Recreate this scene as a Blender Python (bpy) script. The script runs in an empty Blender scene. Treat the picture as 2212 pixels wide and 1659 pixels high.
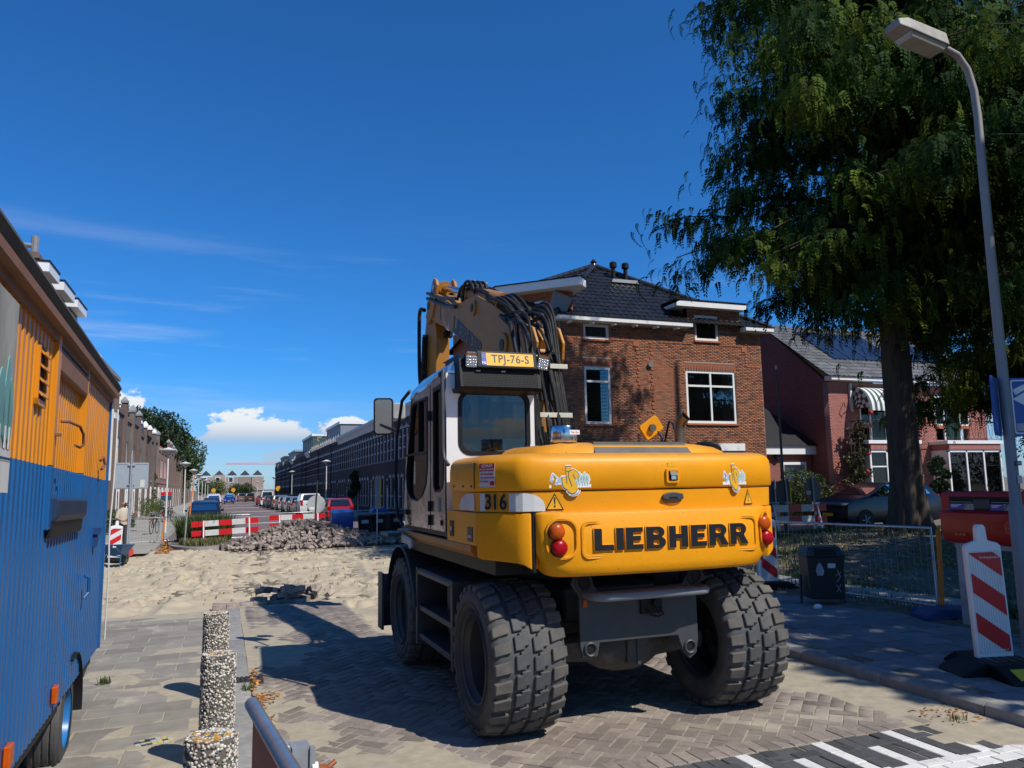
import bpy, bmesh, math, random
import numpy as np
from mathutils import Matrix, Vector, Euler
R = math.radians
rnd = random.Random(7)
npr = np.random.default_rng(11)
scene = bpy.context.scene
COL = scene.collection

# ---------------------------------------------------------------- camera
# world axes: +Y runs up the street, +X to its right-hand side, camera stands at the origin
cam_data = bpy.data.cameras.new("camera")
cam_data.sensor_width = 36.0
cam_data.lens = 36.0 * 1661.0 / 2212.0
cam_data.clip_start = 0.05
cam_data.clip_end = 4000.0
cam = bpy.data.objects.new("camera", cam_data)
COL.objects.link(cam)
cam.matrix_world = (Matrix.Translation((0, 0, 1.80)) @ Matrix.Rotation(R(-20.488), 4, 'Z')
                    @ Matrix.Rotation(R(90 + 7.43), 4, 'X') @ Matrix.Rotation(R(-1.0), 4, 'Z'))
scene.camera = cam

# ---------------------------------------------------------------- sky
SUN_EL = R(48.5)
SUN_DIR = Vector((0.54, -0.842, 0)).normalized()          # horizontal direction towards the sun
world = bpy.data.worlds.new("World")
scene.world = world
world.use_nodes = True
nt = world.node_tree
nt.nodes.clear()
def wn(t, **k):
    n = nt.nodes.new(t)
    for a, b in k.items(): setattr(n, a, b)
    return n
wout = wn('ShaderNodeOutputWorld')
wbg = wn('ShaderNodeBackground')
wbg.inputs['Strength'].default_value = 0.062
sky = wn('ShaderNodeTexSky')
sky.sky_type = 'NISHITA'
sky.sun_disc = False
sky.sun_elevation = SUN_EL
sky.sun_rotation = math.atan2(SUN_DIR.x, SUN_DIR.y)
sky.altitude = 0
sky.air_density = 0.85
sky.dust_density = 0.25
sky.ozone_density = 3.0
# fair-weather cumulus low over the horizon and thin cirrus above, all round the sky
tc = wn('ShaderNodeTexCoord')
sep = wn('ShaderNodeSeparateXYZ')
nt.links.new(tc.outputs['Generated'], sep.inputs[0])
def m2(op, a, b=None, clamp=False):
    n = wn('ShaderNodeMath', operation=op, use_clamp=clamp)
    for i, q in enumerate((a, b)):
        if q is None: continue
        if isinstance(q, (int, float)): n.inputs[i].default_value = q
        else: nt.links.new(q, n.inputs[i])
    return n.outputs[0]
def ramp(val, a, b):
    n = wn('ShaderNodeMapRange', interpolation_type='SMOOTHSTEP')
    nt.links.new(val, n.inputs['Value'])
    n.inputs['From Min'].default_value = a; n.inputs['From Max'].default_value = b
    return n.outputs['Result']
az = m2('ARCTAN2', sep.outputs['X'], sep.outputs['Y'])
comb = wn('ShaderNodeCombineXYZ')
nt.links.new(az, comb.inputs['X']); nt.links.new(sep.outputs['Z'], comb.inputs['Y'])
def cloud_noise(sx, sy, seed, detail, rough):
    mp = wn('ShaderNodeMapping')
    mp.inputs['Scale'].default_value = (sx, sy, 1)
    mp.inputs['Location'].default_value = (seed, seed * 0.37, seed)
    nt.links.new(comb.outputs[0], mp.inputs['Vector'])
    n = wn('ShaderNodeTexNoise')
    n.inputs['Scale'].default_value = 1.0; n.inputs['Detail'].default_value = detail; n.inputs['Roughness'].default_value = rough
    nt.links.new(mp.outputs[0], n.inputs['Vector'])
    return n.outputs['Fac']
el = sep.outputs['Z']
def cumulus(base, top, sx, seed, lo):
    """flat-bottomed puffs: noise threshold rises from the cloud base to the cloud top"""
    n = cloud_noise(sx, sx * 1.7, seed, 12, 0.58)
    h = wn('ShaderNodeMapRange'); nt.links.new(el, h.inputs['Value'])
    h.inputs['From Min'].default_value = base; h.inputs['From Max'].default_value = top
    h.inputs['To Min'].default_value = lo; h.inputs['To Max'].default_value = lo + 0.30
    d = m2('SUBTRACT', n, h.outputs['Result'])
    a = ramp(d, 0.0, 0.05)
    flat = ramp(el, base - 0.012, base + 0.012)
    gone = m2('SUBTRACT', 1.0, ramp(el, top, top + 0.03))
    return m2('MULTIPLY', m2('MULTIPLY', a, flat), gone), h
c1, h1 = cumulus(0.058, 0.125, 11.5, 7.7, 0.395)
c2, h2 = cumulus(0.030, 0.060, 15.0, 8.7, 0.42)
wisp = cloud_noise(2.2, 26.0, 5.2, 8, 0.6)
wsp = m2('MULTIPLY', ramp(wisp, 0.50, 0.80), m2('MULTIPLY', ramp(el, 0.06, 0.14), m2('SUBTRACT', 1.0, ramp(el, 0.20, 0.34))))
puff = cloud_noise(14.0, 34.0, 1.9, 6, 0.55)
pf = m2('MULTIPLY', ramp(puff, 0.70, 0.78), m2('MULTIPLY', ramp(el, 0.10, 0.12), m2('SUBTRACT', 1.0, ramp(el, 0.15, 0.19))))
cov = m2('MAXIMUM', m2('MULTIPLY', c1, 0.95), m2('MAXIMUM', m2('MULTIPLY', c2, 0.6), m2('MAXIMUM', m2('MULTIPLY', wsp, 0.30), m2('MULTIPLY', pf, 0.5))))
shade = ramp(el, 0.050, 0.090)
cc = wn('ShaderNodeMix', data_type='RGBA')
nt.links.new(shade, cc.inputs['Factor'])
cc.inputs['A'].default_value = (7.0, 8.6, 10.8, 1)
cc.inputs['B'].default_value = (14.2, 14.6, 15.0, 1)
hs = wn('ShaderNodeHueSaturation')
hs.inputs['Saturation'].default_value = 1.0
deep = wn('ShaderNodeMix', data_type='RGBA', blend_type='MULTIPLY')      # deep polarised blue of the photograph
deep.inputs['Factor'].default_value = 1.0
low = wn('ShaderNodeMix', data_type='RGBA')
nt.links.new(ramp(el, 0.0, 0.17), low.inputs['Factor'])
low.inputs['A'].default_value = (0.95, 1.35, 1.95, 1)
low.inputs['B'].default_value = (0.40, 1.36, 2.3, 1)
nt.links.new(low.outputs['Result'], deep.inputs['B'])
nt.links.new(sky.outputs[0], deep.inputs['A'])
nt.links.new(deep.outputs['Result'], hs.inputs['Color'])
mx = wn('ShaderNodeMix', data_type='RGBA')
nt.links.new(cov, mx.inputs['Factor'])
nt.links.new(hs.outputs[0], mx.inputs['A'])
nt.links.new(cc.outputs['Result'], mx.inputs['B'])
nt.links.new(mx.outputs['Result'], wbg.inputs['Color'])
nt.links.new(wbg.outputs[0], wout.inputs[0])

# ---------------------------------------------------------------- sun
sun_data = bpy.data.lights.new("sun", 'SUN')
sun_data.energy = 5.0
sun_data.angle = R(0.5)
sun_data.color = (1.0, 0.95, 0.87)
sun = bpy.data.objects.new("sun", sun_data)
COL.objects.link(sun)
to_sun = Vector((SUN_DIR.x * math.cos(SUN_EL), SUN_DIR.y * math.cos(SUN_EL), math.sin(SUN_EL)))
sun.rotation_euler = to_sun.to_track_quat('Z', 'Y').to_euler()
sun.location = to_sun * 60
vs = scene.view_settings
vs.view_transform = 'Standard'; vs.look = 'None'; vs.exposure = 0.0; vs.gamma = 1.0
vs.use_curve_mapping = False

# ---------------------------------------------------------------- helpers
def smooth(a, b, x):
    t = np.clip((x - a) / (b - a), 0, 1)
    return t * t * (3 - 2 * t)
def zg(r, s):
    """height of the street surface: level at the crossing, dropping up the street"""
    z = -0.40 * smooth(8, 28, s) - 0.004 * np.clip(s - 50, 0, 150)
    return z * (1 - smooth(10.2, 13.5, r) * (1 - smooth(24, 27, s)))

class MB:
    """collects shapes and builds them as ONE mesh object"""
    def __init__(self):
        self.v = []; self.f = []; self.m = []; self.t = []; self.X = None; self.mat = 0; self.tint = 0.5
    def add(self, verts, faces, mat=None):
        o = len(self.v)
        if self.X is not None: verts = [tuple(self.X @ Vector(p)) for p in verts]
        self.v.extend(verts)
        mm = self.mat if mat is None else mat
        for f in faces:
            self.f.append(tuple(i + o for i in f)); self.m.append(mm); self.t.append(self.tint)
        return self
    def bx(self, x0, x1, y0, y1, z0, z1, mat=None):
        return self.add([(x0,y0,z0),(x1,y0,z0),(x1,y1,z0),(x0,y1,z0),(x0,y0,z1),(x1,y0,z1),(x1,y1,z1),(x0,y1,z1)],
                        [(3,2,1,0),(4,5,6,7),(0,1,5,4),(1,2,6,5),(2,3,7,6),(3,0,4,7)], mat)
    def box(self, c, s, rot=(0,0,0), mat=None):
        M = Matrix.Translation(c) @ Euler([R(a) for a in rot]).to_matrix().to_4x4()
        h = [q / 2 for q in s]
        vs_ = [M @ Vector((x*h[0], y*h[1], z*h[2])) for z in (-1,1) for x, y in ((-1,-1),(1,-1),(1,1),(-1,1))]
        return self.add([tuple(p) for p in vs_], [(3,2,1,0),(4,5,6,7),(0,1,5,4),(1,2,6,5),(2,3,7,6),(3,0,4,7)], mat)
    def prism(self, poly, axis, a, b, mat=None):
        """2-D outline swept along an axis. axis x: (y,z); y: (x,z); z: (x,y)"""
        n = len(poly)
        def P(p, h):
            return {'x': (h, p[0], p[1]), 'y': (p[0], h, p[1]), 'z': (p[0], p[1], h)}[axis]
        vs_ = [P(p, a) for p in poly] + [P(p, b) for p in poly]
        fs = [tuple(range(n))[::-1], tuple(range(n, 2*n))] + [(i, (i+1) % n, n + (i+1) % n, n + i) for i in range(n)]
        return self.add(vs_, fs, mat)
    def tube(self, pts, rad, n=8, mat=None, caps=True):
        pts = [Vector(p) for p in pts]
        rads = rad if isinstance(rad, (list, tuple)) else [rad] * len(pts)
        rings = []; prev = None
        for i, p in enumerate(pts):
            d = (pts[min(i+1, len(pts)-1)] - pts[max(i-1, 0)])
            if d.length < 1e-9: d = Vector((0,0,1))
            d.normalize()
            if prev is None:
                up = Vector((0,0,1)) if abs(d.z) < 0.9 else Vector((1,0,0))
                u = d.cross(up).normalized()
            else:
                u = (prev - d * prev.dot(d))
                u = u.normalized() if u.length > 1e-6 else d.orthogonal().normalized()
            prev = u
            w = d.cross(u)
            rings.append([tuple(p + (u*math.cos(2*math.pi*k/n) + w*math.sin(2*math.pi*k/n)) * rads[i]) for k in range(n)])
        return self.loft(rings, caps, mat)
    def loft(self, rings, caps=True, mat=None, closed=True):
        n = len(rings[0]); vs_ = [p for r in rings for p in r]; fs = []
        for i in range(len(rings)-1):
            for k in range(n if closed else n-1):
                a = i*n + k; b = i*n + (k+1) % n
                fs.append((a, b, b+n, a+n))
        if caps:
            fs.append(tuple(range(n))[::-1]); fs.append(tuple((len(rings)-1)*n + k for k in range(n)))
        return self.add(vs_, fs, mat)
    def lathe(self, prof, n=16, c=(0,0,0), axis='z', mat=None, caps=True):
        rings = []
        for r, h in prof:
            ring = []
            for k in range(n):
                a = 2*math.pi*k/n; p = (r*math.cos(a), r*math.sin(a))
                q = {'z': (p[0], p[1], h), 'x': (h, p[0], p[1]), 'y': (p[1], h, p[0])}[axis]
                ring.append((q[0]+c[0], q[1]+c[1], q[2]+c[2]))
            rings.append(ring)
        return self.loft(rings, caps, mat)
    def ball(self, c, r, n=10, m=6, mat=None):
        r = r if isinstance(r, (tuple, list)) else (r, r, r)
        rings = []
        for i in range(m+1):
            t = math.pi * (0.02 + 0.96*i/m)
            rings.append([(c[0]+r[0]*math.sin(t)*math.cos(2*math.pi*k/n), c[1]+r[1]*math.sin(t)*math.sin(2*math.pi*k/n), c[2]-r[2]*math.cos(t)) for k in range(n)])
        return self.loft(rings, True, mat)
    def mesh(self, name, bevel=0, seg=1, smooth_angle=None):
        me = bpy.data.meshes.new(name)
        me.from_pydata([tuple(p) for p in self.v], [], self.f)
        me.polygons.foreach_set('material_index', self.m)
        at = me.attributes.new('tint', 'FLOAT', 'FACE'); at.data.foreach_set('value', self.t)
        if bevel:
            bm = bmesh.new(); bm.from_mesh(me)
            bmesh.ops.remove_doubles(bm, verts=bm.verts, dist=1e-5)
            es = [e for e in bm.edges if len(e.link_faces) == 2 and e.calc_face_angle(0) > 0.5]
            bmesh.ops.bevel(bm, geom=es, offset=bevel, segments=seg, profile=0.6, affect='EDGES', clamp_overlap=True)
            bm.to_mesh(me); bm.free()
        if smooth_angle:
            me.polygons.foreach_set('use_smooth', [True]*len(me.polygons))
            me.set_sharp_from_angle(angle=R(smooth_angle))
        me.update()
        return me
    def build(self, name, mats, parent=None, bevel=0, seg=1, smooth=None, loc=None, rot=None):
        me = self.mesh(name, bevel, seg, smooth)
        return put(name, me, mats, parent, loc, rot)
def put(name, me, mats=None, parent=None, loc=None, rot=None):
    o = bpy.data.objects.new(name, me)
    if mats is not None:
        for q in (mats if isinstance(mats, (list, tuple)) else [mats]):
            if len(me.materials) < (len(mats) if isinstance(mats, (list, tuple)) else 1): me.materials.append(q)
    COL.objects.link(o)
    if parent is not None: o.parent = parent
    if loc is not None: o.location = loc
    if rot is not None: o.rotation_euler = [R(a) for a in rot]
    return o
def npmesh(name, V, Q, tint=None, mats=None, mat_idx=None):
    """mesh from numpy arrays; Q is (n,3) or (n,4)"""
    k = Q.shape[1]
    me = bpy.data.meshes.new(name)
    me.vertices.add(len(V)); me.vertices.foreach_set('co', np.ascontiguousarray(V, dtype=np.float32).ravel())
    me.loops.add(Q.size); me.loops.foreach_set('vertex_index', np.ascontiguousarray(Q, dtype=np.int32).ravel())
    me.polygons.add(len(Q))
    me.polygons.foreach_set('loop_start', np.arange(0, Q.size, k, dtype=np.int32))
    me.polygons.foreach_set('loop_total', np.full(len(Q), k, dtype=np.int32))
    if mat_idx is not None: me.polygons.foreach_set('material_index', mat_idx.astype(np.int32))
    if tint is not None:
        at = me.attributes.new('tint', 'FLOAT', 'FACE'); at.data.foreach_set('value', np.asarray(tint, dtype=np.float32))
    me.update(calc_edges=True); me.validate()
    return me
def empty(name, loc=(0,0,0), rotz=0, parent=None):
    o = bpy.data.objects.new(name, None); COL.objects.link(o)
    o.empty_display_size = 0.2
    o.location = loc; o.rotation_euler = (0, 0, R(rotz))
    if parent: o.parent = parent
    return o
def tag(o, label=None, cat=None, group=None, kind=None):
    if label: o['label'] = label
    if cat: o['category'] = cat
    if group: o['group'] = group
    if kind: o['kind'] = kind
    return o
def copy_tree(o, parent=None):
    c = o.copy(); COL.objects.link(c); c.parent = parent
    for ch in list(o.children): copy_tree(ch, c)
    return c
def vnoise(x, y, seed=0):
    """value noise on numpy arrays"""
    xi = np.floor(x).astype(np.int64); yi = np.floor(y).astype(np.int64)
    fx = x - xi; fy = y - yi
    fx = fx*fx*(3-2*fx); fy = fy*fy*(3-2*fy)
    def h(a, b):
        n = (a*374761393 + b*668265263 + seed*1442695041) & 0x7fffffff
        n = ((n ^ (n >> 13)) * 1274126177) & 0x7fffffff
        return ((n ^ (n >> 16)) & 0xffff) / 65535.0
    return (h(xi,yi)*(1-fx) + h(xi+1,yi)*fx)*(1-fy) + (h(xi,yi+1)*(1-fx) + h(xi+1,yi+1)*fx)*fy
def fbm(x, y, seed=0, octv=4, gain=0.5):
    a = 1.0; t = 0.0; n = 0.0
    for i in range(octv):
        t = t + a * vnoise(x * 2**i, y * 2**i, seed + i*17); n += a; a *= gain
    return t / n

# ---------------------------------------------------------------- materials
MATS = {}
def mk(name, col, rough=0.6, metal=0.0, var=0.25, scale=6.0, col2=None, bump=0.0, bscale=80.0, tint=0.0, rand=0.0,
       spec=0.5, coat=0.0, detail=5, world_co=False, dirt=None, dirt_scale=1.5, dirt_lo=0.5, dirt_hi=0.75, stretch=None, emit=None, alpha=None, transl=0.0, dust=None):
    m = bpy.data.materials.new(name); m.use_nodes = True
    t = m.node_tree; b = t.nodes['Principled BSDF']
    def N(ty, **k):
        n = t.nodes.new(ty)
        for a, v in k.items(): setattr(n, a, v)
        return n
    L = t.links.new
    if world_co:
        g = N('ShaderNodeNewGeometry'); co = g.outputs['Position']
    else:
        g = N('ShaderNodeTexCoord'); co = g.outputs['Object']
    if stretch:
        mp = N('ShaderNodeMapping'); mp.inputs['Scale'].default_value = stretch; L(co, mp.inputs['Vector']); co = mp.outputs[0]
    c2 = col2 if col2 else tuple(q * (1 - var) for q in col)
    nz = N('ShaderNodeTexNoise'); nz.inputs['Scale'].default_value = scale; nz.inputs['Detail'].default_value = detail
    nz.inputs['Roughness'].default_value = 0.62
    L(co, nz.inputs['Vector'])
    rp = N('ShaderNodeMapRange'); rp.inputs['From Min'].default_value = 0.32; rp.inputs['From Max'].default_value = 0.68
    L(nz.outputs['Fac'], rp.inputs['Value'])
    mix = N('ShaderNodeMix', data_type='RGBA')
    L(rp.outputs[0], mix.inputs['Factor'])
    mix.inputs['A'].default_value = (*c2, 1); mix.inputs['B'].default_value = (*col, 1)
    out = mix.outputs['Result']
    if dirt:
        nd = N('ShaderNodeTexNoise'); nd.inputs['Scale'].default_value = dirt_scale; nd.inputs['Detail'].default_value = 8; nd.inputs['Roughness'].default_value = 0.65
        L(co, nd.inputs['Vector'])
        rd = N('ShaderNodeMapRange', interpolation_type='SMOOTHSTEP'); rd.inputs['From Min'].default_value = dirt_lo; rd.inputs['From Max'].default_value = dirt_hi
        L(nd.outputs['Fac'], rd.inputs['Value'])
        md = N('ShaderNodeMix', data_type='RGBA'); L(rd.outputs[0], md.inputs['Factor']); L(out, md.inputs['A'])
        md.inputs['B'].default_value = (*dirt, 1); out = md.outputs['Result']
    if dust:      # grime settled on upward faces
        gn = N('ShaderNodeNewGeometry'); sn = N('ShaderNodeSeparateXYZ'); L(gn.outputs['Normal'], sn.inputs[0])
        rz_ = N('ShaderNodeMapRange', interpolation_type='SMOOTHSTEP'); rz_.inputs['From Min'].default_value = 0.45; rz_.inputs['From Max'].default_value = 0.98; L(sn.outputs['Z'], rz_.inputs['Value'])
        n3 = N('ShaderNodeTexNoise'); n3.inputs['Scale'].default_value = 4.5; n3.inputs['Detail'].default_value = 9; n3.inputs['Roughness'].default_value = .7; L(co, n3.inputs['Vector'])
        m3 = N('ShaderNodeMath', operation='MULTIPLY'); L(rz_.outputs[0], m3.inputs[0]); L(n3.outputs['Fac'], m3.inputs[1])
        d3 = N('ShaderNodeMix', data_type='RGBA'); L(m3.outputs[0], d3.inputs['Factor']); L(out, d3.inputs['A']); d3.inputs['B'].default_value = (*dust, 1); out = d3.outputs['Result']
        ns = N('ShaderNodeTexNoise'); ns.inputs['Scale'].default_value = 60; ns.inputs['Detail'].default_value = 3; L(co, ns.inputs['Vector'])
        rs2 = N('ShaderNodeMapRange', interpolation_type='SMOOTHSTEP'); rs2.inputs['From Min'].default_value = .70; rs2.inputs['From Max'].default_value = .76; L(ns.outputs['Fac'], rs2.inputs['Value'])
        d4 = N('ShaderNodeMix', data_type='RGBA'); L(rs2.outputs[0], d4.inputs['Factor']); L(out, d4.inputs['A']); d4.inputs['B'].default_value = (.22,.09,.03,1); out = d4.outputs['Result']
    val = None
    if tint:
        at = N('ShaderNodeAttribute'); at.attribute_name = 'tint'
        q = N('ShaderNodeMapRange'); q.inputs['To Min'].default_value = 1 - tint; q.inputs['To Max'].default_value = 1 + tint
        L(at.outputs['Fac'], q.inputs['Value']); val = q.outputs[0]
    if rand:
        oi = N('ShaderNodeObjectInfo')
        q = N('ShaderNodeMapRange'); q.inputs['To Min'].default_value = 1 - rand; q.inputs['To Max'].default_value = 1 + rand
        L(oi.outputs['Random'], q.inputs['Value'])
        if val is None: val = q.outputs[0]
        else:
            mm = N('ShaderNodeMath', operation='MULTIPLY'); L(val, mm.inputs[0]); L(q.outputs[0], mm.inputs[1]); val = mm.outputs[0]
    if val is not None:
        vm = N('ShaderNodeVectorMath', operation='SCALE'); L(out, vm.inputs[0]); L(val, vm.inputs['Scale']); out = vm.outputs[0]
    L(out, b.inputs['Base Color'])
    b.inputs['Roughness'].default_value = rough; b.inputs['Metallic'].default_value = metal
    b.inputs['Specular IOR Level'].default_value = spec
    if coat: b.inputs['Coat Weight'].default_value = coat; b.inputs['Coat Roughness'].default_value = 0.08
    if bump:
        nb = N('ShaderNodeTexNoise'); nb.inputs['Scale'].default_value = bscale; nb.inputs['Detail'].default_value = 6; L(co, nb.inputs['Vector'])
        bp = N('ShaderNodeBump'); bp.inputs['Strength'].default_value = bump; bp.inputs['Distance'].default_value = 0.01
        L(nb.outputs['Fac'], bp.inputs['Height']); L(bp.outputs[0], b.inputs['Normal'])
    if transl:
        tr = N('ShaderNodeBsdfTranslucent'); L(out, tr.inputs['Color'])
        ms = N('ShaderNodeMixShader'); ms.inputs[0].default_value = transl
        L(b.outputs[0], ms.inputs[1]); L(tr.outputs[0], ms.inputs[2])
        L(ms.outputs[0], t.nodes['Material Output'].inputs['Surface'])
    MATS[name] = m
    return m
def glass(name, tintc=(0.9,0.95,0.95), rough=0.0, trans=0.85, base=(0.02,0.02,0.02)):
    """thin pane: part clear, part mirror by fresnel"""
    m = bpy.data.materials.new(name); m.use_nodes = True
    t = m.node_tree; t.nodes.clear(); L = t.links.new
    o = t.nodes.new('ShaderNodeOutputMaterial')
    tr = t.nodes.new('ShaderNodeBsdfTransparent'); tr.inputs[0].default_value = (*tintc, 1)
    df = t.nodes.new('ShaderNodeBsdfDiffuse'); df.inputs[0].default_value = (*base, 1)
    gl = t.nodes.new('ShaderNodeBsdfGlossy'); gl.inputs['Roughness'].default_value = rough
    fr = t.nodes.new('ShaderNodeFresnel'); fr.inputs[0].default_value = 1.6
    m1 = t.nodes.new('ShaderNodeMixShader'); m1.inputs[0].default_value = trans
    L(df.outputs[0], m1.inputs[1]); L(tr.outputs[0], m1.inputs[2])
    mx_ = t.nodes.new('ShaderNodeMixShader'); L(fr.outputs[0], mx_.inputs[0]); L(m1.outputs[0], mx_.inputs[1]); L(gl.outputs[0], mx_.inputs[2])
    L(mx_.outputs[0], o.inputs[0])
    MATS[name] = m
    return m
def stripes(name, a, b, axis, period, width, rough=0.5, off=0.0):
    """two-colour stripes printed along an object axis (flat print)"""
    m = bpy.data.materials.new(name); m.use_nodes = True
    t = m.node_tree; L = t.links.new; p = t.nodes['Principled BSDF']
    tc_ = t.nodes.new('ShaderNodeTexCoord'); vm = t.nodes.new('ShaderNodeVectorMath'); vm.operation = 'DOT_PRODUCT'
    vm.inputs[1].default_value = axis; L(tc_.outputs['Object'], vm.inputs[0])
    ad = t.nodes.new('ShaderNodeMath'); ad.operation = 'ADD'; ad.inputs[1].default_value = off + 100*period; L(vm.outputs['Value'], ad.inputs[0])
    mo = t.nodes.new('ShaderNodeMath'); mo.operation = 'MODULO'; mo.inputs[1].default_value = period; L(ad.outputs[0], mo.inputs[0])
    ls = t.nodes.new('ShaderNodeMath'); ls.operation = 'LESS_THAN'; ls.inputs[1].default_value = width; L(mo.outputs[0], ls.inputs[0])
    nz = t.nodes.new('ShaderNodeTexNoise'); nz.inputs['Scale'].default_value = 9; nz.inputs['Detail'].default_value = 6; L(tc_.outputs['Object'], nz.inputs['Vector'])
    mx_ = t.nodes.new('ShaderNodeMix'); mx_.data_type = 'RGBA'; L(ls.outputs[0], mx_.inputs['Factor'])
    mx_.inputs['A'].default_value = (*b, 1); mx_.inputs['B'].default_value = (*a, 1)
    m2_ = t.nodes.new('ShaderNodeMix'); m2_.data_type = 'RGBA'; m2_.blend_type = 'MULTIPLY'; m2_.inputs['Factor'].default_value = 0.25
    L(mx_.outputs['Result'], m2_.inputs['A']); L(nz.outputs['Fac'], m2_.inputs['B']); L(m2_.outputs['Result'], p.inputs['Base Color'])
    p.inputs['Roughness'].default_value = rough
    MATS[name] = m
    return m

# paint, metal, rubber
YEL = mk('machine_yellow', dust=(.34,.19,.07), col= (0.84, 0.335, 0.003), rough=0.45, var=0.12, scale=2.5, bump=0.02, bscale=140, spec=.32, dirt=(0.52, 0.22, 0.015), dirt_scale=2.2, dirt_lo=0.52, dirt_hi=0.86)
YELM = mk('casting_yellow', dust=(.40,.20,.06), col= (0.82, 0.322, 0.003), rough=0.52, var=0.10, scale=3, bump=0.14, bscale=55, spec=.25, dirt=(0.55, 0.22, 0.012), dirt_scale=3, dirt_lo=0.56, dirt_hi=0.92)
YELB = mk('boom_yellow_shaded', dust=(.26,.17,.09), col= (0.46, 0.185, 0.015), rough=0.5, var=0.2, scale=3, bump=0.03, bscale=90, dirt=(0.28, 0.145, 0.06), dirt_scale=2.4, dirt_lo=0.42, dirt_hi=0.75)  # machine yellow darkened: the boom's shaded side is put into the colour, plus dirt
WHP = mk('cab_white', (0.74, 0.74, 0.72), 0.3, var=0.06, scale=2, dirt=(0.55,0.53,0.48), dirt_scale=3, dirt_lo=0.55, dirt_hi=0.85)
SILV = mk('door_silver', (0.50, 0.50, 0.50), 0.13, 0.85, var=0.10, scale=2.5, bump=0.9, bscale=3.2, dirt=(0.34,0.33,0.31), dirt_scale=3.5, dirt_lo=0.55, dirt_hi=0.8)
BLK = mk('black_plastic', (0.014, 0.014, 0.015), 0.5, spec=.22, var=0.3, scale=9)
RUB = mk('hose_rubber', (0.018, 0.018, 0.019), 0.6, spec=.25, var=0.4, scale=20, dirt=(0.07,0.065,0.06), dirt_scale=6, dirt_lo=0.5, dirt_hi=0.75)
CHAS = mk('chassis_grey', (0.050, 0.054, 0.058), 0.5, var=0.25, scale=4, dirt=(0.06,0.052,0.044), dirt_scale=3, dirt_lo=0.5, dirt_hi=0.75)
AXLE = mk('axle_grime', (0.075, 0.068, 0.06), 0.7, var=0.4, scale=6, dirt=(0.15,0.11,0.08), dirt_scale=4, dirt_lo=0.5, dirt_hi=0.7)
TYRE = mk('tyre_rubber', (0.068, 0.068, 0.069), 0.72, var=0.25, scale=10, dirt=(0.10,0.09,0.075), dirt_scale=2.5, dirt_lo=0.45, dirt_hi=0.8, bump=0.06, bscale=150)
TYREL = mk('tyre_shoulder', (0.13, 0.115, 0.095), 0.85, var=0.4, scale=6, col2=(0.06,0.058,0.055), bump=0.1, bscale=100)
STEEL = mk('galvanised_steel', (0.50, 0.52, 0.54), 0.38, 0.85, var=0.25, scale=9, dirt=(0.30,0.31,0.32), dirt_scale=5)
GALV = mk('galvanised_dull', (0.42, 0.44, 0.46), 0.55, 0.4, var=0.3, scale=7)
CHROME = mk('polished_steel', (0.72, 0.72, 0.72), 0.16, 1.0, var=0.08, scale=5)
RUST = mk('rusty_iron', (0.20, 0.085, 0.04), 0.8, var=0.5, scale=14, bump=0.2, bscale=60)
WHITE = mk('white_paint', (0.78, 0.78, 0.76), 0.45, var=0.07, scale=3, dirt=(0.55,0.54,0.50), dirt_scale=2.5, dirt_lo=0.6, dirt_hi=0.85)
WHITED = mk('white_dirty', (0.66, 0.65, 0.62), 0.55, var=0.18, scale=6, dirt=(0.40,0.38,0.34), dirt_scale=3, dirt_lo=0.5, dirt_hi=0.8)
REDP = mk('red_reflective', (0.58, 0.012, 0.015), 0.35, var=0.12, scale=5)
BLUEP = mk('blue_plastic', (0.010, 0.045, 0.16), 0.5, var=0.3, scale=7)
ORNG = mk('orange_plastic', (0.75, 0.22, 0.015), 0.5, var=0.2, scale=8)
YELP = mk('yellow_plastic', (0.80, 0.55, 0.02), 0.45, var=0.15, scale=8)
DARKIN = mk('dark_interior', (0.022, 0.024, 0.027), 0.7, var=0.4, scale=4)
GLASS = glass('window_glass', (0.82,0.86,0.86), 0.0, 0.82, (0.012,0.014,0.016))
CABGL = glass('cab_glass', (0.72,0.78,0.76), 0.0, 0.92, (0.02,0.025,0.025))
AMBER = mk('amber_lens', (0.55, 0.085, 0.004), 0.3, var=0.35, scale=14, spec=.25)
REDL = mk('red_lens', (0.40, 0.002, 0.008), 0.3, var=0.35, scale=14, spec=.25)
LEDM = mk('lamp_lens', (0.75,0.77,0.78), 0.12, 0.4, var=0.3, scale=30)
BLKDEC = mk('black_print', (0.010, 0.010, 0.011), 0.4, var=0.3, scale=20)
DBLUE = mk('dark_blue_print', (0.015, 0.07, 0.14), 0.4, var=0.2, scale=20)
WHDEC = mk('white_print', (0.80, 0.80, 0.78), 0.4, var=0.06, scale=10)
YDEC = mk('yellow_print', (0.80, 0.42, 0.012), 0.4, var=0.06, scale=10)
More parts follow.
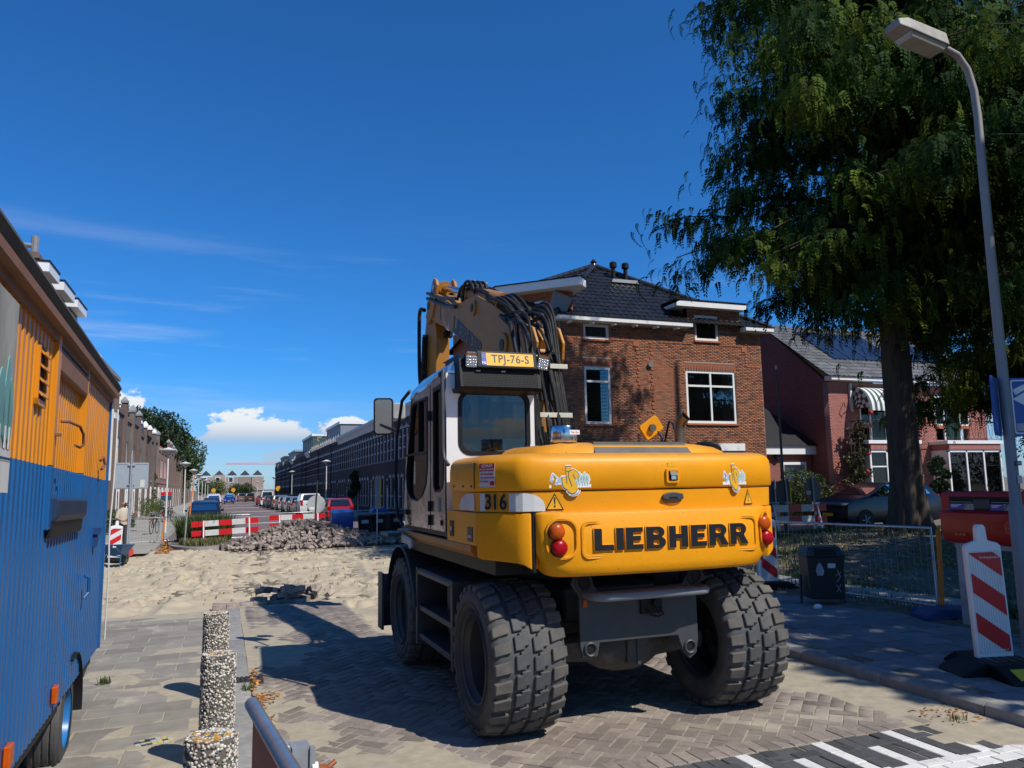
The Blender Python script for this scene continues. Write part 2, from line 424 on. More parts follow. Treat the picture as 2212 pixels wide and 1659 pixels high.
# ================================================================ lettering helpers (2-D outlines -> thin solids)
def text_mesh(txt, size, depth=0.002, weight=0.0, align='CENTER', spacing=1.0, shear=0.0):
    cu = bpy.data.curves.new('text', 'FONT'); cu.body = txt; cu.size = size; cu.extrude = depth; cu.offset = weight
    cu.align_x = align; cu.align_y = 'CENTER'; cu.space_character = spacing; cu.shear = shear; cu.resolution_u = 3
    o = bpy.data.objects.new('text', cu)
    me = bpy.data.meshes.new_from_object(o)
    bpy.data.objects.remove(o); bpy.data.curves.remove(cu)
    return me
def shape_mesh(loops, depth=0.002, bevel=0.0, cyclic=True):
    """outline(s) with holes, filled and extruded, lying in local XY facing +Z"""
    cu = bpy.data.curves.new('shape', 'CURVE'); cu.dimensions = '2D'; cu.fill_mode = 'BOTH'; cu.extrude = depth; cu.bevel_depth = bevel; cu.bevel_resolution = 1
    for lp in loops:
        sp = cu.splines.new('POLY'); sp.points.add(len(lp) - 1)
        for p, q in zip(sp.points, lp): p.co = (q[0], q[1], 0, 1)
        sp.use_cyclic_u = True
    o = bpy.data.objects.new('shape', cu); me = bpy.data.meshes.new_from_object(o)
    bpy.data.objects.remove(o); bpy.data.curves.remove(cu)
    return me
def onface(name, me, mat, parent, loc, normal, up=(0,0,1), sx=1.0):
    """stand a flat XY mesh on a surface: its +Z along the normal, +Y along up"""
    n = Vector(normal).normalized(); u = Vector(up); u = (u - n*u.dot(n)).normalized(); x = u.cross(n)
    M = Matrix((x, u, n)).transposed().to_4x4()
    if not me.materials: me.materials.append(mat)
    o = bpy.data.objects.new(name, me); COL.objects.link(o); o.parent = parent
    o.matrix_local = Matrix.Translation(loc) @ M @ Matrix.Diagonal((sx, 1, 1, 1))
    return o
def rrect(x0, x1, y0, y1, r, n=5):
    out = []
    for cx, cy, a0 in ((x1-r, y1-r, 0), (x0+r, y1-r, 90), (x0+r, y0+r, 180), (x1-r, y0+r, 270)):
        for k in range(n+1):
            a = R(a0 + 90*k/n); out.append((cx + r*math.cos(a), cy + r*math.sin(a)))
    return out
def arc(cx, cy, rx, ry, a0, a1, n=8):
    return [(cx + rx*math.cos(R(a0+(a1-a0)*k/n)), cy + ry*math.sin(R(a0+(a1-a0)*k/n))) for k in range(n+1)]
def letter(ch):
    """heavy slab capitals, unit height; returns (loops, advance)"""
    s = 0.24
    if ch == 'L': return [[(0,0),(.62,0),(.62,.22),(.58,.26),(s,.26),(s,.96),(s-.03,1),(0,1)]], .66
    if ch == 'I': return [[(0,0),(s,0),(s,1),(0,1)]], .30
    if ch == 'E': return [[(0,0),(.58,0),(.58,.22),(s,.22),(s,.40),(.50,.40),(.50,.61),(s,.61),(s,.79),(.57,.79),(.57,1),(0,1)]], .64
    if ch == 'B': return [[(0,0),(.42,0)] + arc(.42,.27,.25,.27,-80,80,7) + arc(.42,.74,.21,.26,-80,80,7) + [(.42,1),(0,1)],
                          rrect(s,.44,.16,.38,.05,2)[::-1], rrect(s,.42,.63,.83,.05,2)[::-1]], .74
    if ch == 'H': return [[(0,0),(s,0),(s,.40),(.44,.40),(.44,0),(.68,0),(.68,1),(.44,1),(.44,.62),(s,.62),(s,1),(0,1)]], .74
    if ch == 'R': return [[(0,0),(s,0),(s,.36),(.32,.36),(.46,0),(.73,0),(.56,.41)] + arc(.42,.71,.24,.29,-50,85,7) + [(.42,1),(0,1)],
                          rrect(s,.44,.57,.81,.06,2)[::-1]], .76
def word(txt, h, wide=1.0):
    x = 0; out = []
    for ch in txt:
        lp, adv = letter(ch)
        out.append((ch, [[(p[0]*h*wide, p[1]*h) for p in l] for l in lp], x*h*wide)); x += adv
    return out, (x - .04)*h*wide

def skin_body(name, verts, edges, radii, mat, parent=None, sub=2, root=0):
    me = bpy.data.meshes.new(name); me.from_pydata(verts, edges, [])
    o = bpy.data.objects.new(name, me); COL.objects.link(o)
    o.modifiers.new('skin', 'SKIN'); 
    sv = me.skin_vertices[0].data if me.skin_vertices else None
    if sv is None:
        bm = bmesh.new(); bm.from_mesh(me); bm.verts.layers.skin.verify(); bm.to_mesh(me); bm.free(); sv = me.skin_vertices[0].data
    for i, r_ in enumerate(radii): sv[i].radius = r_ if isinstance(r_, tuple) else (r_, r_)
    for i in range(len(radii)): sv[i].use_root = (i == root)
    sb = o.modifiers.new('sub', 'SUBSURF'); sb.levels = sub; sb.render_levels = sub
    dg = bpy.context.evaluated_depsgraph_get()
    m2_ = bpy.data.meshes.new_from_object(o.evaluated_get(dg))
    bpy.data.objects.remove(o); bpy.data.meshes.remove(me)
    m2_.polygons.foreach_set('use_smooth', [True]*len(m2_.polygons)); m2_.name = name
    m2_.materials.clear(); m2_.materials.append(mat)
    return put(name, m2_, None, parent)
# ================================================================ ground and paving
PAV = mk('road_clinker', (0.255, 0.212, 0.178), 0.85, var=0.25, scale=18, bump=0.35, bscale=120, tint=0.28, rand=0.28, dirt=(0.36,0.31,0.235), dirt_scale=1.1, dirt_lo=0.50, dirt_hi=0.74, world_co=True)
PAVD = mk('dark_clinker', (0.075, 0.077, 0.08), 0.85, var=0.3, scale=30, bump=0.35, bscale=140, tint=0.3, rand=0.3, world_co=True)
PAVW = mk('white_clinker', (0.68, 0.67, 0.64), 0.8, var=0.12, scale=25, bump=0.3, bscale=140, tint=0.06, rand=0.06, dirt=(0.42,0.40,0.36), dirt_scale=9, dirt_lo=0.5, dirt_hi=0.75, world_co=True)
SAND = mk('sand', (0.47, 0.395, 0.275), 0.95, var=0.22, scale=3.0, bump=0.6, bscale=40, world_co=True, detail=9, dirt=(0.36,0.30,0.215), dirt_scale=1.3, dirt_lo=0.5, dirt_hi=0.72)
SANDJ = mk('joint_sand', (0.41, 0.355, 0.26), 0.95, var=0.25, scale=9.0, bump=0.5, bscale=160, world_co=True)
TILE = mk('paving_tile', (0.245, 0.222, 0.185), 0.88, var=0.20, scale=7, bump=0.3, bscale=110, tint=0.16, rand=0.16, world_co=True, dirt=(0.40,0.36,0.28), dirt_scale=1.6, dirt_lo=0.55, dirt_hi=0.75)
TILED = mk('paving_tile_shaded_side', (0.20, 0.20, 0.20), 0.9, var=0.25, scale=7, bump=0.3, bscale=110, tint=0.2, rand=0.2, world_co=True)  # darker, greyer copy of the tile, toned down for the shaded pavement
KERB = mk('kerb_concrete', (0.30, 0.29, 0.27), 0.9, var=0.3, scale=12, bump=0.3, bscale=120, rand=0.12, world_co=True)
DIRT = mk('trodden_earth', (0.17, 0.14, 0.095), 0.95, var=0.45, scale=2.5, bump=0.6, bscale=30, world_co=True, dirt=(0.30,0.25,0.17), dirt_scale=5, dirt_lo=0.5, dirt_hi=0.7)
FARRD = mk('far_clinker_road', (0.165, 0.125, 0.12), 0.9, var=0.2, scale=1.5, world_co=True, bump=0.2, bscale=30)
FARSW = mk('far_pavement', (0.34, 0.32, 0.285), 0.9, var=0.25, scale=1.2, world_co=True, dirt=(0.26,0.25,0.18), dirt_scale=0.9)
GRASS = mk('grass_blades', (0.085, 0.13, 0.028), 0.8, var=0.4, scale=4, tint=0.45, transl=0.25)
GRASSY = mk('dry_grass_blades', (0.21, 0.20, 0.075), 0.8, var=0.4, scale=4, tint=0.45, transl=0.25)
LEAFO = mk('fallen_leaves', (0.42, 0.19, 0.04), 0.8, var=0.5, scale=9, tint=0.55, col2=(0.24,0.10,0.03))
WATER = mk('canal_water', (0.016, 0.030, 0.018), 0.06, var=0.5, scale=0.7, bump=0.05, bscale=6, world_co=True)

def canal(r, s):
    return smooth(9.9, 11.2, r) * (1 - smooth(15.2, 16.4, r)) * (1 - smooth(9.0, 11.5, s))
def ground_z(r, s):
    return zg(r, s) - 0.09 - 1.5 * canal(r, s) - 0.25 * smooth(60, 300, np.abs(r)) + 0.50*np.exp(-((r-16.9)**2 + (s-15.6)**2)/18.0) + 0.28*np.exp(-((r-23)**2 + (s-16)**2)/10.0)
def spaced(*segs):
    out = []
    for a, b, n in segs: out += list(np.linspace(a, b, n, endpoint=False))
    return np.array(out + [segs[-1][1]])
def sheet(name, rs, ss, zf, mat, label=None, kind='structure', parent=None):
    RR, SS = np.meshgrid(rs, ss, indexing='ij')
    Z = zf(RR, SS)
    V = np.stack([RR, SS, Z], -1).reshape(-1, 3)
    n, m = len(rs), len(ss)
    I = (np.arange(n-1)[:, None] * m + np.arange(m-1)[None, :]).ravel()
    Q = np.stack([I, I+m, I+m+1, I+1], -1)
    me = npmesh(name, V, Q); me.materials.append(mat)
    me.polygons.foreach_set('use_smooth', [True]*len(me.polygons))
    o = put(name, me, None, parent)
    if kind and parent is None: o['kind'] = kind
    return o
sheet('ground', spaced((-1500,-80,12),(-80,-12,16),(-12,30,130),(30,90,16),(90,1500,12)),
      spaced((-200,-12,10),(-12,40,150),(40,220,40),(220,2500,14)), ground_z, DIRT)
sheet('canal_water', np.linspace(8.5, 17, 5), np.linspace(-30, 12, 5), lambda r, s: r*0 - 0.62, WATER)

# ---- paving pieces
def brick_mesh(lx, ly, h, ch=0.004):
    """paver with a chamfered top edge"""
    a, b = lx/2, ly/2
    v = [(-a,-b,-h),(a,-b,-h),(a,b,-h),(-a,b,-h),(-a,-b,-ch),(a,-b,-ch),(a,b,-ch),(-a,b,-ch),
         (-a+ch,-b+ch,0),(a-ch,-b+ch,0),(a-ch,b-ch,0),(-a+ch,b-ch,0)]
    f = [(0,1,5,4),(1,2,6,5),(2,3,7,6),(3,0,4,7),(4,5,9,8),(5,6,10,9),(6,7,11,10),(7,4,8,11),(8,9,10,11)]
    return np.array(v), np.array(f)
def lay(parent, items, dims, mat, name, stuff_name, limit=300, key=None, matidx=None, mats=None, tilt=0.006, jig=0.003):
    """items: (x, y, z, angle, material index). nearest `limit` become objects of their own, the rest one joined part"""
    items = sorted(items, key=key or (lambda t: t[0]**2 + t[1]**2))
    bv, bf = brick_mesh(*dims)
    mats = mats or [mat]
    shared = []
    for mi, mt in enumerate(mats):
        me = bpy.data.meshes.new(name); me.from_pydata([tuple(p) for p in bv], [], [tuple(q) for q in bf]); me.materials.append(mt)
        at = me.attributes.new('tint', 'FLOAT', 'FACE'); at.data.foreach_set('value', [0.5]*len(bf)); shared.append(me)
    for x, y, z, a, mi in items[:limit]:
        o = bpy.data.objects.new(name, shared[mi]); COL.objects.link(o); o.parent = parent
        o.location = (x, y, z + rnd.uniform(-jig, jig)); o.rotation_euler = (rnd.gauss(0, tilt), rnd.gauss(0, tilt), a + rnd.gauss(0, 0.006))
    rest = items[limit:]
    if rest:
        A = np.array(rest, dtype=float)
        n = len(A); c, s = np.cos(A[:,3] + npr.normal(0,0.006,n)), np.sin(A[:,3])
        tx, ty = npr.normal(0, tilt, n), npr.normal(0, tilt, n)
        P = np.repeat(bv[None], n, 0)
        zz = P[...,2] + P[...,0]*tx[:,None] + P[...,1]*ty[:,None] + A[:,2][:,None] + npr.uniform(-jig, jig, n)[:,None]
        V = np.stack([P[...,0]*c[:,None] - P[...,1]*s[:,None] + A[:,0][:,None], P[...,0]*s[:,None] + P[...,1]*c[:,None] + A[:,1][:,None], zz], -1).reshape(-1,3)
        Q = (bf[None] + (np.arange(n)*len(bv))[:,None,None]).reshape(-1,4)
        me = npmesh(stuff_name, V, Q, np.repeat(npr.random(n), len(bf)), None, np.repeat(A[:,4], len(bf)))
        for mt in mats: me.materials.append(mt)
        o = put(stuff_name, me, None, parent); o['kind'] = 'stuff'
ROAD_EDGE_S = 4.50
def is_sand(r, s):
    """the stretch where the road has been taken up"""
    edge = 13.35 + 0.12*math.sin(r*5)
    if r > 1.75: edge = 9.0 + 0.35*math.sin(r*2.3) if r > 1.95 else 13.35 - (r-1.75)/0.2*4.3
    return s > edge
road = sheet('road', np.arange(0.28, 5.46, 0.06), np.arange(ROAD_EDGE_S - 1.9, 13.5, 0.06),
      lambda r, s: zg(r, s) - 0.0065 + 0.022*np.clip(smooth(0.52, 0.78, fbm(r*0.75+3, s*0.6+1, 5, 5)) * (1 - 0.75*smooth(0.5, 2.2, r)*(1-smooth(4.2,5.3,r))) + 0.75*(1-smooth(0.3,1.5,r))*smooth(0.34,0.60,fbm(r*1.6,s*1.0,9,4))*(1-.5*smooth(9,12,s)) + 0.6*smooth(4.7,5.4,r)*smooth(0.25,0.6,fbm(r*2,s*1.3,19,4)) - 0.12, 0, 1)
      - 0.06*np.where((r>1.9)&(s>9.1), 1, 0), SANDJ)
items = []
W = 0.1035; c45 = math.sqrt(0.5)
for k in range(-160, 160):
    for m in range(-60, 60):
        for hv in (0, 1):
            ux, uy = ((k+4*m+1.0)*W, (k+0.5)*W) if hv == 0 else ((k+4*m+0.5)*W, (k+2.0)*W)
            x, y = (ux - uy)*c45 + 2.9, (ux + uy)*c45 + 8.0
            if not (0.34 < x < 5.40 and ROAD_EDGE_S + 0.16 < y < 13.5) or is_sand(x, y): continue
            items.append((x, y, float(zg(x, y)) + 0.0, R(45) + hv*math.pi/2, 0))
lay(road, items, (0.200, 0.097, 0.06), PAV, 'brick', 'brick_paving')
# row courses closing the herringbone along the speed hump and the kerbs
row = []
for i in range(48): row.append((0.36 + i*0.106, ROAD_EDGE_S + 0.115, 0.002, R(90), 0))
lay(road, row, (0.198, 0.1, 0.06), PAV, 'brick', 'brick_row')
# ---- dark speed hump with white teeth
hump = sheet('speed_hump', np.arange(0.3, 9.0, 0.2), np.arange(1.6, ROAD_EDGE_S + 0.02, 0.1), lambda r, s: r*0 - 0.006, SANDJ)
items = []
for j in range(26):
    y = ROAD_EDGE_S - 0.055 - j*0.1065
    for i in range(-2, 45):
        x = 0.42 + i*0.2085 + (0.104 if j % 2 else 0)
        items.append((x, y, 0.003 + 0.0, 0, 0))
items2 = []
for x, y, z, a, mi in items:
    j = int(round((ROAD_EDGE_S - 0.055 - y)/0.1065))
    ph = ((x - 3.62) / 0.622) % 1.0
    white = False
    if j in (5, 6): white = True
    items2.append((x, y, z, a, 1 if white else 0))
# the teeth are single columns of bricks turned along the street
cols = []
for t in np.arange(0.75, 8.8, 0.622):
    cols.append((t, 5)); cols.append((t + 0.30, 3))
keep = []
for it in items2:
    if it[4] == 0 and any(abs(it[0] - tx) < 0.153 and it[1] > ROAD_EDGE_S - 0.01 - n*0.1065 - (0.0 if n == 5 else -0.0) and (n == 5 or it[1] < ROAD_EDGE_S - 0.21) for tx, n in [(c, 5) for c, n in cols if n == 5] + [(c, 5.01) for c, n in cols if n == 3]):
        continue
    keep.append(it)
for tx, n in cols:
    for q in range(3):
        y = ROAD_EDGE_S - 0.105 - q*0.205
        if n == 3 and q == 0: mi = 0
        else: mi = 1
        if q == 2: 
            continue
        keep.append((tx, y, 0.003, R(90), mi))
        for side in (-0.1035, 0.1035): keep.append((tx + side, y, 0.003, R(90), 0))
    for side in (-0.1035, 0, 0.1035): keep.append((tx + side, ROAD_EDGE_S - 0.465, 0.003, R(90), 1 if side == 0 else 0))
lay(hump, keep, (0.2, 0.098, 0.06), PAVD, 'brick', 'brick_paving', key=lambda t: abs(t[0]-4.2) + abs(t[1]-4.2), mats=[PAVD, PAVW])
# ---- left pavement of tiles with a concrete edging band
swl = sheet('pavement_left', np.arange(-6.5, 0.02, 0.08), np.arange(-1.0, 13.0, 0.08),
      lambda r, s: zg(r, s) + 0.004 + 0.016*smooth(0.60, 0.8, fbm(r*0.9+7, s*0.7+2, 31, 5)) + 0.012*smooth(11.8, 13.0, s), SANDJ)
items = []
for j in range(-3, 43):
    y = 0.3 + j*0.305
    for i in range(16):
        x = -0.20 - i*0.405 - (0.2 if j % 2 else 0)
        if x < -6.2 or y > 12.85: continue
        items.append((x, y, float(zg(x, y)) + 0.010, 0, 0))
lay(swl, items, (0.397, 0.297, 0.05, 0.006), TILE, 'tile', 'tile_paving', key=lambda t: abs(t[0]+0.6) + abs(t[1]-7)*0.6, tilt=0.010, jig=0.004)
band = empty('edging_band', (0, 0, 0)); band['kind'] = 'structure'
bmesh_ = MB().bx(-0.13, 0.13, -0.485, 0.485, -0.2, 0.0).mesh('slab', 0.008, 2, 40); bmesh_.materials.append(KERB)
for i in range(14):
    y = -0.2 + i*0.98
    o = put('slab', bmesh_, None, band, (0.145, y, float(zg(0.1, y)) + 0.018 + rnd.uniform(-.004,.004))); o.rotation_euler = (rnd.gauss(0,.004), rnd.gauss(0,.008), rnd.gauss(0,.004))
gr = MB().bx(0.02, 0.27, -0.11, 0.11, -0.1, 0.0)
for k in range(6): gr.bx(0.03 + k*0.04, 0.05 + k*0.04, -0.09, 0.09, 0.001, 0.012)
tag(gr.build('gully_grate', mk('cast_iron', (0.07,0.06,0.055), 0.7, 0.5, var=0.4, scale=20), None, loc=(0.13, 7.95, 0.022)), 'cast iron gully grate set in the concrete edging beside the bollards', 'gully grate')
# mosaic of small tiles set in the pavement
mo = empty('pavement_mosaic', (-0.42, 6.35, 0.012), 12)
tag(mo, 'small mosaic of yellow, dark and white chips in the pavement', 'mosaic')
mcol = [mk('mosaic_chip_a', (0.62,0.50,0.12), 0.4), mk('mosaic_chip_b', (0.03,0.035,0.04), 0.4), mk('mosaic_chip_c', (0.5,0.5,0.46), 0.4)]
mmesh = []
for mm in mcol:
    q = MB().bx(-.016,.016,-.016,.016,-.006,.005).mesh('chip'); q.materials.append(mm); mmesh.append(q)
for i in range(7):
    for j in range(4):
        if abs(i-3) + abs(j-1.5) > 4.2: continue
        put('chip', mmesh[rnd.choice((0,1,2,1,2))], None, mo, ((i-3)*0.036, (j-1.5)*0.036, rnd.uniform(0,.002)))
# ---- right pavement, raised behind a kerb
swr = sheet('pavement_right', np.arange(5.6, 8.5, 0.1), np.arange(-1.5, 16.0, 0.1), lambda r, s: zg(r, s) + 0.092 + 0.02*smooth(0.55,0.8,fbm(r*1.2,s*1.1,77,4)) + 0.03*smooth(7.6,8.4,r), DIRT)
items = []
for j in range(-4, 40):
    y = 0.2 + j*0.305
    for i in range(9):
        x = 5.77 + i*0.305 + (0.15 if j % 2 else 0)
        if x > 8.1 or y > 15.5: continue
        items.append((x, y, float(zg(x, y)) + 0.103, 0, 0))
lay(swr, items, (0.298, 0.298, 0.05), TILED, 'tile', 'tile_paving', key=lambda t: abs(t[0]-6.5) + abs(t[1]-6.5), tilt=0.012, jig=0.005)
kb = empty('kerb_right', (0,0,0)); kb['kind'] = 'structure'
km = MB().prism([(5.40,-0.2),(5.58,-0.2),(5.58,0.112),(5.455,0.112),(5.415,0.085)], 'y', -0.492, 0.492).mesh('kerb_stone', 0.008, 2, 40); km.materials.append(KERB)
for i in range(15):
    y = 0.0 + i*0.99
    put('kerb_stone', km, None, kb, (0, y, float(zg(5.5, y)) + rnd.uniform(-.004,.004)))
# ---- loose sand where the road has been lifted
def sand_z(r, s):
    lump = fbm(r*1.1, s*1.3, 41, 5, 0.55)
    foot = np.abs(fbm(r*2.6, s*2.3, 51, 4, 0.6) - 0.5)
    rut = smooth(0.45, 0.7, fbm(r*0.35, s*1.6, 61, 3))
    z = zg(r, s) - 0.075 + 0.15*(lump - 0.45) - 0.15*np.clip(0.10 - foot, 0, 0.1)/0.1*smooth(0.40, 0.62, fbm(r*0.5, s*0.5, 71, 3)) + 0.05*rut
    z = z + 0.035*np.clip(fbm(r*6, s*6, 81, 3)-0.55, 0, 1)*4*smooth(0.45,0.65,fbm(r*0.7,s*0.7,91,2))
    for rc, wob in ((1.1,.25),(3.2,.3),(-.9,.35)):        # wheel ruts of the machine
        dd = np.abs(r - rc - wob*np.sin(s*.45+rc)); z = z - .085*np.exp(-(dd/.20)**2)*(.55+.45*np.sign(np.sin(s*16+r*9))) + .05*np.exp(-((dd-.33)/.10)**2)
    edge = smooth(13.1, 14.0, s)*(r < 1.85) + (r >= 1.85)*smooth(8.8, 9.6, s)
    return np.where(edge < 1, zg(r, s) - 0.10 + (z - zg(r, s) + 0.10)*edge, z) + 0.045*smooth(12.2, 13.4, s)*(r < 0.2)
sheet('sand', np.arange(-5.2, 9.4, 0.055), np.arange(8.6, 32.0, 0.075), sand_z, SAND)
# clods lying on the sand
cl = MB()
for i in range(420):
    x, y = rnd.uniform(-3, 7), rnd.uniform(14.2, 29)
    if x > 1.0 and y < 13: continue
    s_ = rnd.uniform(0.02, 0.075) * (1.5 if rnd.random() < .1 else 1)
    z = float(sand_z(np.array([x]), np.array([y]))[0])
    cl.tint = rnd.random()
    pts = [(x + s_*rnd.uniform(.6,1.2)*math.cos(a)*(1.0 if k else .1), y + s_*rnd.uniform(.6,1.2)*math.sin(a), z + (-.02 if k == 0 else s_*.45)) for k in (0, 1) for a in (0, 1.1, 2.2, 3.3, 4.4, 5.4)]
    n = 6
    lo = [(x + s_*rnd.uniform(.8,1.3)*math.cos(a), y + s_*rnd.uniform(.8,1.3)*math.sin(a), z - .03) for a in (0, 1.05, 2.1, 3.15, 4.2, 5.25)]
    hi = [(x + s_*rnd.uniform(.3,.8)*math.cos(a), y + s_*rnd.uniform(.3,.8)*math.sin(a), z + s_*rnd.uniform(.3,.9)) for a in (0, 1.05, 2.1, 3.15, 4.2, 5.25)]
    cl.loft([lo, hi])
o = cl.build('sand_clods', mk('sand_clod', (0.40,0.33,0.22), 0.95, var=0.4, scale=8, tint=0.35), None); tag(o, 'crumbled clods scattered over the dug up sand', 'sand', kind='stuff')

# ---- the street beyond
def strip(name, r0, r1, s0, s1, dz, mat, n=60):
    return sheet(name, np.linspace(r0, r1, 4), np.linspace(s0, s1, n), lambda r, s: zg(r, s) + dz, mat)
strip('street_road', -2.4, 9.0, 31.5, 230, 0.0, FARRD)
strip('street_pavement_left', -9.5, -2.4, 29.5, 230, 0.07, FARSW)
strip('street_pavement_right', 9.0, 12.2, 27.2, 230, 0.07, FARSW)
sheet('side_street', np.linspace(9.2, 120, 30), np.linspace(19.5, 26.3, 6), lambda r, s: r*0 - 0.02 + np.where(r < 13, zg(r, s), 0), FARRD)
fk = empty('street_kerbs', (0,0,0)); fk['kind'] = 'structure'
km2 = MB().bx(-.09,.09,-.98,.98,-.15,.10).mesh('kerb_stone', 0.01, 1, 40); km2.materials.append(KERB)
for r_, s0 in ((-2.4, 31.5), (9.0, 31.5)):
    for i in range(45):
        y = s0 + 1 + i*2.0
        put('kerb_stone', km2, None, fk, (r_, y, float(zg(r_, y))))
# white block marks across the far road
for k, y in enumerate((52.0, 66.5, 84, 106, 128, 160)):
    w = MB()
    for j in (0, 1):
        for i in range(10):
            x = 0.2 + i*0.62 + j*0.31
            w.bx(x, x+0.30, y + j*0.45, y + j*0.45 + 0.32, 0.004, 0.010)
    w.bx(0.1, 6.4, y+0.95, y+1.2, 0.004, 0.010)
    o = w.build('speed_hump_marking', PAVW, None); o.location.z = float(zg(3, y)) + 0.012 - 0.002*k
    o['kind'] = 'structure'
# kerbed island with grass in the mouth of the street
isl = MB()
def oval(cx, cy, a, b, n, z): return [(cx + a*math.cos(2*math.pi*k/n), cy + b*math.sin(2*math.pi*k/n), z) for k in range(n)]
IZ = float(zg(-.9, 34))
isl.loft([oval(-0.7, 34.3, 1.35, 3.4, 28, IZ-.1), oval(-0.7, 34.3, 1.35, 3.4, 28, IZ+.11), oval(-0.7, 34.3, 1.22, 3.27, 28, IZ+.12)], mat=0)
isl.add(oval(-0.7, 34.3, 1.21, 3.26, 28, IZ+.126), [tuple(range(28))], 1)
o = isl.build('traffic_island', [KERB, DIRT], None, smooth=40); o['kind'] = 'structure'
# path across the bank on the right
strip('bank_path', 8.55, 10.1, 8.0, 19.4, 0.03, FARSW, 30)

# ---- grass, leaf litter
def blades(name, spots, hmin, hmax, mat, label, cat='grass', lean=0.5, w=0.006, parent=None):
    """spots: (n,3) roots"""
    n = len(spots)
    h = npr.uniform(hmin, hmax, n); a = npr.uniform(0, 2*np.pi, n); ln = npr.uniform(0.1, lean, n)*h
    d = np.stack([np.cos(a), np.sin(a), np.zeros(n)], -1); p = np.stack([-np.sin(a), np.cos(a), np.zeros(n)], -1)
    ww = (w*npr.uniform(.7, 1.5, n))[:, None]
    up = np.array([0,0,1.0])
    v0 = spots - p*ww; v1 = spots + p*ww
    mid = spots + d*(ln*0.35)[:,None] + up*(h*0.6)[:,None]
    v2 = mid + p*ww*0.8; v3 = mid - p*ww*0.8
    tip = spots + d*ln[:,None] + up*h[:,None]
    V = np.stack([v0,v1,v2,v3,tip + p*ww*.1,tip - p*ww*.1], 1).reshape(-1,3)
    b = (np.arange(n)*6)[:,None]
    Q = np.concatenate([b + np.array([0,1,2,3]), b + np.array([3,2,4,5])], 0)
    t = npr.random(n)
    me = npmesh(name, V, Q, np.concatenate([t,t])); me.materials.append(mat)
    o = put(name, me, None, parent)
    tag(o, label, cat, kind='stuff')
    return o
def scatter(n, r0, r1, s0, s1, zf, mask=None):
    r_ = npr.uniform(r0, r1, n); s_ = npr.uniform(s0, s1, n)
    if mask is not None:
        k = mask(r_, s_); r_, s_ = r_[k], s_[k]
    return np.stack([r_, s_, zf(r_, s_)], -1)
gz = lambda r, s: ground_z(r, s) + 0.0
blades('bank_green_grass', scatter(16000, 9.2, 24, 9.0, 19.6, gz, lambda r, s: fbm(r*.4+5, s*.4, 43, 3) > 0.5), 0.04, 0.13, GRASS, 'green grass patches on the earth bank', w=0.010)
blades('bank_grass', scatter(26000, 9.2, 24, 9.0, 19.6, gz, lambda r, s: fbm(r*.5, s*.5, 3, 3) > 0.52), 0.03, 0.12, GRASSY, 'thin dry grass on the earth bank under the big tree', w=0.010)
blades('verge_grass', scatter(9000, 13, 25, 17.6, 19.5, gz), 0.06, 0.16, GRASS, 'mown green verge between the bank and the side street', w=0.012)
blades('waterside_grass', scatter(9000, 9.9, 11.2, 4, 12, gz, lambda r, s: fbm(r*.8, s*.8, 13, 3) > 0.48), 0.06, 0.25, GRASS, 'green weeds along the edge of the canal', w=0.011)
blades('fence_foot_grass', scatter(5200, 8.0, 9.0, 2.5, 15.5, lambda r, s: zg(r, s) + 0.09, lambda r, s: fbm(r*1.5, s*1.5, 23, 3) > 0.42), 0.02, 0.10, GRASSY, 'trampled dry grass along the foot of the wire fence')
blades('island_grass', np.concatenate([scatter(5200, -1.75, 0.35, 33.2, 37.2, lambda r, s: r*0 + IZ + .12, lambda r, s: ((r+.7)/1.05)**2 + ((s-35.2)/2.1)**2 < 1)]), 0.45, 1.15, GRASS, 'tall green grasses growing in the kerbed traffic island', w=0.016, lean=0.7)
blades('island_low_grass', scatter(2600, -1.6, 0.2, 31.3, 33.0, lambda r, s: r*0 + IZ + .12, lambda r, s: ((r+.7)/1.0)**2 + ((s-34.3)/3.0)**2 < 1), 0.10, 0.28, GRASSY, 'short greyish grass at the tip of the kerbed traffic island', w=0.012)
blades('pavement_weeds', np.concatenate([scatter(60, cx-.05, cx+.05, cy-.05, cy+.05, lambda r, s: zg(r, s) + .01) for cx, cy in ((-0.42,5.35),(0.02,6.05),(0.05,6.9),(0.03,7.6),(-0.25,5.2),(0.20,4.75),(0.12,4.55),(-0.15,4.9),(-1.0,8.4),(0.25,7.55))]), 0.02, 0.09, GRASS, 'small weeds in the joints of the left pavement', cat='weeds', w=0.004)
blades('barrier_foot_weeds', scatter(420, 0.02, 0.42, 3.4, 4.3, lambda r, s: zg(r, s) + .01), 0.03, 0.11, GRASSY, 'dry weeds at the foot of the metal barrier', cat='weeds', w=0.004)
def litter(name, spots, size, label, mat=LEAFO):
    n = len(spots); V = []; a = npr.uniform(0, 6.28, n); tl = npr.uniform(-.6, .6, (n, 2)); sz = npr.uniform(size*.5, size, n)
    c, s = np.cos(a), np.sin(a)
    loc = np.array([[-1,0],[0,-.45],[1,0],[0,.45]])
    x = loc[None,:,0]*sz[:,None]; y = loc[None,:,1]*sz[:,None]
    P = np.stack([x*c[:,None]-y*s[:,None], x*s[:,None]+y*c[:,None]], -1)
    z = P[...,0]*tl[:,:1] + P[...,1]*tl[:,1:] + npr.uniform(0.004, 0.02, n)[:,None]
    V = np.concatenate([P + spots[:,None,:2], (z + spots[:,2][:,None])[...,None]], -1).reshape(-1,3)
    Q = (np.arange(n)*4)[:,None] + np.arange(4)[None]
    me = npmesh(name, V, Q, npr.random(n)); me.materials.append(mat)
    o = put(name, me, None); tag(o, label, 'leaves', kind='stuff'); return o
zl = lambda r, s: zg(r, s) + 0.004
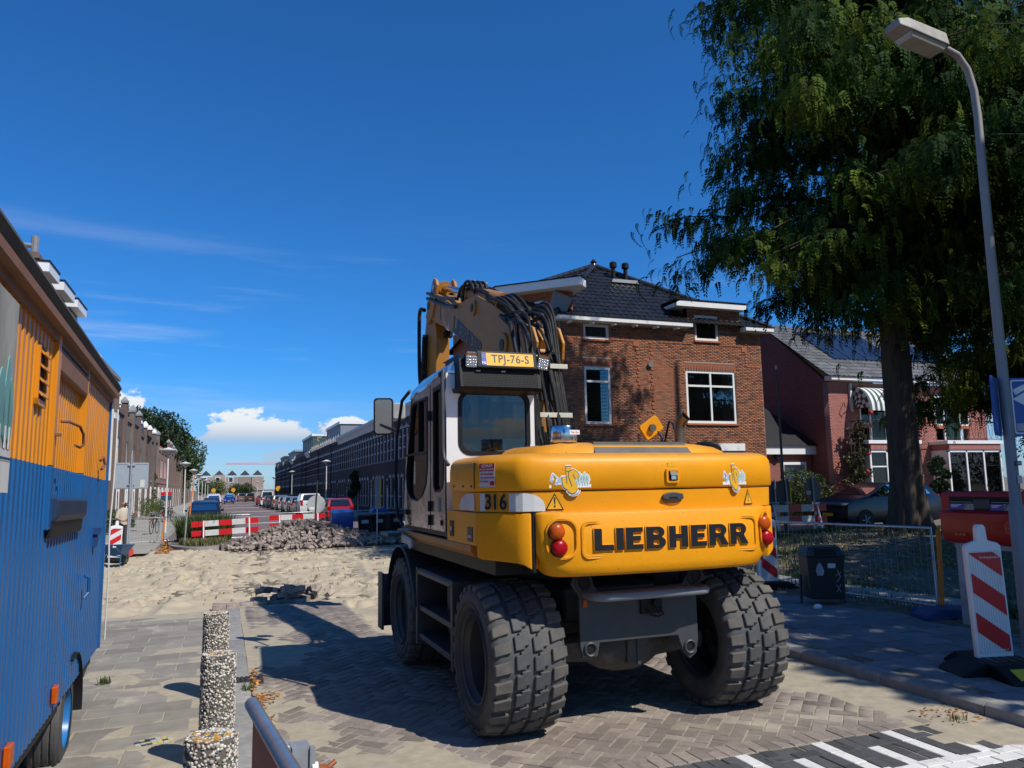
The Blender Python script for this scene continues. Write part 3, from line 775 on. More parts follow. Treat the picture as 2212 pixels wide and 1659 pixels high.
sp1 = np.concatenate([scatter(170, .30, .55, 6.75, 7.35, zl, lambda r, s: (r-.30)*1.4 < (s-6.6)*.45), scatter(60, .28, .36, 7.0, 8.3, zl), scatter(40, .28, .42, 5.6, 6.6, zl)])
sp1[:,2] += npr.uniform(0, .03, len(sp1))
litter('leaf_heap', sp1, 0.035, 'little heap of orange fallen leaves against the edging band')
litter('gutter_leaves', scatter(500, -2.2, -1.75, 29.8, 36.5, lambda r, s: zg(r, s) + .03), 0.09, 'orange fallen leaves lying in the gutter beside the traffic island')
litter('bank_leaves', scatter(4200, 8.6, 24, 9, 19, lambda r, s: ground_z(r, s) + .01), 0.06, 'dead leaves covering the bank under the big tree', mk('dry_litter', (0.42,0.33,0.17), 0.9, tint=0.5, var=0.4))
litter('kerb_leaves', np.concatenate([scatter(160, 5.15, 5.42, 4.4, 7.5, zl, lambda r, s: fbm(r*3, s*2, 7, 2) > .5), scatter(140, 5.0, 5.6, 4.35, 4.8, zl)]), 0.028, 'dead leaves and twigs gathered along the right kerb')
blades('kerb_weeds', scatter(500, 5.05, 5.7, 4.40, 4.75, lambda r, s: zg(r, s) + .01, lambda r, s: fbm(r*3, s*3, 17, 2) > .5), 0.02, 0.07, GRASSY, 'dry weeds in the corner of the kerb and the speed hump', cat='weeds', w=0.004)
# ================================================================ buildings
def brickmat(name, cols, rough=0.85, bump=0.25, noise=0.25):
    """brick face: colour picked per brick by its tint value"""
    m = bpy.data.materials.new(name); m.use_nodes = True
    t = m.node_tree; L = t.links.new; p = t.nodes['Principled BSDF']
    at = t.nodes.new('ShaderNodeAttribute'); at.attribute_name = 'tint'
    cr = t.nodes.new('ShaderNodeValToRGB'); e = cr.color_ramp.elements
    while len(e) < len(cols): e.new(0.5)
    for i, c in enumerate(cols): e[i].position = i/(len(cols)-1); e[i].color = (*c, 1)
    L(at.outputs['Fac'], cr.inputs[0])
    g = t.nodes.new('ShaderNodeNewGeometry'); nz = t.nodes.new('ShaderNodeTexNoise'); nz.inputs['Scale'].default_value = 14; nz.inputs['Detail'].default_value = 6
    L(g.outputs['Position'], nz.inputs['Vector'])
    mr = t.nodes.new('ShaderNodeMapRange'); mr.inputs['To Min'].default_value = 1-noise; mr.inputs['To Max'].default_value = 1+noise; L(nz.outputs['Fac'], mr.inputs['Value'])
    sc = t.nodes.new('ShaderNodeVectorMath'); sc.operation = 'SCALE'; L(cr.outputs[0], sc.inputs[0]); L(mr.outputs[0], sc.inputs['Scale']); L(sc.outputs[0], p.inputs['Base Color'])
    n2 = t.nodes.new('ShaderNodeTexNoise'); n2.inputs['Scale'].default_value = 90; L(g.outputs['Position'], n2.inputs['Vector'])
    bp = t.nodes.new('ShaderNodeBump'); bp.inputs['Strength'].default_value = bump; bp.inputs['Distance'].default_value = .01; L(n2.outputs['Fac'], bp.inputs['Height']); L(bp.outputs[0], p.inputs['Normal'])
    p.inputs['Roughness'].default_value = rough
    MATS[name] = m; return m
def wallmat(name, c1, c2, mortar, bw=0.21, bh=0.0625):
    """far brickwork: too distant to tell the bricks apart"""
    m = bpy.data.materials.new(name); m.use_nodes = True
    t = m.node_tree; L = t.links.new; p = t.nodes['Principled BSDF']
    tc_ = t.nodes.new('ShaderNodeTexCoord'); sp = t.nodes.new('ShaderNodeSeparateXYZ'); L(tc_.outputs['Object'], sp.inputs[0])
    ad = t.nodes.new('ShaderNodeMath'); ad.operation = 'ADD'; L(sp.outputs['X'], ad.inputs[0]); L(sp.outputs['Y'], ad.inputs[1])
    cb = t.nodes.new('ShaderNodeCombineXYZ'); L(ad.outputs[0], cb.inputs['X']); L(sp.outputs['Z'], cb.inputs['Y'])
    bt = t.nodes.new('ShaderNodeTexBrick'); L(cb.outputs[0], bt.inputs['Vector'])
    bt.inputs['Color1'].default_value = (*c1, 1); bt.inputs['Color2'].default_value = (*c2, 1); bt.inputs['Mortar'].default_value = (*mortar, 1)
    bt.inputs['Scale'].default_value = 1; bt.inputs['Brick Width'].default_value = bw; bt.inputs['Row Height'].default_value = bh; bt.inputs['Mortar Size'].default_value = .006
    nz = t.nodes.new('ShaderNodeTexNoise'); nz.inputs['Scale'].default_value = .8; nz.inputs['Detail'].default_value = 7; L(tc_.outputs['Object'], nz.inputs['Vector'])
    oi = t.nodes.new('ShaderNodeObjectInfo')
    a2 = t.nodes.new('ShaderNodeMath'); a2.operation = 'ADD'; L(nz.outputs['Fac'], a2.inputs[0]); L(oi.outputs['Random'], a2.inputs[1])
    mr = t.nodes.new('ShaderNodeMapRange'); mr.inputs['From Max'].default_value = 1.6; mr.inputs['To Min'].default_value = .62; mr.inputs['To Max'].default_value = 1.25; L(a2.outputs[0], mr.inputs['Value'])
    sc = t.nodes.new('ShaderNodeVectorMath'); sc.operation = 'SCALE'; L(bt.outputs['Color'], sc.inputs[0]); L(mr.outputs[0], sc.inputs['Scale']); L(sc.outputs[0], p.inputs['Base Color'])
    p.inputs['Roughness'].default_value = .9
    MATS[name] = m; return m
BR1 = brickmat('corner_brick', [(.085,.045,.036),(.23,.088,.044),(.33,.118,.052),(.27,.098,.050),(.39,.155,.065),(.16,.09,.065)])
BRS = brickmat('soldier_brick', [(.24,.07,.035),(.33,.105,.05),(.28,.09,.045)])
BRP = brickmat('pink_brick', [(.34,.125,.10),(.40,.16,.125),(.37,.14,.115)])
MORT = mk('mortar', (.34,.29,.23), .95, var=.25, scale=8, world_co=True)
MORTP = mk('mortar_pink', (.36,.20,.16), .95, var=.2, scale=8, world_co=True)
TILEM = mk('glazed_roof_tile', (.020,.021,.024), .30, var=.3, scale=6, tint=.35, rand=.35)
GREYT = mk('grey_roof_tile', (.16,.16,.165), .7, var=.3, scale=5, tint=.3, rand=.3)
SOLAR = mk('solar_panel', (.018,.024,.045), .15, var=.2, scale=3)
LEAD = mk('lead_flashing', (.36,.37,.38), .5, .3, var=.3, scale=9)
CURT = mk('net_curtain', (.62,.60,.54), .8, var=.12, scale=3, stretch=(9,9,1))
BLIND = mk('blind_slat', (.50,.46,.36), .6, var=.1)
DGREEN = mk('dark_green_paint', (.012,.035,.026), .35, var=.2)
ROOM = mk('room_dark', (.018,.018,.020), .8, var=.5, scale=1.2)

def hole_wall(name, outer, holes, y0, thick, mat, parent):
    """wall facing -Y in the parent's frame"""
    me = shape_mesh([outer] + [[(a,c),(a,d),(b,d),(b,c)] for a, b, c, d in holes], thick/2)
    for v in me.vertices:
        x, y, z = v.co; v.co = (x, y0 + thick/2 - z, y)
    me.update(); return put(name, me, mat, parent)
def window(parent, x0, x1, z0, z1, y=0.0, fr=.10, vbars=(), hbars=(), sill=True, blind=None, mat=None, depth=.07, glassm=None, curtain=False):
    """frame, panes and sill in an opening of a wall facing -Y; bars as fractions"""
    mat = mat or WHITE
    m = MB(); a, b = y + depth - .05, y + depth + .02
    m.bx(x0,x1,a,b,z0,z0+fr); m.bx(x0,x1,a,b,z1-fr,z1); m.bx(x0,x0+fr,a,b,z0+fr,z1-fr); m.bx(x1-fr,x1,a,b,z0+fr,z1-fr)
    for v in vbars: xm = x0+(x1-x0)*v; m.bx(xm-fr*.4,xm+fr*.4,a+.004,b-.004,z0+fr,z1-fr)
    for h in hbars: zm = z0+(z1-z0)*h; m.bx(x0+fr,x1-fr,a+.008,b-.008,zm-fr*.4,zm+fr*.4)
    w = m.build('window', mat, parent)
    xs = [x0+fr*.5] + [x0+(x1-x0)*v for v in vbars] + [x1-fr*.5]; zs = [z0+fr*.5] + [z0+(z1-z0)*h for h in hbars] + [z1-fr*.5]
    for i in range(len(xs)-1):
        for j in range(len(zs)-1):
            MB().bx(xs[i]+.003,xs[i+1]-.003,y+depth-.012,y+depth-.006,zs[j]+.003,zs[j+1]-.003).build('pane', glassm or GLASS, w)
    MB().add([(x0,y+.9,z0),(x1,y+.9,z0),(x1,y+.9,z1),(x0,y+.9,z1)],[(0,1,2,3)]).build('room', ROOM, w)
    if sill: MB().bx(x0-.06,x1+.06,y-.07,y+.06,z0-.09,z0-.004).build('sill', sill if not isinstance(sill,bool) else CHAS, w, bevel=.01)
    if blind:
        n = int((z1-z0-.14)/.055)
        for k in range(n):
            z = z0+fr+.03+k*.055
            MB().box(((x0+x1)/2,y+depth+.07,z),(x1-x0-2*fr,.045,.004),(-35,0,0)).build('slat', BLIND, w)
    if curtain:
        m = MB(); n = 26
        pts = [(x0+(x1-x0)*k/n, y+depth+.09+.02*math.sin(k*2.1)) for k in range(n+1)]
        for (xa,ya),(xb,yb) in zip(pts,pts[1:]): m.add([(xa,ya,z0+fr*.6),(xb,yb,z0+fr*.6),(xb,yb,z1-fr*.6),(xa,ya,z1-fr*.6)],[(0,1,2,3)])
        m.build('curtain', CURT, w, smooth=60)
    return w
def brick_wall(parent, x0, x1, z0, z1, y, holes, mat, lim=300, key=None, bl=.21, bh=.0525, j=.011, proud=.008, name='brick', extra=None):
    """running-bond bricks facing -Y; the ones picked by key are objects, the rest one joined part"""
    pieces = []
    nz_ = int((z1-z0)/(bh+j))
    for k in range(nz_):
        z = z0 + k*(bh+j)
        x = x0 - (0 if k % 2 == 0 else (bl+j)/2)
        alt = (k//1) % 4 == 2
        while x < x1:
            L_ = bl
            a, b = max(x, x0), min(x+L_, x1)
            segs = [(a, b)]
            for ha, hb, hc, hd in holes:
                if z + bh > hc and z < hd:
                    ns = []
                    for sa, sb in segs:
                        if sb <= ha or sa >= hb: ns.append((sa, sb))
                        else:
                            if sa < ha: ns.append((sa, ha))
                            if sb > hb: ns.append((hb, sb))
                    segs = ns
            for sa, sb in segs:
                if sb - sa > .02: pieces.append((sa, sb, z, z+bh))
            x += L_ + j
    if extra: pieces += extra
    full = [p for p in pieces if p[1]-p[0] > bl*.98]; part = [p for p in pieces if p[1]-p[0] <= bl*.98]
    if key: full.sort(key=key)
    ind, rest = full[:lim], full[lim:] + part
    shared = []
    for q in range(8):
        m = MB(); m.tint = rnd.random(); m.bx(0,bl,-proud,.01,0,bh); me = m.mesh(name); me.materials.append(mat); shared.append(me)
    for a, b, c, d in ind: put(name, rnd.choice(shared), None, parent, (a, y + rnd.uniform(-.002,.002), c))
    A = np.array(rest); n = len(A)
    pr = npr.uniform(-.003,.003,n) - proud
    V = np.empty((n,8,3))
    V[:,:,0] = A[:,[0,1,1,0,0,1,1,0]]; V[:,:,2] = A[:,[2,2,2,2,3,3,3,3]]
    V[:,[0,1,4,5],1] = (y + pr)[:,None]; V[:,[2,3,6,7],1] = y + .01
    F_ = np.array([(0,1,5,4),(1,2,6,5),(3,0,4,7),(4,5,6,7),(0,3,2,1)])
    Q = (F_[None] + (np.arange(n)*8)[:,None,None]).reshape(-1,4)
    me = npmesh('brickwork', V.reshape(-1,3), Q, np.repeat(npr.random(n),5)); me.materials.append(mat)
    o = put('brickwork', me, None, parent); o['kind'] = 'stuff'
    return o
def soldier(parent, x0, x1, z0, h, y, mat, bw=.055, proud=.014, step=False):
    n = int((x1-x0)/(bw+.008)); shared = []
    for q in range(5):
        m = MB(); m.tint = rnd.random(); m.bx(0,bw,-proud,.012,0,h); me = m.mesh('soldier_brick'); me.materials.append(mat); shared.append(me)
    for k in range(n):
        put('soldier_brick', shared[k % 5], None, parent, (x0 + k*(x1-x0)/n, y - (.012 if step and k % 2 else 0), z0 + (.0 if not step or k % 2 else .05)))
TILE_ME = {}
def roof_tiles(parent, A, B, Apex, mat, exp=.34, wid=.27, lim=300, name='roof_tile', right=None):
    """pantiles over the slope A-B (eave) to Apex (or Apex-right ridge)"""
    A, B, C_ = Vector(A), Vector(B), Vector(Apex); D = Vector(right) if right else C_
    ex = (B-A).normalized(); nrm = ex.cross(((C_+D)/2-(A+B)/2)).normalized(); up = nrm.cross(ex).normalized()
    if nrm.z < 0: nrm = -nrm; up = -up
    H_ = (C_-A).dot(up)
    xl = lambda t: (C_-A).dot(ex)*t; xr = lambda t: (B-A).length + ((D-A).dot(ex) - (B-A).length)*t
    prof = [(u, .022*math.sin(u*2*math.pi*.98 + .5) + (.012 if u > .8 else 0)) for u in [i/7 for i in range(8)]]
    pos = []
    k = 0
    while k*exp < H_:
        t = k*exp/H_; a, b = xl(t), xr(t); x = math.floor(a/wid)*wid
        while x < b:
            if x + wid*.6 > a and x + wid*.4 < b: pos.append((x, k*exp))
            x += wid
        k += 1
    if mat.name not in TILE_ME:
        m = MB()
        vs_ = []; n = len(prof); Ls = exp*1.12
        for v, dz in ((0,.030),(Ls,.0)): vs_ += [(u*wid, v, w + dz) for u, w in prof]
        vs_ += [(u*wid, 0, w) for u, w in prof]
        fs = [(i, i+1, n+i+1, n+i) for i in range(n-1)] + [(2*n+i, 2*n+i+1, i+1, i) for i in range(n-1)]
        m.add(vs_, fs); me = m.mesh(name, smooth_angle=50); me.materials.append(mat); TILE_ME[mat.name] = (me, np.array(vs_), fs)
    me, vs_, fs = TILE_ME[mat.name]
    M3 = Matrix((ex, up, nrm)).transposed()
    for x, v in pos[:lim]:
        o = bpy.data.objects.new(name, me); COL.objects.link(o); o.parent = parent
        o.matrix_local = Matrix.Translation(A + ex*x + up*v + nrm*rnd.uniform(.0,.006)) @ M3.to_4x4()
    rest = pos[lim:]
    if rest:
        E_ = np.array(M3); base = np.array(A)
        off = np.array([[x, v, npr.uniform(0,.006)] for x, v in rest])
        V = ((vs_[None] + off[:,None,:]) @ E_.T + base).reshape(-1,3)
        Q = (np.array(fs)[None] + (np.arange(len(rest))*len(vs_))[:,None,None]).reshape(-1,4)
        m2_ = npmesh('tile_field', V, Q, np.repeat(npr.random(len(rest)), len(fs))); m2_.materials.append(mat); m2_.polygons.foreach_set('use_smooth',[True]*len(m2_.polygons)); m2_.set_sharp_from_angle(angle=R(50))
        o = put('tile_field', m2_, None, parent); o['kind'] = 'stuff'

# ---------------------------------------------------------------- brick corner house
CH = empty('corner_house', (0, 26.5, 0)); tag(CH, 'two storey brown brick corner house with black glazed tile roof', 'house')
# frame: x = street right axis, y = 0 at the front wall
holes = [(12.89,14.0,7.36,7.95),(12.87,14.02,4.04,6.28),(17.43,19.82,4.12,6.28),(17.97,19.12,7.54,8.60),(18.0,20.1,.9,2.98)]
wall = hole_wall('wall', [(11.8,-.3),(21.2,-.3),(21.2,8.0),(20.2,8.0),(20.2,8.95),(17.62,8.95),(17.62,8.0),(11.8,8.0)], holes, 0, .30, MORT, CH)
lint = [(12.82,14.08,6.28,6.60),(17.38,19.88,6.28,6.60)]
brick_wall(wall, 11.8, 21.2, 1.2, 7.97, 0, holes + lint, BR1, key=lambda p: abs(p[0]-16.0)+abs(p[2]-5.6)*.8)
brick_wall(wall, 17.62, 20.2, 7.97, 8.9, 0, holes, BR1, lim=0)
for a, b, c, d in lint: soldier(wall, a, b, c+.02, .19, 0, BRS, step=True); soldier(wall, a, b, c+.26, .055, 0, BRS)
# proud toothed brick piers drawn on the wall
for xx in (15.16, 15.78):
    for k in range(21):
        z = 4.2 + k*.155
        MB().bx(xx + (.05 if k % 2 else 0), xx + .11 + (.05 if k % 2 else 0), -.035, .0, z, z+.075).build('toothed_brick', BR1, wall)
for k in range(8): MB().bx(20.35+(.04 if k%2 else 0),20.45+(.04 if k%2 else 0),-.032,0,6.55+k*.13,6.62+k*.13).build('toothed_brick', BR1, wall)
for a, b, z in ((14.05,15.3,7.36),(16.25,17.9,7.36),(19.2,20.4,7.36),(20.45,21.2,6.5)):
    n_ = int((b-a)/.22)
    for k in range(n_): MB().bx(a+k*.22,a+k*.22+.21,-.03,.0,z,z+.055).build('string_brick', BR1, wall)
for q in (15.2, 20.35, 12.3): MB().bx(q-.13,q+.13,-.03,0,7.15,7.36).build('square_brick_panel', BRS, wall)
window(wall, *holes[0], sill=BRS, curtain=True); window(wall, *holes[1], hbars=(.74,), sill=BRS, blind=True); window(wall, *holes[2], vbars=(.5,), hbars=(.71,), sill=BRS)
window(wall, *holes[3], sill=BRS, curtain=True); window(wall, *holes[4], vbars=(.5,), sill=BRS)
MB().bx(17.95,20.1,-.06,.0,3.0,3.30).build('lintel_board', WHITE, wall, bevel=.006)
MB().lathe([(.11,-.12),(.11,-.02),(.05,.0)],14,(15.78,0,6.44),'y').build('flue_terminal', STEEL, wall, smooth=40)
MB().tube([(11.86,-.09,7.95),(11.86,-.09,1.0)],.045,10).build('downpipe', mk('grey_downpipe',(.13,.16,.18),.5), wall, smooth=60)
# diagonal corner wall and street side
cw_ = empty('corner_wall', (11.8,0,0)); cw_.parent = CH; cw_.rotation_euler = (0,0,R(180-46)); 
cwl = hole_wall('wall', [(0,-.4),(2.1,-.4),(2.1,9.2),(0,9.2)], [(.55,1.75,7.2,8.85)], 0, -.25, MORT, CH); 
cwl.location = (11.8,0,0); cwl.rotation_euler = (0,0,R(180-47)); bpy.data.objects.remove(cw_)
# bricks of the corner face outward: mirror the wall frame
cf = empty('corner_face', (11.8-2.1*math.cos(R(47)), 2.1*math.sin(R(47)), 0)); cf.parent = CH; cf.rotation_euler = (0,0,R(-47))
brick_wall(cf, 0, 2.1, 2.0, 9.15, 0, [(.35,1.55,7.2,8.85)], BR1, lim=40, key=lambda p: -p[2])
window(cf, .35, 1.55, 7.2, 8.85, vbars=(.5,), sill=WHITE, depth=.06)
MB().prism([(10.1,1.1),(12.35,-1.05),(12.75,-.65),(12.75,3.0),(9.8,6.5),(9.8,1.4)],'z',9.20,9.52).build('corner_eave', WHITE, CH, bevel=.01)
MB().prism([(10.05,1.1),(12.38,-1.10),(12.8,-.65),(12.8,3.0),(9.75,6.5),(9.75,1.4)],'z',9.52,9.56).build('corner_eave_edge', BLK, CH)
MB().prism([(11.8,.05),(12.5,.05),(12.5,9.0),(10.6,9.0),(10.38,1.6)],'z',8.0,9.2).build('corner_attic', BR1, CH)
MB().bx(10.36,10.6,1.6,9.4,-.4,9.1).build('street_wall', BR1, CH); MB().bx(21.0,21.2,.3,9.4,-.3,8.0).build('side_wall', BR1, CH)
# eaves
g_ = MB().bx(11.66,17.62,-.42,.0,7.99,8.165); gt = g_.build('gutter', WHITE, CH, bevel=.008); MB().bx(11.62,17.66,-.45,0,8.168,8.20).build('gutter_edge', BLK, gt)
g_ = MB().bx(20.2,21.62,-.42,.0,7.99,8.165); gt = g_.build('gutter', WHITE, CH, bevel=.008); MB().bx(20.2,21.66,-.45,0,8.168,8.20).build('gutter_edge', BLK, gt)
for k in range(6): MB().bx(12.2+k*.95,12.26+k*.95,-.36,0,7.90,7.985).build('rafter_end', WHITE, CH)
dm = MB().prism([(16.95,8.86),(17.35,8.86),(20.35,8.86),(20.35,9.10),(17.35,9.12),(17.2,9.12),(16.95,9.0)],'y',-.32,2.4).build('dormer_roof', WHITE, CH, bevel=.01); MB().bx(16.92,20.4,-.36,2.4,9.125,9.16).build('dormer_edge', BLK, dm)
MB().bx(17.62,17.66,.0,2.0,8.0,8.86).build('dormer_cheek', LEAD, dm); MB().bx(17.66,20.2,.35,2.2,8.0,8.85).build('dormer_body', BR1, dm)
MB().prism([(11.5,8.25),(12.1,8.25),(12.45,8.9),(11.7,9.15)],'y',-.1,.25).build('flashing', LEAD, CH)
# roof: slopes to a short ridge
APEX = (15.3,3.7,11.45); APR = (15.6,7.0,11.45)
FL, FR, RB, LB, LF = (11.55,-.30,8.17),(21.6,-.30,8.17),(21.6,9.6,8.17),(10.0,9.6,8.17),(10.0,1.6,9.2)
rf_ = MB().add([FL,FR,APEX],[(0,1,2)]).add([FR,RB,APR,APEX],[(0,1,2,3)]).add([LF,FL,APEX],[(0,1,2)]).add([LB,LF,APEX,APR],[(0,1,2,3)]).add([RB,LB,APR],[(0,1,2)]).build('roof', BLK, CH)
roof_tiles(rf_, FL, FR, APEX, TILEM); roof_tiles(rf_, LF, FL, APEX, TILEM, lim=20)
def ridge_caps(parent, a, b, mat, step=.36):
    a, b = Vector(a), Vector(b); n = int((b-a).length/step)
    for k in range(n):
        p, q = a.lerp(b, k/n), a.lerp(b, (k+1.12)/n)
        MB().tube([p + Vector((0,0,.03)), q + Vector((0,0,.05))],[.125,.10],8).build('ridge_tile', mat, parent, smooth=50)
ridge_caps(rf_, FR, APEX, TILEM); ridge_caps(rf_, LF, APEX, TILEM); ridge_caps(rf_, FL, APEX, TILEM)
MB().lathe([(.14,0),(.10,.12),(.16,.16),(.05,.3)],12,(APEX[0],APEX[1],APEX[2]+.03)).build('finial', TILEM, rf_, smooth=50)
for x in (15.75,16.35):
    MB().lathe([(.09,0),(.09,.55),(.16,.57),(.16,.78),(.10,.82)],12,(x,2.70,10.60)).build('roof_vent', BLK, rf_, smooth=40)
MB().prism([(15.45,10.40),(16.75,10.40),(16.7,10.54),(15.5,10.54)],'y',2.28,2.40).build('vent_flashing', LEAD, rf_)

# ---------------------------------------------------------------- pink brick pair of houses behind the tree
PH = empty('pink_house', (0, 28.0, 0)); tag(PH, 'pair of pink brick houses with balconies over bay windows', 'house')
ph = [(27.75,29.75,3.55,5.75),(32.55,34.72,3.58,5.75),(27.3,30.2,.5,3.0),(32.2,35.5,.5,3.05)]
pw = hole_wall('wall', [(26.05,-.3),(36.0,-.3),(36.0,6.25),(26.05,6.25)], ph, 0, .3, MORTP, PH)
brick_wall(pw, 26.05, 36.0, .3, 6.2, 0, ph, BRP, lim=300, key=lambda p: abs(p[0]-26.6)*1.0+abs(p[2]-5.2))
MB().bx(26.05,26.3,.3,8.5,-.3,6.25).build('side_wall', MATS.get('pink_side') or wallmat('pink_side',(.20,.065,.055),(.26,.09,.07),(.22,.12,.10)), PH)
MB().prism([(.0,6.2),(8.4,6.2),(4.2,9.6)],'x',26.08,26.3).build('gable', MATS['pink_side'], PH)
gt = MB().bx(25.9,36.4,-.45,0,6.30,6.50).build('gutter', WHITE, PH, bevel=.008)
rfp = MB().add([(25.7,-.5,6.45),(36.4,-.5,6.45),(36.4,4.2,9.75),(25.7,4.2,9.75)],[(0,1,2,3)]).add([(25.7,8.8,6.45),(36.4,8.8,6.45),(36.4,4.2,9.75),(25.7,4.2,9.75)],[(3,2,1,0)]).build('roof', GREYT, PH)
roof_tiles(rfp, (25.7,-.5,6.47), (36.4,-.5,6.47), (25.7,4.2,9.77), GREYT, exp=.36, wid=.28, lim=120, right=(36.4,4.2,9.77))
for i in range(4):
    for j in range(2):
        a = Vector((27.4+i*1.06, .95+j*1.25, 0)); dz = lambda y: 6.45 + (y+.5)*.702 + .14
        MB().add([(a.x,a.y,dz(a.y)),(a.x+1.0,a.y,dz(a.y)),(a.x+1.0,a.y+1.2,dz(a.y+1.2)),(a.x,a.y+1.2,dz(a.y+1.2)),(a.x,a.y,dz(a.y)-.04),(a.x+1.0,a.y,dz(a.y)-.04),(a.x+1.0,a.y+1.2,dz(a.y+1.2)-.04),(a.x,a.y+1.2,dz(a.y+1.2)-.04)],[(0,1,2,3),(4,5,1,0),(5,6,2,1),(7,4,0,3)]).build('solar_panel', SOLAR, rfp)
for i in range(2): MB().add([(32.4+i*1.3,1.0,6.45+1.5*.702+.15),(33.6+i*1.3,1.0,6.45+1.5*.702+.15),(33.6+i*1.3,2.6,6.45+3.1*.702+.15),(32.4+i*1.3,2.6,6.45+3.1*.702+.15)],[(0,1,2,3)]).build('solar_panel', SOLAR, rfp)
def balcony_bay(x0, x1, doorx, shutters, awn):
    cx0, cx1 = x0+.25, x1-.1
    sl_ = MB().bx(x0-.15,x1+.15,-1.05,.0,3.34,3.50).build('balcony_slab', WHITE, PH, bevel=.01)
    fa = MB().bx(x0,x1,-.98,0,3.06,3.335).build('bay_fascia', BRP, sl_)
    soldier(fa, x0, x1, 3.07, .25, -.98, BRP, bw=.06)
    # railing with wavy bars
    rl = MB().tube([(x0-.1,-.98,4.42),(x1+.1,-.98,4.42)],.022,6).tube([(x0-.1,-.98,3.58),(x1+.1,-.98,3.58)],.016,6)
    for x in (x0-.1,x1+.1): rl.tube([(x,-.98,3.5),(x,-.98,4.42)],.02,6); rl.tube([(x,-.98,4.42),(x,0,4.42)],.02,6)
    rlo = rl.build('railing', BLK, sl_)
    n_ = int((x1-x0)/.36)
    for k in range(n_):
        x = x0 + (k+.5)*(x1-x0)/n_
        MB().tube([(x-.16,-.98,4.42),(x-.10,-.98,4.0),(x-.07,-.98,3.72),(x,-.98,3.62),(x+.07,-.98,3.72),(x+.10,-.98,4.0),(x+.16,-.98,4.42)],.010,5).build('baluster', BLK, rlo)
    # balcony door between two narrow lights
    d0, d1 = doorx
    f = MB(); 
    for x in (d0-.62,d0-.04,d1,d1+.58): f.bx(x,x+.075,-.02,.06,3.58 if d0-.1<x<d1+.02 else 4.3,5.75)
    f.bx(d0-.62,d1+.655,-.02,.06,5.66,5.75); f.bx(d0-.62,d0,-.02,.06,4.3,4.37); f.bx(d1,d1+.655,-.02,.06,4.3,4.37)
    fo = f.build('door_frame', WHITE, PH)
    dr = MB().bx(d0+.04,d1,.02,.06,3.58,4.42).bx(d0+.04,d0+.14,.02,.06,4.42,5.66).bx(d1-.10,d1,.02,.06,4.42,5.66).bx(d0+.14,d1-.10,.02,.06,5.56,5.66).build('balcony_door', DGREEN, PH, bevel=.004)
    MB().bx(d0+.13,d1-.09,.035,.042,4.4,5.58).build('pane', GLASS, dr); MB().bx(d1-.08,d1-.03,-.03,.02,4.45,4.49).build('handle', CHROME, dr)
    for a, b in ((d0-.55,d0-.04),(d1+.075,d1+.58)): MB().bx(a,b,.03,.037,4.37,5.66).build('pane', GLASS, fo); MB().bx(a-.08,b+.08,-.10,.0,4.14,4.29).build('sill', BRS, fo)
    MB().add([(d0-.7,.85,3.5),(d1+.7,.85,3.5),(d1+.7,.85,5.8),(d0-.7,.85,5.8)],[(0,1,2,3)]).build('room', ROOM, PH)
    # bay below
    by = MB(); nb = 3
    for k in range(nb+1):
        x = x0 + (x1-x0)*k/nb; by.bx(x-.05,x+.05,-.95,-.83,.6,3.05)
    by.bx(x0-.05,x1+.05,-.95,-.83,2.95,3.06); by.bx(x0-.05,x1+.05,-.97,-.8,.5,.62); by.bx(x0-.05,x0+.05,-.83,0,.6,3.05); by.bx(x1-.05,x1+.05,-.83,0,.6,3.05)
    bo = by.build('bay_window', WHITE, PH, bevel=.006)
    MB().bx(x0-.02,x1+.02,-.92,-.05,-.3,.5).build('bay_base', BRP, bo)
    MB().add([(x0,-.15,.5),(x1,-.15,.5),(x1,-.15,3.0),(x0,-.15,3.0)],[(0,1,2,3)]).build('room', ROOM, bo)
    for k in range(nb):
        a, b = x0+(x1-x0)*k/nb+.05, x0+(x1-x0)*(k+1)/nb-.05
        MB().bx(a,b,-.895,-.888,.62,2.95).build('pane', GLASS, bo); MB().bx(a,b,-.93,-.86,2.28,2.34).build('transom', BLK if not shutters else WHITE, bo)
        if shutters and k > 0:
            for q in range(22): MB().box(((a+b)/2,-.83,.70+q*.1),((b-a)*.94,.06,.014),(35 if q<15 else 70,0,0)).build('shutter_slat', WHITE, bo)
            MB().bx((a+b)/2-.03,(a+b)/2+.03,-.86,-.80,.62,2.95).build('shutter_stile', WHITE, bo)
        elif shutters:
            for q in range(28): MB().box(((a+b)/2,-.83,.70+q*.055),((b-a)*.94,.04,.006),(30,0,0)).build('blind_slat', BLIND, bo)
        else:
            MB().add([(a,-.85,.62),(b,-.85,.62),(b,-.85,1.75),(a,-.85,1.75)],[(0,1,2,3)]).build('frosted_film', mk('frosted_film',(.12,.135,.14),.6) if 'frosted_film' not in MATS else MATS['frosted_film'], bo)
            for u in (1,2,3):
                MB().bx(a+(b-a)*u/4-.008,a+(b-a)*u/4+.008,-.898,-.885,2.36,2.94).build('leading', BLK, bo)
            for u in (1,2): MB().bx(a,b,-.8985,-.8845,2.34+.2*u-.008,2.34+.2*u+.008).build('leading', BLK, bo)
            cxx = (a+b)/2; MB().prism([(cxx,2.45),(cxx+.14,2.64),(cxx,2.83),(cxx-.14,2.64)],'y',-.905,-.8995).build('lozenge', ROOM, bo)
    return sl_
balcony_bay(27.35, 30.25, (28.45,29.35), True, True)
balcony_bay(32.15, 35.55, (33.15,34.15), False, False)
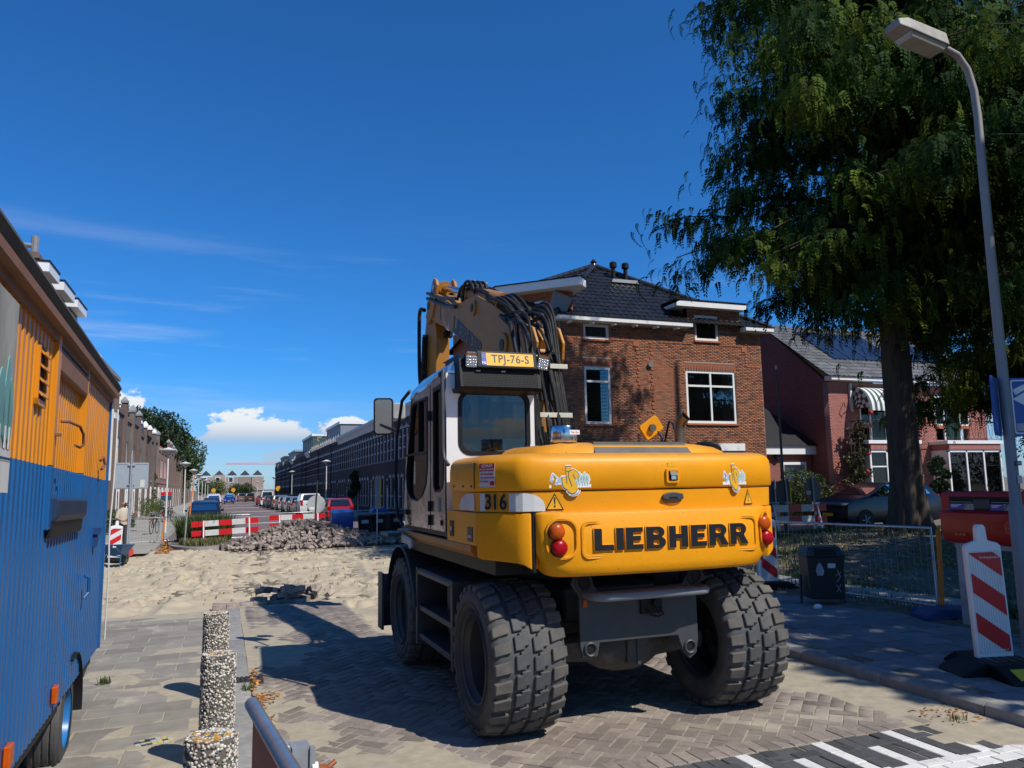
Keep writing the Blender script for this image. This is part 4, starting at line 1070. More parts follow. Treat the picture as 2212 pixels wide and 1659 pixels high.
# striped quarter-round awning over the left balcony door
aw = empty('awning', (27.45, -.02, 5.0)); aw.parent = PH
W1 = mk('awning_white', (.72,.73,.70), .8, var=.08); W2 = mk('awning_green', (.05,.085,.075), .8, var=.2)
nst = 17; wA = 2.6
for k in range(nst):
    xa, xb = wA*k/nst, wA*(k+1)/nst; m = MB()
    pts = [(-1.0*math.sin(R(a)), 1.05*math.cos(R(a))-.02) for a in range(0, 91, 10)] + [(-1.0,-.14)]
    for (ya,za),(yb,zb) in zip(pts,pts[1:]): m.add([(xa,ya,za),(xb,ya,za),(xb,yb,zb),(xa,yb,zb)],[(0,1,2,3)])
    m.build('awning_stripe', W1 if k % 2 else W2, aw, smooth=60)
for x in (0, wA):
    m = MB()
    for k, (a, b) in enumerate(((.25,.45),(.45,.62),(.62,.80),(.80,.99))):
        m.mat = k % 2
        for q in range(0, 90, 15): m.add([(x,-a*math.sin(R(q)),1.04*a*math.cos(R(q))),(x,-b*math.sin(R(q)),1.04*b*math.cos(R(q))),(x,-b*math.sin(R(q+15)),1.04*b*math.cos(R(q+15))),(x,-a*math.sin(R(q+15)),1.04*a*math.cos(R(q+15)))],[(0,1,2,3)], (k+q//15) % 2)
    m.build('awning_end', [W1, W2], aw)
    for q in (0,30,60,90): MB().tube([(x,0,0),(x,-.99*math.sin(R(q)),1.03*math.cos(R(q)))],.012,5).build('awning_rib', BLK, aw)
MB().bx(27.25,27.38,-.12,0,4.9,6.2).build('awning_post', WHITED, PH)
MB().tube([(26.9,-.05,5.3),(26.75,-.25,5.1),(26.95,-.3,5.0),(26.8,-.05,4.75)],.02,6).build('iron_bracket', BLK, PH)
# annex with hipped roof and porch between the two houses
AN = empty('annex', (0,0,0)); tag(AN, 'low brick annex with dark hipped roof and small porch window', 'annex')
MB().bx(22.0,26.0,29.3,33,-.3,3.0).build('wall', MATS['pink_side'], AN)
MB().bx(21.9,26.1,29.0,29.3,2.95,3.35).build('fascia', WHITE, AN, bevel=.01)
ra = MB().loft([[(21.9,28.9,3.35),(26.1,28.9,3.35),(26.1,33,3.35),(21.9,33,3.35)],[(21.95,31,5.8),(24.0,31,5.8),(24.0,32.5,5.8),(21.95,32.5,5.8)]]).build('roof', TILEM, AN)
wn_ = MB().bx(24.2,25.6,29.22,29.30,1.3,2.6).build('window', WHITE, AN); MB().bx(24.32,25.48,29.21,29.225,1.42,2.48).build('pane', GLASS, wn_)
dn_ = MB().bx(22.3,23.5,29.22,29.30,-.1,2.3).build('door', WHITED, AN); MB().bx(22.45,22.85,29.21,29.225,.3,2.15).build('pane', GLASS, dn_); MB().bx(22.95,23.35,29.21,29.225,.3,2.15).build('pane', GLASS, dn_)
MB().loft([[(24.0,28.0,1.45),(26.6,28.0,1.45),(26.6,28.0,1.50),(24.0,28.0,1.50)],[(24.0,28.6,1.62),(26.6,28.6,1.62),(26.6,28.6,1.67),(24.0,28.6,1.67)],[(24.0,29.25,1.72),(26.6,29.25,1.72),(26.6,29.25,1.77),(24.0,29.25,1.77)]]).build('porch_canopy', CHAS, AN)
MB().lathe([(.14,29.1),(.16,29.2)],12,(23.95,0,2.85),'y').build('wall_lamp', BLK, AN)

# ---------------------------------------------------------------- terraces along the street
WM = {'dark': wallmat('dark_terrace_brick',(.045,.027,.026),(.062,.036,.033),(.06,.048,.044)), 'dark2': wallmat('dark_terrace_brick_b',(.052,.032,.030),(.042,.027,.026),(.06,.05,.046)),
      'brown': wallmat('brown_terrace_brick',(.125,.078,.064),(.16,.098,.078),(.18,.145,.12)), 'pinkb': wallmat('pink_terrace_brick',(.26,.115,.085),(.31,.145,.105),(.28,.20,.16)), 'grey': wallmat('grey_terrace_brick',(.13,.10,.082),(.16,.122,.10),(.18,.155,.13)), 'far': wallmat('far_brick',(.28,.21,.17),(.32,.24,.19),(.32,.27,.23))}
STONE = mk('stone_band', (.36,.35,.33), .8, var=.2, scale=4); STONED = mk('stone_dark', (.26,.26,.26), .8, var=.25, scale=4)
DOORC = [mk('door_blue', (.02,.03,.10), .4), mk('door_white', (.72,.72,.70), .4), mk('door_brown', (.20,.10,.05), .5), DGREEN]
REDT = mk('red_roof_tile', (.42,.11,.04), .8, var=.35, scale=5)
def terrace_right(name, w, nwin, cornice, wmat, door):
    """shaded terrace: tall narrow lights with stone bands and keystones; facade at y=0 facing -Y, x from 0 to w"""
    root = empty(name, (0,0,0))
    ops = []; h = 7.3
    dx = w/nwin
    for k in range(nwin):
        for z0, z1 in ((.7,2.85),(4.25,6.3)):
            if k == nwin-1 and z0 < 1: continue
            ops.append((k*dx+dx*.24, k*dx+dx*.76, z0, z1))
    dr = ((nwin-1)*dx+dx*.15, w-dx*.15, -.05, 2.85)
    wl = hole_wall('wall', [(0,-1.2),(w,-1.2),(w,h),(0,h)], ops + [dr], 0, .3, wmat, root)
    MB().bx(.02,w-.02,.3,9,-1.2,h-.02).build('body', wmat, wl)
    for o_ in ops: 
        window(wl, *o_, fr=.11, hbars=(.70,), vbars=(.5,) if dx > 1.3 else (), sill=STONE, depth=.13, mat=WHITE)
        cx = (o_[0]+o_[1])/2
        for s_ in (-.42,0,.42): MB().bx(cx+s_*(dx*.5)-.04,cx+s_*(dx*.5)+.04,-.04,0,o_[3]+.04,o_[3]+(.34 if s_ == 0 else .24)).build('keystone', WHITED, wl)
    d = MB().bx(*dr[:2],.08,.14,-.05,2.2).build('door', door, wl); MB().bx(dr[0],dr[1],.06,.12,2.28,2.85).build('fanlight', WHITED, d); MB().bx(dr[0]+.1,dr[1]-.1,.05,.055,2.36,2.75).build('pane', GLASS, d)
    for z in (4.95,5.75,6.35,1.5):
        for k in range(nwin+1):
            a = max(0, (k-1)*dx+dx*.78) if k else 0; b = k*dx+dx*.22 if k < nwin else w
            if z < 2 and k >= nwin-1: continue
            MB().bx(a,b,-.012,.0,z,z+.08).build('stone_band', WHITED, wl)
    if cornice == 'white':
        MB().prism([(-.35,h+.55),(-.35,h+.35),(-.15,h+.1),(-.05,h-.25),(0,h-.25),(.3,h+.55)],'x',0,w).build('cornice', WHITED, root)
    else:
        MB().bx(0,w,-.08,.3,h-.15,h+.25).build('cornice', wmat, root)
        for k in range(3): MB().loft([[(w*(k+.5)/3-.2,-.1,h+.2),(w*(k+.5)/3+.2,-.1,h+.2),(w*(k+.5)/3+.2,.25,h+.2),(w*(k+.5)/3-.2,.25,h+.2)],[(w*(k+.5)/3-.2,-.1,h+.55),(w*(k+.5)/3+.2,-.1,h+.55),(w*(k+.5)/3+.2,.25,h+.55),(w*(k+.5)/3-.2,.25,h+.55)],[(w*(k+.5)/3-.02,.05,h+1.0),(w*(k+.5)/3+.02,.05,h+1.0),(w*(k+.5)/3+.02,.1,h+1.0),(w*(k+.5)/3-.02,.1,h+1.0)]]).build('pinnacle', STONED, root)
    return root
def terrace_left(name, w, wmat, door, style, hh=7.6):
    """sunlit terrace with pilasters rising over the parapet"""
    root = empty(name, (0,0,0)); h = hh - .9
    ops = [(w*.10,w*.42,.8,2.7),(w*.10,w*.30,3.9,6.0),(w*.42,w*.62,3.9,6.0)]
    dr = (w*.58,w*.80,0,2.7)
    wl = hole_wall('wall', [(0,-1.2),(w,-1.2),(w,h),(0,h)], ops + [dr], 0, .3, wmat, root)
    MB().bx(.02,w-.02,.3,9,-1.2,h-.05).build('body', wmat, wl)
    for i, o_ in enumerate(ops): window(wl, *o_, fr=.10, hbars=(.7,), vbars=(.5,) if i == 0 else (), sill=STONE, depth=.10)
    d = MB().bx(dr[0],dr[1],-.01,.08,0,2.15).build('door', door, wl); MB().bx(dr[0]-.10,dr[0],-.06,.08,0,2.75).build('door_post', WHITE, d); MB().bx(dr[1],dr[1]+.10,-.06,.08,0,2.75).build('door_post', WHITE, d); MB().bx(dr[0],dr[1],-.02,.06,2.2,2.7).build('fanlight', WHITE, d)
    for x in (0, w-.45) if style != 'plain' else ():
        p = MB().bx(x,x+.45,-.22,.1,-.3,h+.9); po = p.build('pilaster', wmat, wl)
        MB().loft([[(x-.08,-.30,h+.9),(x+.53,-.30,h+.9),(x+.53,.2,h+.9),(x-.08,.2,h+.9)],[(x-.08,-.30,h+1.05),(x+.53,-.30,h+1.05),(x+.53,.2,h+1.05),(x-.08,.2,h+1.05)],[(x+.15,-.1,h+1.35),(x+.3,-.1,h+1.35),(x+.3,0,h+1.35),(x+.15,0,h+1.35)]]).build('pilaster_cap', STONED if style == 'pil' else WHITE, po)
    MB().bx(.45,w-.45,-.12,.25,h-.05,h+.28).build('parapet', wmat if style != 'plain' else WHITED, root)
    MB().bx(0,w,-.06,0,3.2,3.34).build('string_course', STONE if style != 'plain' else wmat, wl)
    if style == 'red': MB().add([(0,-.3,h+.1),(w,-.3,h+.1),(w,3,h+2.4),(0,3,h+2.4)],[(0,1,2,3)]).add([(0,-.3,h+.1),(0,3,h+2.4),(0,6,h+.1)],[(0,1,2)]).add([(w,-.3,h+.1),(w,3,h+2.4),(w,6,h+.1)],[(2,1,0)]).build('roof', REDT, root)
    if style == 'gable': MB().prism([(w*.15,h+.2),(w*.85,h+.2),(w*.5,h+1.6)],'y',-.1,3).build('gable', CHAS, root)
    return root
protoR = [(terrace_right('terraced_house', 7.0, 5, 'white', WM['dark'], DOORC[1]), 7.0, 'dark terraced house with white timber cornice and stone banded windows', 'dark terraced houses with white cornices'),
          (terrace_right('terraced_house', 6.0, 4, 'pin', WM['dark2'], DOORC[3]), 6.0, 'dark terraced house with stone pinnacles along its parapet', 'dark terraced houses with pinnacles'),
          (terrace_right('terraced_house', 5.4, 6, 'plain', WM['dark'], DOORC[0]), 5.4, 'dark terraced house with a row of narrow close set windows', 'dark terraced houses with narrow windows')]
usedp = set()
ORD = ['first','second','third','fourth','fifth','sixth','seventh','eighth','ninth','tenth']
CNT = {}
def place(protos, idx, loc, rz):
    o, w, lab, grp = protos[idx]; n_ = CNT[(id(protos),idx)] = CNT.get((id(protos),idx), -1) + 1
    lab = lab + ', ' + ORD[n_] + (' such from corner house' if protos is protoR else ' such from dormer building')
    if (id(protos), idx) not in usedp: usedp.add((id(protos), idx)); c = o
    else: c = copy_tree(o)
    c.location = loc; c.rotation_euler = (0,0,R(rz)); tag(c, lab, 'house', grp); return c
y = 45.0; seq = [0,0,0,0,0,0,1,1,1,2,2,0,1,2,2,1,0,2,1,2,1,2,2,1,2]
for i in seq:
    w = protoR[i][1]; place(protoR, i, (11.8 + (0 if y < 90 else -.35*((i*7)%3)*.3), y + w, float(zg(9, y)) - .05), -90); y += w
# rooftop extensions above the right terrace
GRN = mk('green_cladding', (.045,.085,.065), .6, var=.2, scale=2, stretch=(20,20,.3)); GRYC = mk('grey_cladding', (.20,.23,.26), .6, var=.15, scale=2)
for lab, (s0, s1, z0, z1, r0, r1, mt, cap) in (('white rimmed grey box dormer on top of the dark terrace', (98,112,7.2,10.3,13.5,19,GRYC,WHITE)), ('dark green clad rooftop storey on the terrace', (122,138,7.0,10.4,12.6,19,GRN,WHITE)), ('low charcoal rooftop storey farther along the terrace', (150,166,6.8,9.4,12.4,18,CHAS,GALV)), ('small dull green rooftop box near the far end of the terrace', (172,184,6.6,9.2,12.0,18,GRN,CHAS)), ('slate coloured rooftop box nearest the street end', (190,202,6.5,8.6,12.0,18,CHAS,CHAS))):
    ro = empty('rooftop_extension', (0,0,0)); tag(ro, lab, 'rooftop storey')
    z0 += float(zg(9, s0)); z1 += float(zg(9, s0))
    MB().bx(r0,r1,s0,s1,z0,z1).build('wall', mt, ro); MB().bx(r0-.15,r1,s0-.15,s1,z1,z1+.35).build('roof_edge', cap, ro)
    for k in range(5): MB().bx(r0-.03,r0,s0+1+k*(s1-s0-2)/5,s0+1.8+k*(s1-s0-2)/5,z0+1.2,z1-.6).build('window', GALV, ro)
tr_ = MB()
for k in range(5): tr_.bx(12.3,14.5,112.5,112.6,8.4+k*.5,8.45+k*.5); tr_.bx(12.3+k*.5,12.35+k*.5,112.5,112.6,8.4,10.5)
tag(tr_.build('roof_screen', WHITED, None), 'white lattice screen standing on the terrace roof', 'screen')
protoL = [(terrace_left('terraced_house', 5.2, WM['brown'], DOORC[0], 'pil', 8.6), 5.2, 'brown brick terraced house with stone capped pilasters', 'brown terraced houses with pilasters'),
          (terrace_left('terraced_house', 5.0, WM['grey'], DOORC[1], 'pil', 8.4), 5.0, 'greyish brick terraced house with pilasters and a white door', 'greyish terraced houses with white doors'),
          (terrace_left('terraced_house', 5.6, WM['pinkb'], DOORC[2], 'plain', 7.8), 5.6, 'pinkish red brick terraced house with flat pale parapet', 'pinkish terraced houses'),
          (terrace_left('terraced_house', 5.2, WM['brown'], DOORC[1], 'red', 8.2), 5.2, 'brown terraced house with orange red tiled roof', 'brown terraced houses with red roofs'),
          (terrace_left('terraced_house', 5.0, WM['grey'], DOORC[1], 'cap', 8.2), 5.0, 'greyish terraced house with white capped pilasters', 'greyish terraced houses with white caps'),
          (terrace_left('terraced_house', 5.2, WM['grey'], DOORC[0], 'gable', 8.0), 5.2, 'greyish terraced house with a dark little gable over the parapet', 'terraced houses with dark gables')]
y = 57.0
for i in [0,1,0,5,3,4,1,2,2,2,0,1,3,4,0,2,1,0,3,4,1,0,2,1]:
    w = protoL[i][1]; place(protoL, i, (-7.0, y, float(zg(-6, y)) - .02), 90); y += w
# tall gabled block closing the left terrace
bA = empty('terrace_end_house', (-7.0, 48.0, -.42), 90); tag(bA, 'taller brown brick house at the end of the left terrace', 'house')
wa = hole_wall('wall', [(0,-1),(8.9,-1),(8.9,9.5),(0,9.5)], [(1,2.6,4.2,6.6),(5.6,7.2,4.2,6.6),(1,2.6,.8,3.0)], 0, .3, WM['brown'], bA)
for o_ in ((1,2.6,4.2,6.6),(5.6,7.2,4.2,6.6),(1,2.6,.8,3.0)): window(wa, *o_, fr=.1, hbars=(.7,), depth=.1)
MB().bx(0,8.9,.3,9,-1,9.4).build('body', WM['brown'], bA); MB().bx(-.1,9.0,-.3,.2,9.5,9.75).build('eave', STONED, bA); MB().bx(5.4,7.4,-.5,-.3,6.75,7.1).build('lintel', WHITE, bA)
# corner building with flat white dormer roofs and chimneys, seen over the site wagon
bB = empty('dormer_building', (-7.0, 27.0, -.4), 90); tag(bB, 'tall brown brick building with white flat dormer roofs and chimneys', 'house')
MB().bx(0,20.8,0,10,-1,9.3).build('wall', WM['brown'], bB)
MB().bx(14.0,21.0,-.35,.3,9.3,9.75).build('eave', WHITE, bB)
for x0, x1, zz, yy in ((6.6,8.6,10.75,-.35),(9.6,12.1,10.75,-.35),(12.9,15.4,10.75,-.35)):
    d = MB().bx(x0+.3,x1-.3,0,3.5,9.2,10.75).build('dormer', WM['brown'], bB)
    MB().bx(x0+.45,x1-.45,-.03,0,9.5,10.6).build('pane', GLASS, d); MB().bx(x0+.29,x0+.30,.2,1.4,9.6,10.6).build('pane', GLASS, d)
    MB().bx(x0,x1,yy,4,10.75,11.13).build('dormer_roof', WHITE, d); MB().bx(x0-.03,x1+.03,yy-.03,4,11.133,11.20).build('roof_edge', BLK, d)
for x0, y0, zt in ((8.75,.5,12.1),(15.9,.9,11.6)):
    c_ = MB().bx(x0,x0+.75,y0,y0+1.5,9,zt).bx(x0-.06,x0+.81,y0-.06,y0+1.56,zt-.28,zt-.10).build('chimney', WM['brown'], bB)
    m = MB().tube([(x0+.37,y0+.75,zt),(x0+.37,y0+.75,zt+.5)],.13,8)
    m.tube([(x0+.37,y0+.25,zt+.35),(x0+.37,y0+1.25,zt+.35)],.10,8)
    for q in (.22,1.28): m.tube([(x0+.37,y0+q,zt+.05),(x0+.37,y0+q,zt+.75)],.14,8)
    m.build('chimney_pot', STONED, c_)
MB().prism([(14.6,9.75),(20.6,9.75),(19.8,10.6),(16.0,10.6)],'y',.3,4).build('roof', WM['brown'], bB)
# houses closing the far end of the street
for i in range(5):
    r0 = -6.6 + i*3.5
    e = empty('far_house', (r0, 236, -1.1)); tag(e, ['brown house with lone white upper window at the far street end, leftmost gable row', 'brown gabled house with white window facing down the street', 'brown house beside the gabled ones at the far end', 'plain brown house with tall blank wall at the far end', 'brown end house half hidden by the dark terrace'][i], 'house')
    MB().bx(0,3.3,0,8,-1,6.4 + (.6 if i in (1,) else 0)).build('wall', WM['far'], e)
    MB().prism([(.3,6.9),(3.0,6.9),(1.65,8.3)],'y',1,6).build('roof', CHAS, e)
    if i < 3:
        for z in (1.6,4.8): w_ = MB().bx(.7,2.0,-.08,0,z,z+1.6).build('window', WHITE, e); MB().bx(.85,1.85,-.1,-.082,z+.15,z+1.45).build('pane', GLASS, w_)
    else: MB().bx(.2,3.1,-.3,0,2.5,2.9).build('ledge', STONE, e)
# tower crane far behind
ct = empty('tower_crane', (40, 620, -2)); tag(ct, 'pale red tower crane jib far beyond the houses', 'crane')
CR = mk('crane_red', (.75,.35,.38), .6)
m = MB()
for k in range(24): x = -39.3 + k*1.0; m.tube([(x-.0,0,22.4),(x+.5,0,23.4),(x+1,0,22.4)],.12,4)
m.tube([(-39.3,0,22.4),(6,0,22.4)],.2,4); m.tube([(-38.8,0,23.4),(0,0,23.4)],.2,4); m.build('jib', CR, ct)
MB().bx(-.7,.7,-.7,.7,0,25).build('mast', CR, ct)
# ================================================================ the wheeled excavator
EX = empty('wheeled_excavator', (2.97, 5.62, 0.0), 0)
tag(EX, 'yellow wheeled excavator with black lettering parked on the brick paving', 'excavator')
# ---- wheels
TR, TW = 0.545, 0.56
def make_wheel(x, y, sgn):
    w = empty('wheel', (x, y, TR - 0.012)); w.parent = EX
    n = 48
    prof = [(0.30, -TW/2+.07), (0.335, -TW/2+.02), (0.43, -TW/2-.005), (0.485, -TW/2+.012), (0.513, -TW/2+.06), (0.522, -.10), (0.522, .10), (0.513, TW/2-.06), (0.485, TW/2-.012), (0.43, TW/2+.005), (0.335, TW/2-.02), (0.30, TW/2-.07)]
    m = MB().lathe(prof, n, axis='x', caps=False)
    # sidewall lettering ring and bead
    for q in (0.40, 0.345): m.lathe([(q-.006, sgn*(TW/2-.006)), (q, sgn*(TW/2+.006)), (q+.006, sgn*(TW/2-.006))], n, axis='x', caps=False)
    m.build('tyre', TYRE, w, smooth=50)
    # tread: interlocking cross-shaped blocks in two centre rows, sloping lugs on the shoulders
    N = 26
    def blk(name, poly, mat, depth=0.026, r0=0.519):
        """poly: (u across, a along in block pitches)"""
        mbk = MB()
        for k in range(N):
            pts_lo, pts_hi = [], []
            for shrink, lst, rr in ((1.0, pts_lo, r0-.012), (0.93, pts_hi, r0 + depth)):
                cu_ = sum(p[0] for p in poly)/len(poly); ca = sum(p[1] for p in poly)/len(poly)
                for u, a in poly:
                    uu = cu_ + (u-cu_)*shrink; aa = ca + (a-ca)*shrink
                    drop = 0.0 if abs(uu) < .12 else (abs(uu)-.12)**1.6 * 0.42
                    ang = 2*math.pi*(k + aa)/N
                    rad = rr - drop
                    lst.append((uu, rad*math.cos(ang), rad*math.sin(ang)))
            # flatten where the tyre meets the road
            for lst in (pts_lo, pts_hi):
                for i, p in enumerate(lst):
                    if p[2] < -(TR-.018): lst[i] = (p[0], p[1], -(TR-.018))
            mbk.tint = rnd.random()
            mbk.loft([pts_lo, pts_hi])
        o = mbk.build(name, mat, w, bevel=0.005)
    d = 0.30*sgn
    def sl(pts): return [(u, a + u*d*1.9) for u, a in pts]
    cross1 = sl([(-.124,.10),(-.085,.10),(-.085,-.08),(-.012,-.08),(-.012,.72),(-.050,.72),(-.050,.90),(-.124,.90)])
    cross2 = sl([(.012,.30),(.050,.30),(.050,.12),(.124,.12),(.124,.92),(.086,.92),(.086,1.10),(.012,1.10)])
    blk('tread_row', cross1, TYRE); blk('tread_row', cross2, TYRE)
    blk('shoulder_lugs', sl([(-.148,.28),(-.148,.95),(-.272,1.05),(-.272,.45)]), TYREL, 0.026)
    blk('shoulder_lugs', sl([(.148,.06),(.148,.78),(.272,.62),(.272,.02)]), TYREL, 0.026)
    rim = MB().lathe([(0.31, sgn*.25),(0.325, sgn*.262),(0.315, sgn*.235),(0.285, sgn*.20),(0.275, sgn*.02),(0.12, sgn*-.02),(0.12, sgn*.10),(0.085, sgn*.13),(0.0, sgn*.13)], 32, axis='x', caps=False)
    rim.lathe([(0.31, -sgn*.25),(0.325, -sgn*.262),(0.31,-sgn*.2),(0.28, -sgn*.1)], 32, axis='x', caps=False)
    rm = rim.build('rim', CHAS, w, smooth=35)
    for k in range(10):
        a = 2*math.pi*k/10
        MB().lathe([(0.013, 0),(0.013, sgn*.03),(0.006, sgn*.045)], 6, axis='x').build('wheel_nut', AXLE, w, loc=(sgn*-.02, .19*math.cos(a), .19*math.sin(a)))
    return w
for x, y in ((-.95, 0), (.95, 0), (-.95, 2.5), (.95, 2.5)): make_wheel(x, y, -1 if x < 0 else 1)
# ---- undercarriage
m = MB(); m.bx(-.42, .42, .12, 2.9, .70, .98); m.bx(-.30,.30,.5,2.2,.55,.72)
m.build('chassis_frame', CHAS, EX, bevel=.02)
for y in (0, 2.5):
    a = MB().lathe([(0.09,-.72),(0.10,-.5),(0.115,-.30),(0.17,-.20),(0.20,-.08),(0.20,.08),(0.17,.20),(0.115,.30),(0.10,.5),(0.09,.72)], 20, (0,y,.54), 'x')
    a.box((.0,y-.19,.52),(.10,.06,.18)); a.lathe([(.06,-.05),(.06,.0)],10,(.08,y-.19,.62),'y'); a.bx(-.7,-.24,y-.10,y+.10,.47,.60); a.bx(.24,.7,y-.10,y+.10,.47,.60)
    ax = a.build('axle', AXLE, EX, bevel=.008, smooth=40)
    if y == 0:
        MB().bx(-.36,-.26,-.115,-.105,.50,.57).build('data_plate', BLKDEC, ax)
        MB().bx(.03,.055,-.232,-.205,.42,.60).build('bracket', CHAS, ax)
MB().lathe([(.62,.98),(.62,1.10),(.55,1.12),(.55,1.20)], 36, (0,1.25,0)).build('slewing_ring', AXLE, EX, smooth=40)
# rear plate with towing eyes, step tread and tubular bumper
p = [(-.52,.62),(-.50,.55),(-.44,.53),(-.38,.55),(-.36,.64),(.30,.64),(.34,.52),(.40,.46),(.46,.50),(.48,.60),(.48,.98),(.56,1.07),(.53,1.14),(.46,1.15),(.40,1.09),(.36,1.02),(-.36,1.00),(-.42,1.09),(-.48,1.15),(-.55,1.14),(-.58,1.07),(-.52,.98)]
rp_ = MB().prism(p, 'y', -.38, -.35)
o = rp_.build('rear_plate', CHAS, EX, bevel=.004)
for cx, cz, rr in ((.40,.55,.035),(-.44,.60,.035),(-.48,1.08,.05),(.47,1.08,.05)):
    MB().lathe([(rr,-.383),(rr,-.34)],16,(cx,0,cz),'y').build('eye_hole', BLK, o)
    MB().tube([(cx+(rr+.01)*math.cos(a),-.385,cz+(rr+.01)*math.sin(a)) for a in [k*math.pi/8 for k in range(17)]],.012,6).build('eye_ring', CHAS, o, smooth=60)
MB().bx(-.02,.16,-.40,-.38,.82,.97).build('socket_plate', BLK, o)
MB().lathe([(.035,-.43),(.035,-.40),(.028,-.40)],12,(.11,0,.90),'y').build('trailer_socket', BLK, o, smooth=40)
MB().tube([(.12,-.43,.86),(.15,-.44,.82),(.10,-.44,.80),(.04,-.43,.82),(.02,-.40,.86)],.008,6).build('cable', RUB, o, smooth=60)
MB().bx(-.49,-.46,-.39,-.38,.90,.95).build('side_reflector', AMBER, o)
bt = [(-.47,-.37,.99)] + [(-.47+.09*(1-math.cos(t)), -.50-.09*math.sin(t), .99) for t in (0,.4,.8,1.2,1.57)] + [(.47-.09*(1-math.cos(t)), -.50-.09*math.sin(t), .99) for t in (1.57,1.2,.8,.4,0)] + [(.47,-.37,.99)]
BUMPM = mk('bumper_grey', (0.20,0.215,0.23), 0.3, var=0.15, scale=8, dirt=(0.5,0.5,0.5), dirt_scale=14, dirt_lo=.68, dirt_hi=.74)
MB().tube(bt, .030, 12).build('bumper_tube', BUMPM, EX, smooth=60)
g = MB()
for i in range(30):
    x0 = -.43 + i*.0296
    g.box((x0+.012,-.47,.998),(.006,.19,.012),(0,0,22)); g.box((x0+.012,-.47,1.001),(.006,.19,.012),(0,0,-22))
g.build('step_tread', mk('expanded_metal', (.42,.40,.35), .5, .5, var=.3, scale=20), EX)
# outrigger / step boxes on both sides and mudguards
for sg in (-1, 1):
    st = MB().prism([(.62*sg,1.02),(1.18*sg,1.02),(1.20*sg,1.00),(1.20*sg,.96),(.62*sg,.96)], 'y', .62, 1.86)
    s_ = st.build('step_box', CHAS, EX, bevel=.006)
    for z in (.62,.36):
        MB().bx(min(.86*sg,1.18*sg),max(.86*sg,1.18*sg),.66,1.82,z,z+.05).build('step', CHAS, s_, bevel=.006)
    MB().bx(min(.50*sg,1.0*sg),max(.50*sg,1.0*sg),.75,1.45,.45,.96).build('tool_box', BLK, s_, bevel=.01)
    lv = MB().bx(min(1.0*sg,1.012*sg),max(1.0*sg,1.012*sg),1.10,1.42,.52,.93)
    for k in range(4): lv.bx(min(1.012*sg,1.022*sg),max(1.012*sg,1.022*sg),1.14,1.34,.80+k*.03,.812+k*.03)
    lv.build('vent_panel', CHAS, s_)
    for y0, y1 in ((.60,.66),(1.82,1.88)):
        MB().prism([(.70*sg,.30),(1.20*sg,.30),(1.20*sg,1.02),(.70*sg,1.02)],'y',y0,y1).build('end_plate', CHAS, s_, bevel=.006)
    arcp = [(2.5+.66*math.cos(R(a)), .53+.66*math.sin(R(a))) for a in range(8, 178, 9)]
    ri = []
    for yy, zz in arcp: ri.append([(sg*.62,yy,zz),(sg*1.22,yy,zz),(sg*1.235,2.5+(yy-2.5)*.97,.53+(zz-.53)*.97),(sg*1.22,2.5+(yy-2.5)*.985,.53+(zz-.53)*.985),(sg*.62,2.5+(yy-2.5)*.985,.53+(zz-.53)*.985)])
    MB().loft(ri).build('mudguard', CHAS, EX, smooth=40)
# dozer blade at the front
bl = MB()
for i in range(9):
    t = i/8; yy = 3.32 + .10*(2*t-1)**2; zz = .22 + t*.58
    if i: bl.add([(-1.25,py,pz),(1.25,py,pz),(1.25,yy,zz),(-1.25,yy,zz)],[(0,1,2,3)]); bl.add([(-1.25,py+.03,pz),(1.25,py+.03,pz),(1.25,yy+.03,zz),(-1.25,yy+.03,zz)],[(3,2,1,0)])
    py, pz = yy, zz
for sx in (-1.26,1.235): bl.prism([(3.28,.20),(3.52,.20),(3.52,.82),(3.28,.82)],'x',sx,sx+.025)
bl.build('dozer_blade', CHAS, EX)
MB().bx(-.35,-.2,2.9,3.34,.35,.55).build('blade_arm', CHAS, EX); MB().bx(.2,.35,2.9,3.34,.35,.55).build('blade_arm', CHAS, EX)

# ---- superstructure
# plan outline of the engine hood: rounded tail, level sides
def plan(off=0.0, tail=-.67, front=.42, hw=1.25):
    pts = [(-hw+off, front), (-hw+off, -.22), (-hw+.015+off, -.27), (-hw+.175+off*.8, -.575+off*.6), (-hw+.215+off*.6, -.612+off*.8), (-hw+.29, tail+.032+off), (-hw+.42, tail+.008+off), (-.40, tail-.022+off), (0, tail-.03+off)]
    return pts + [(-x, y) for x, y in pts[-2::-1]]
def ring(off, z, tail=-.67, front=.42): return [(x, y, z) for x, y in plan(off, tail, front)]
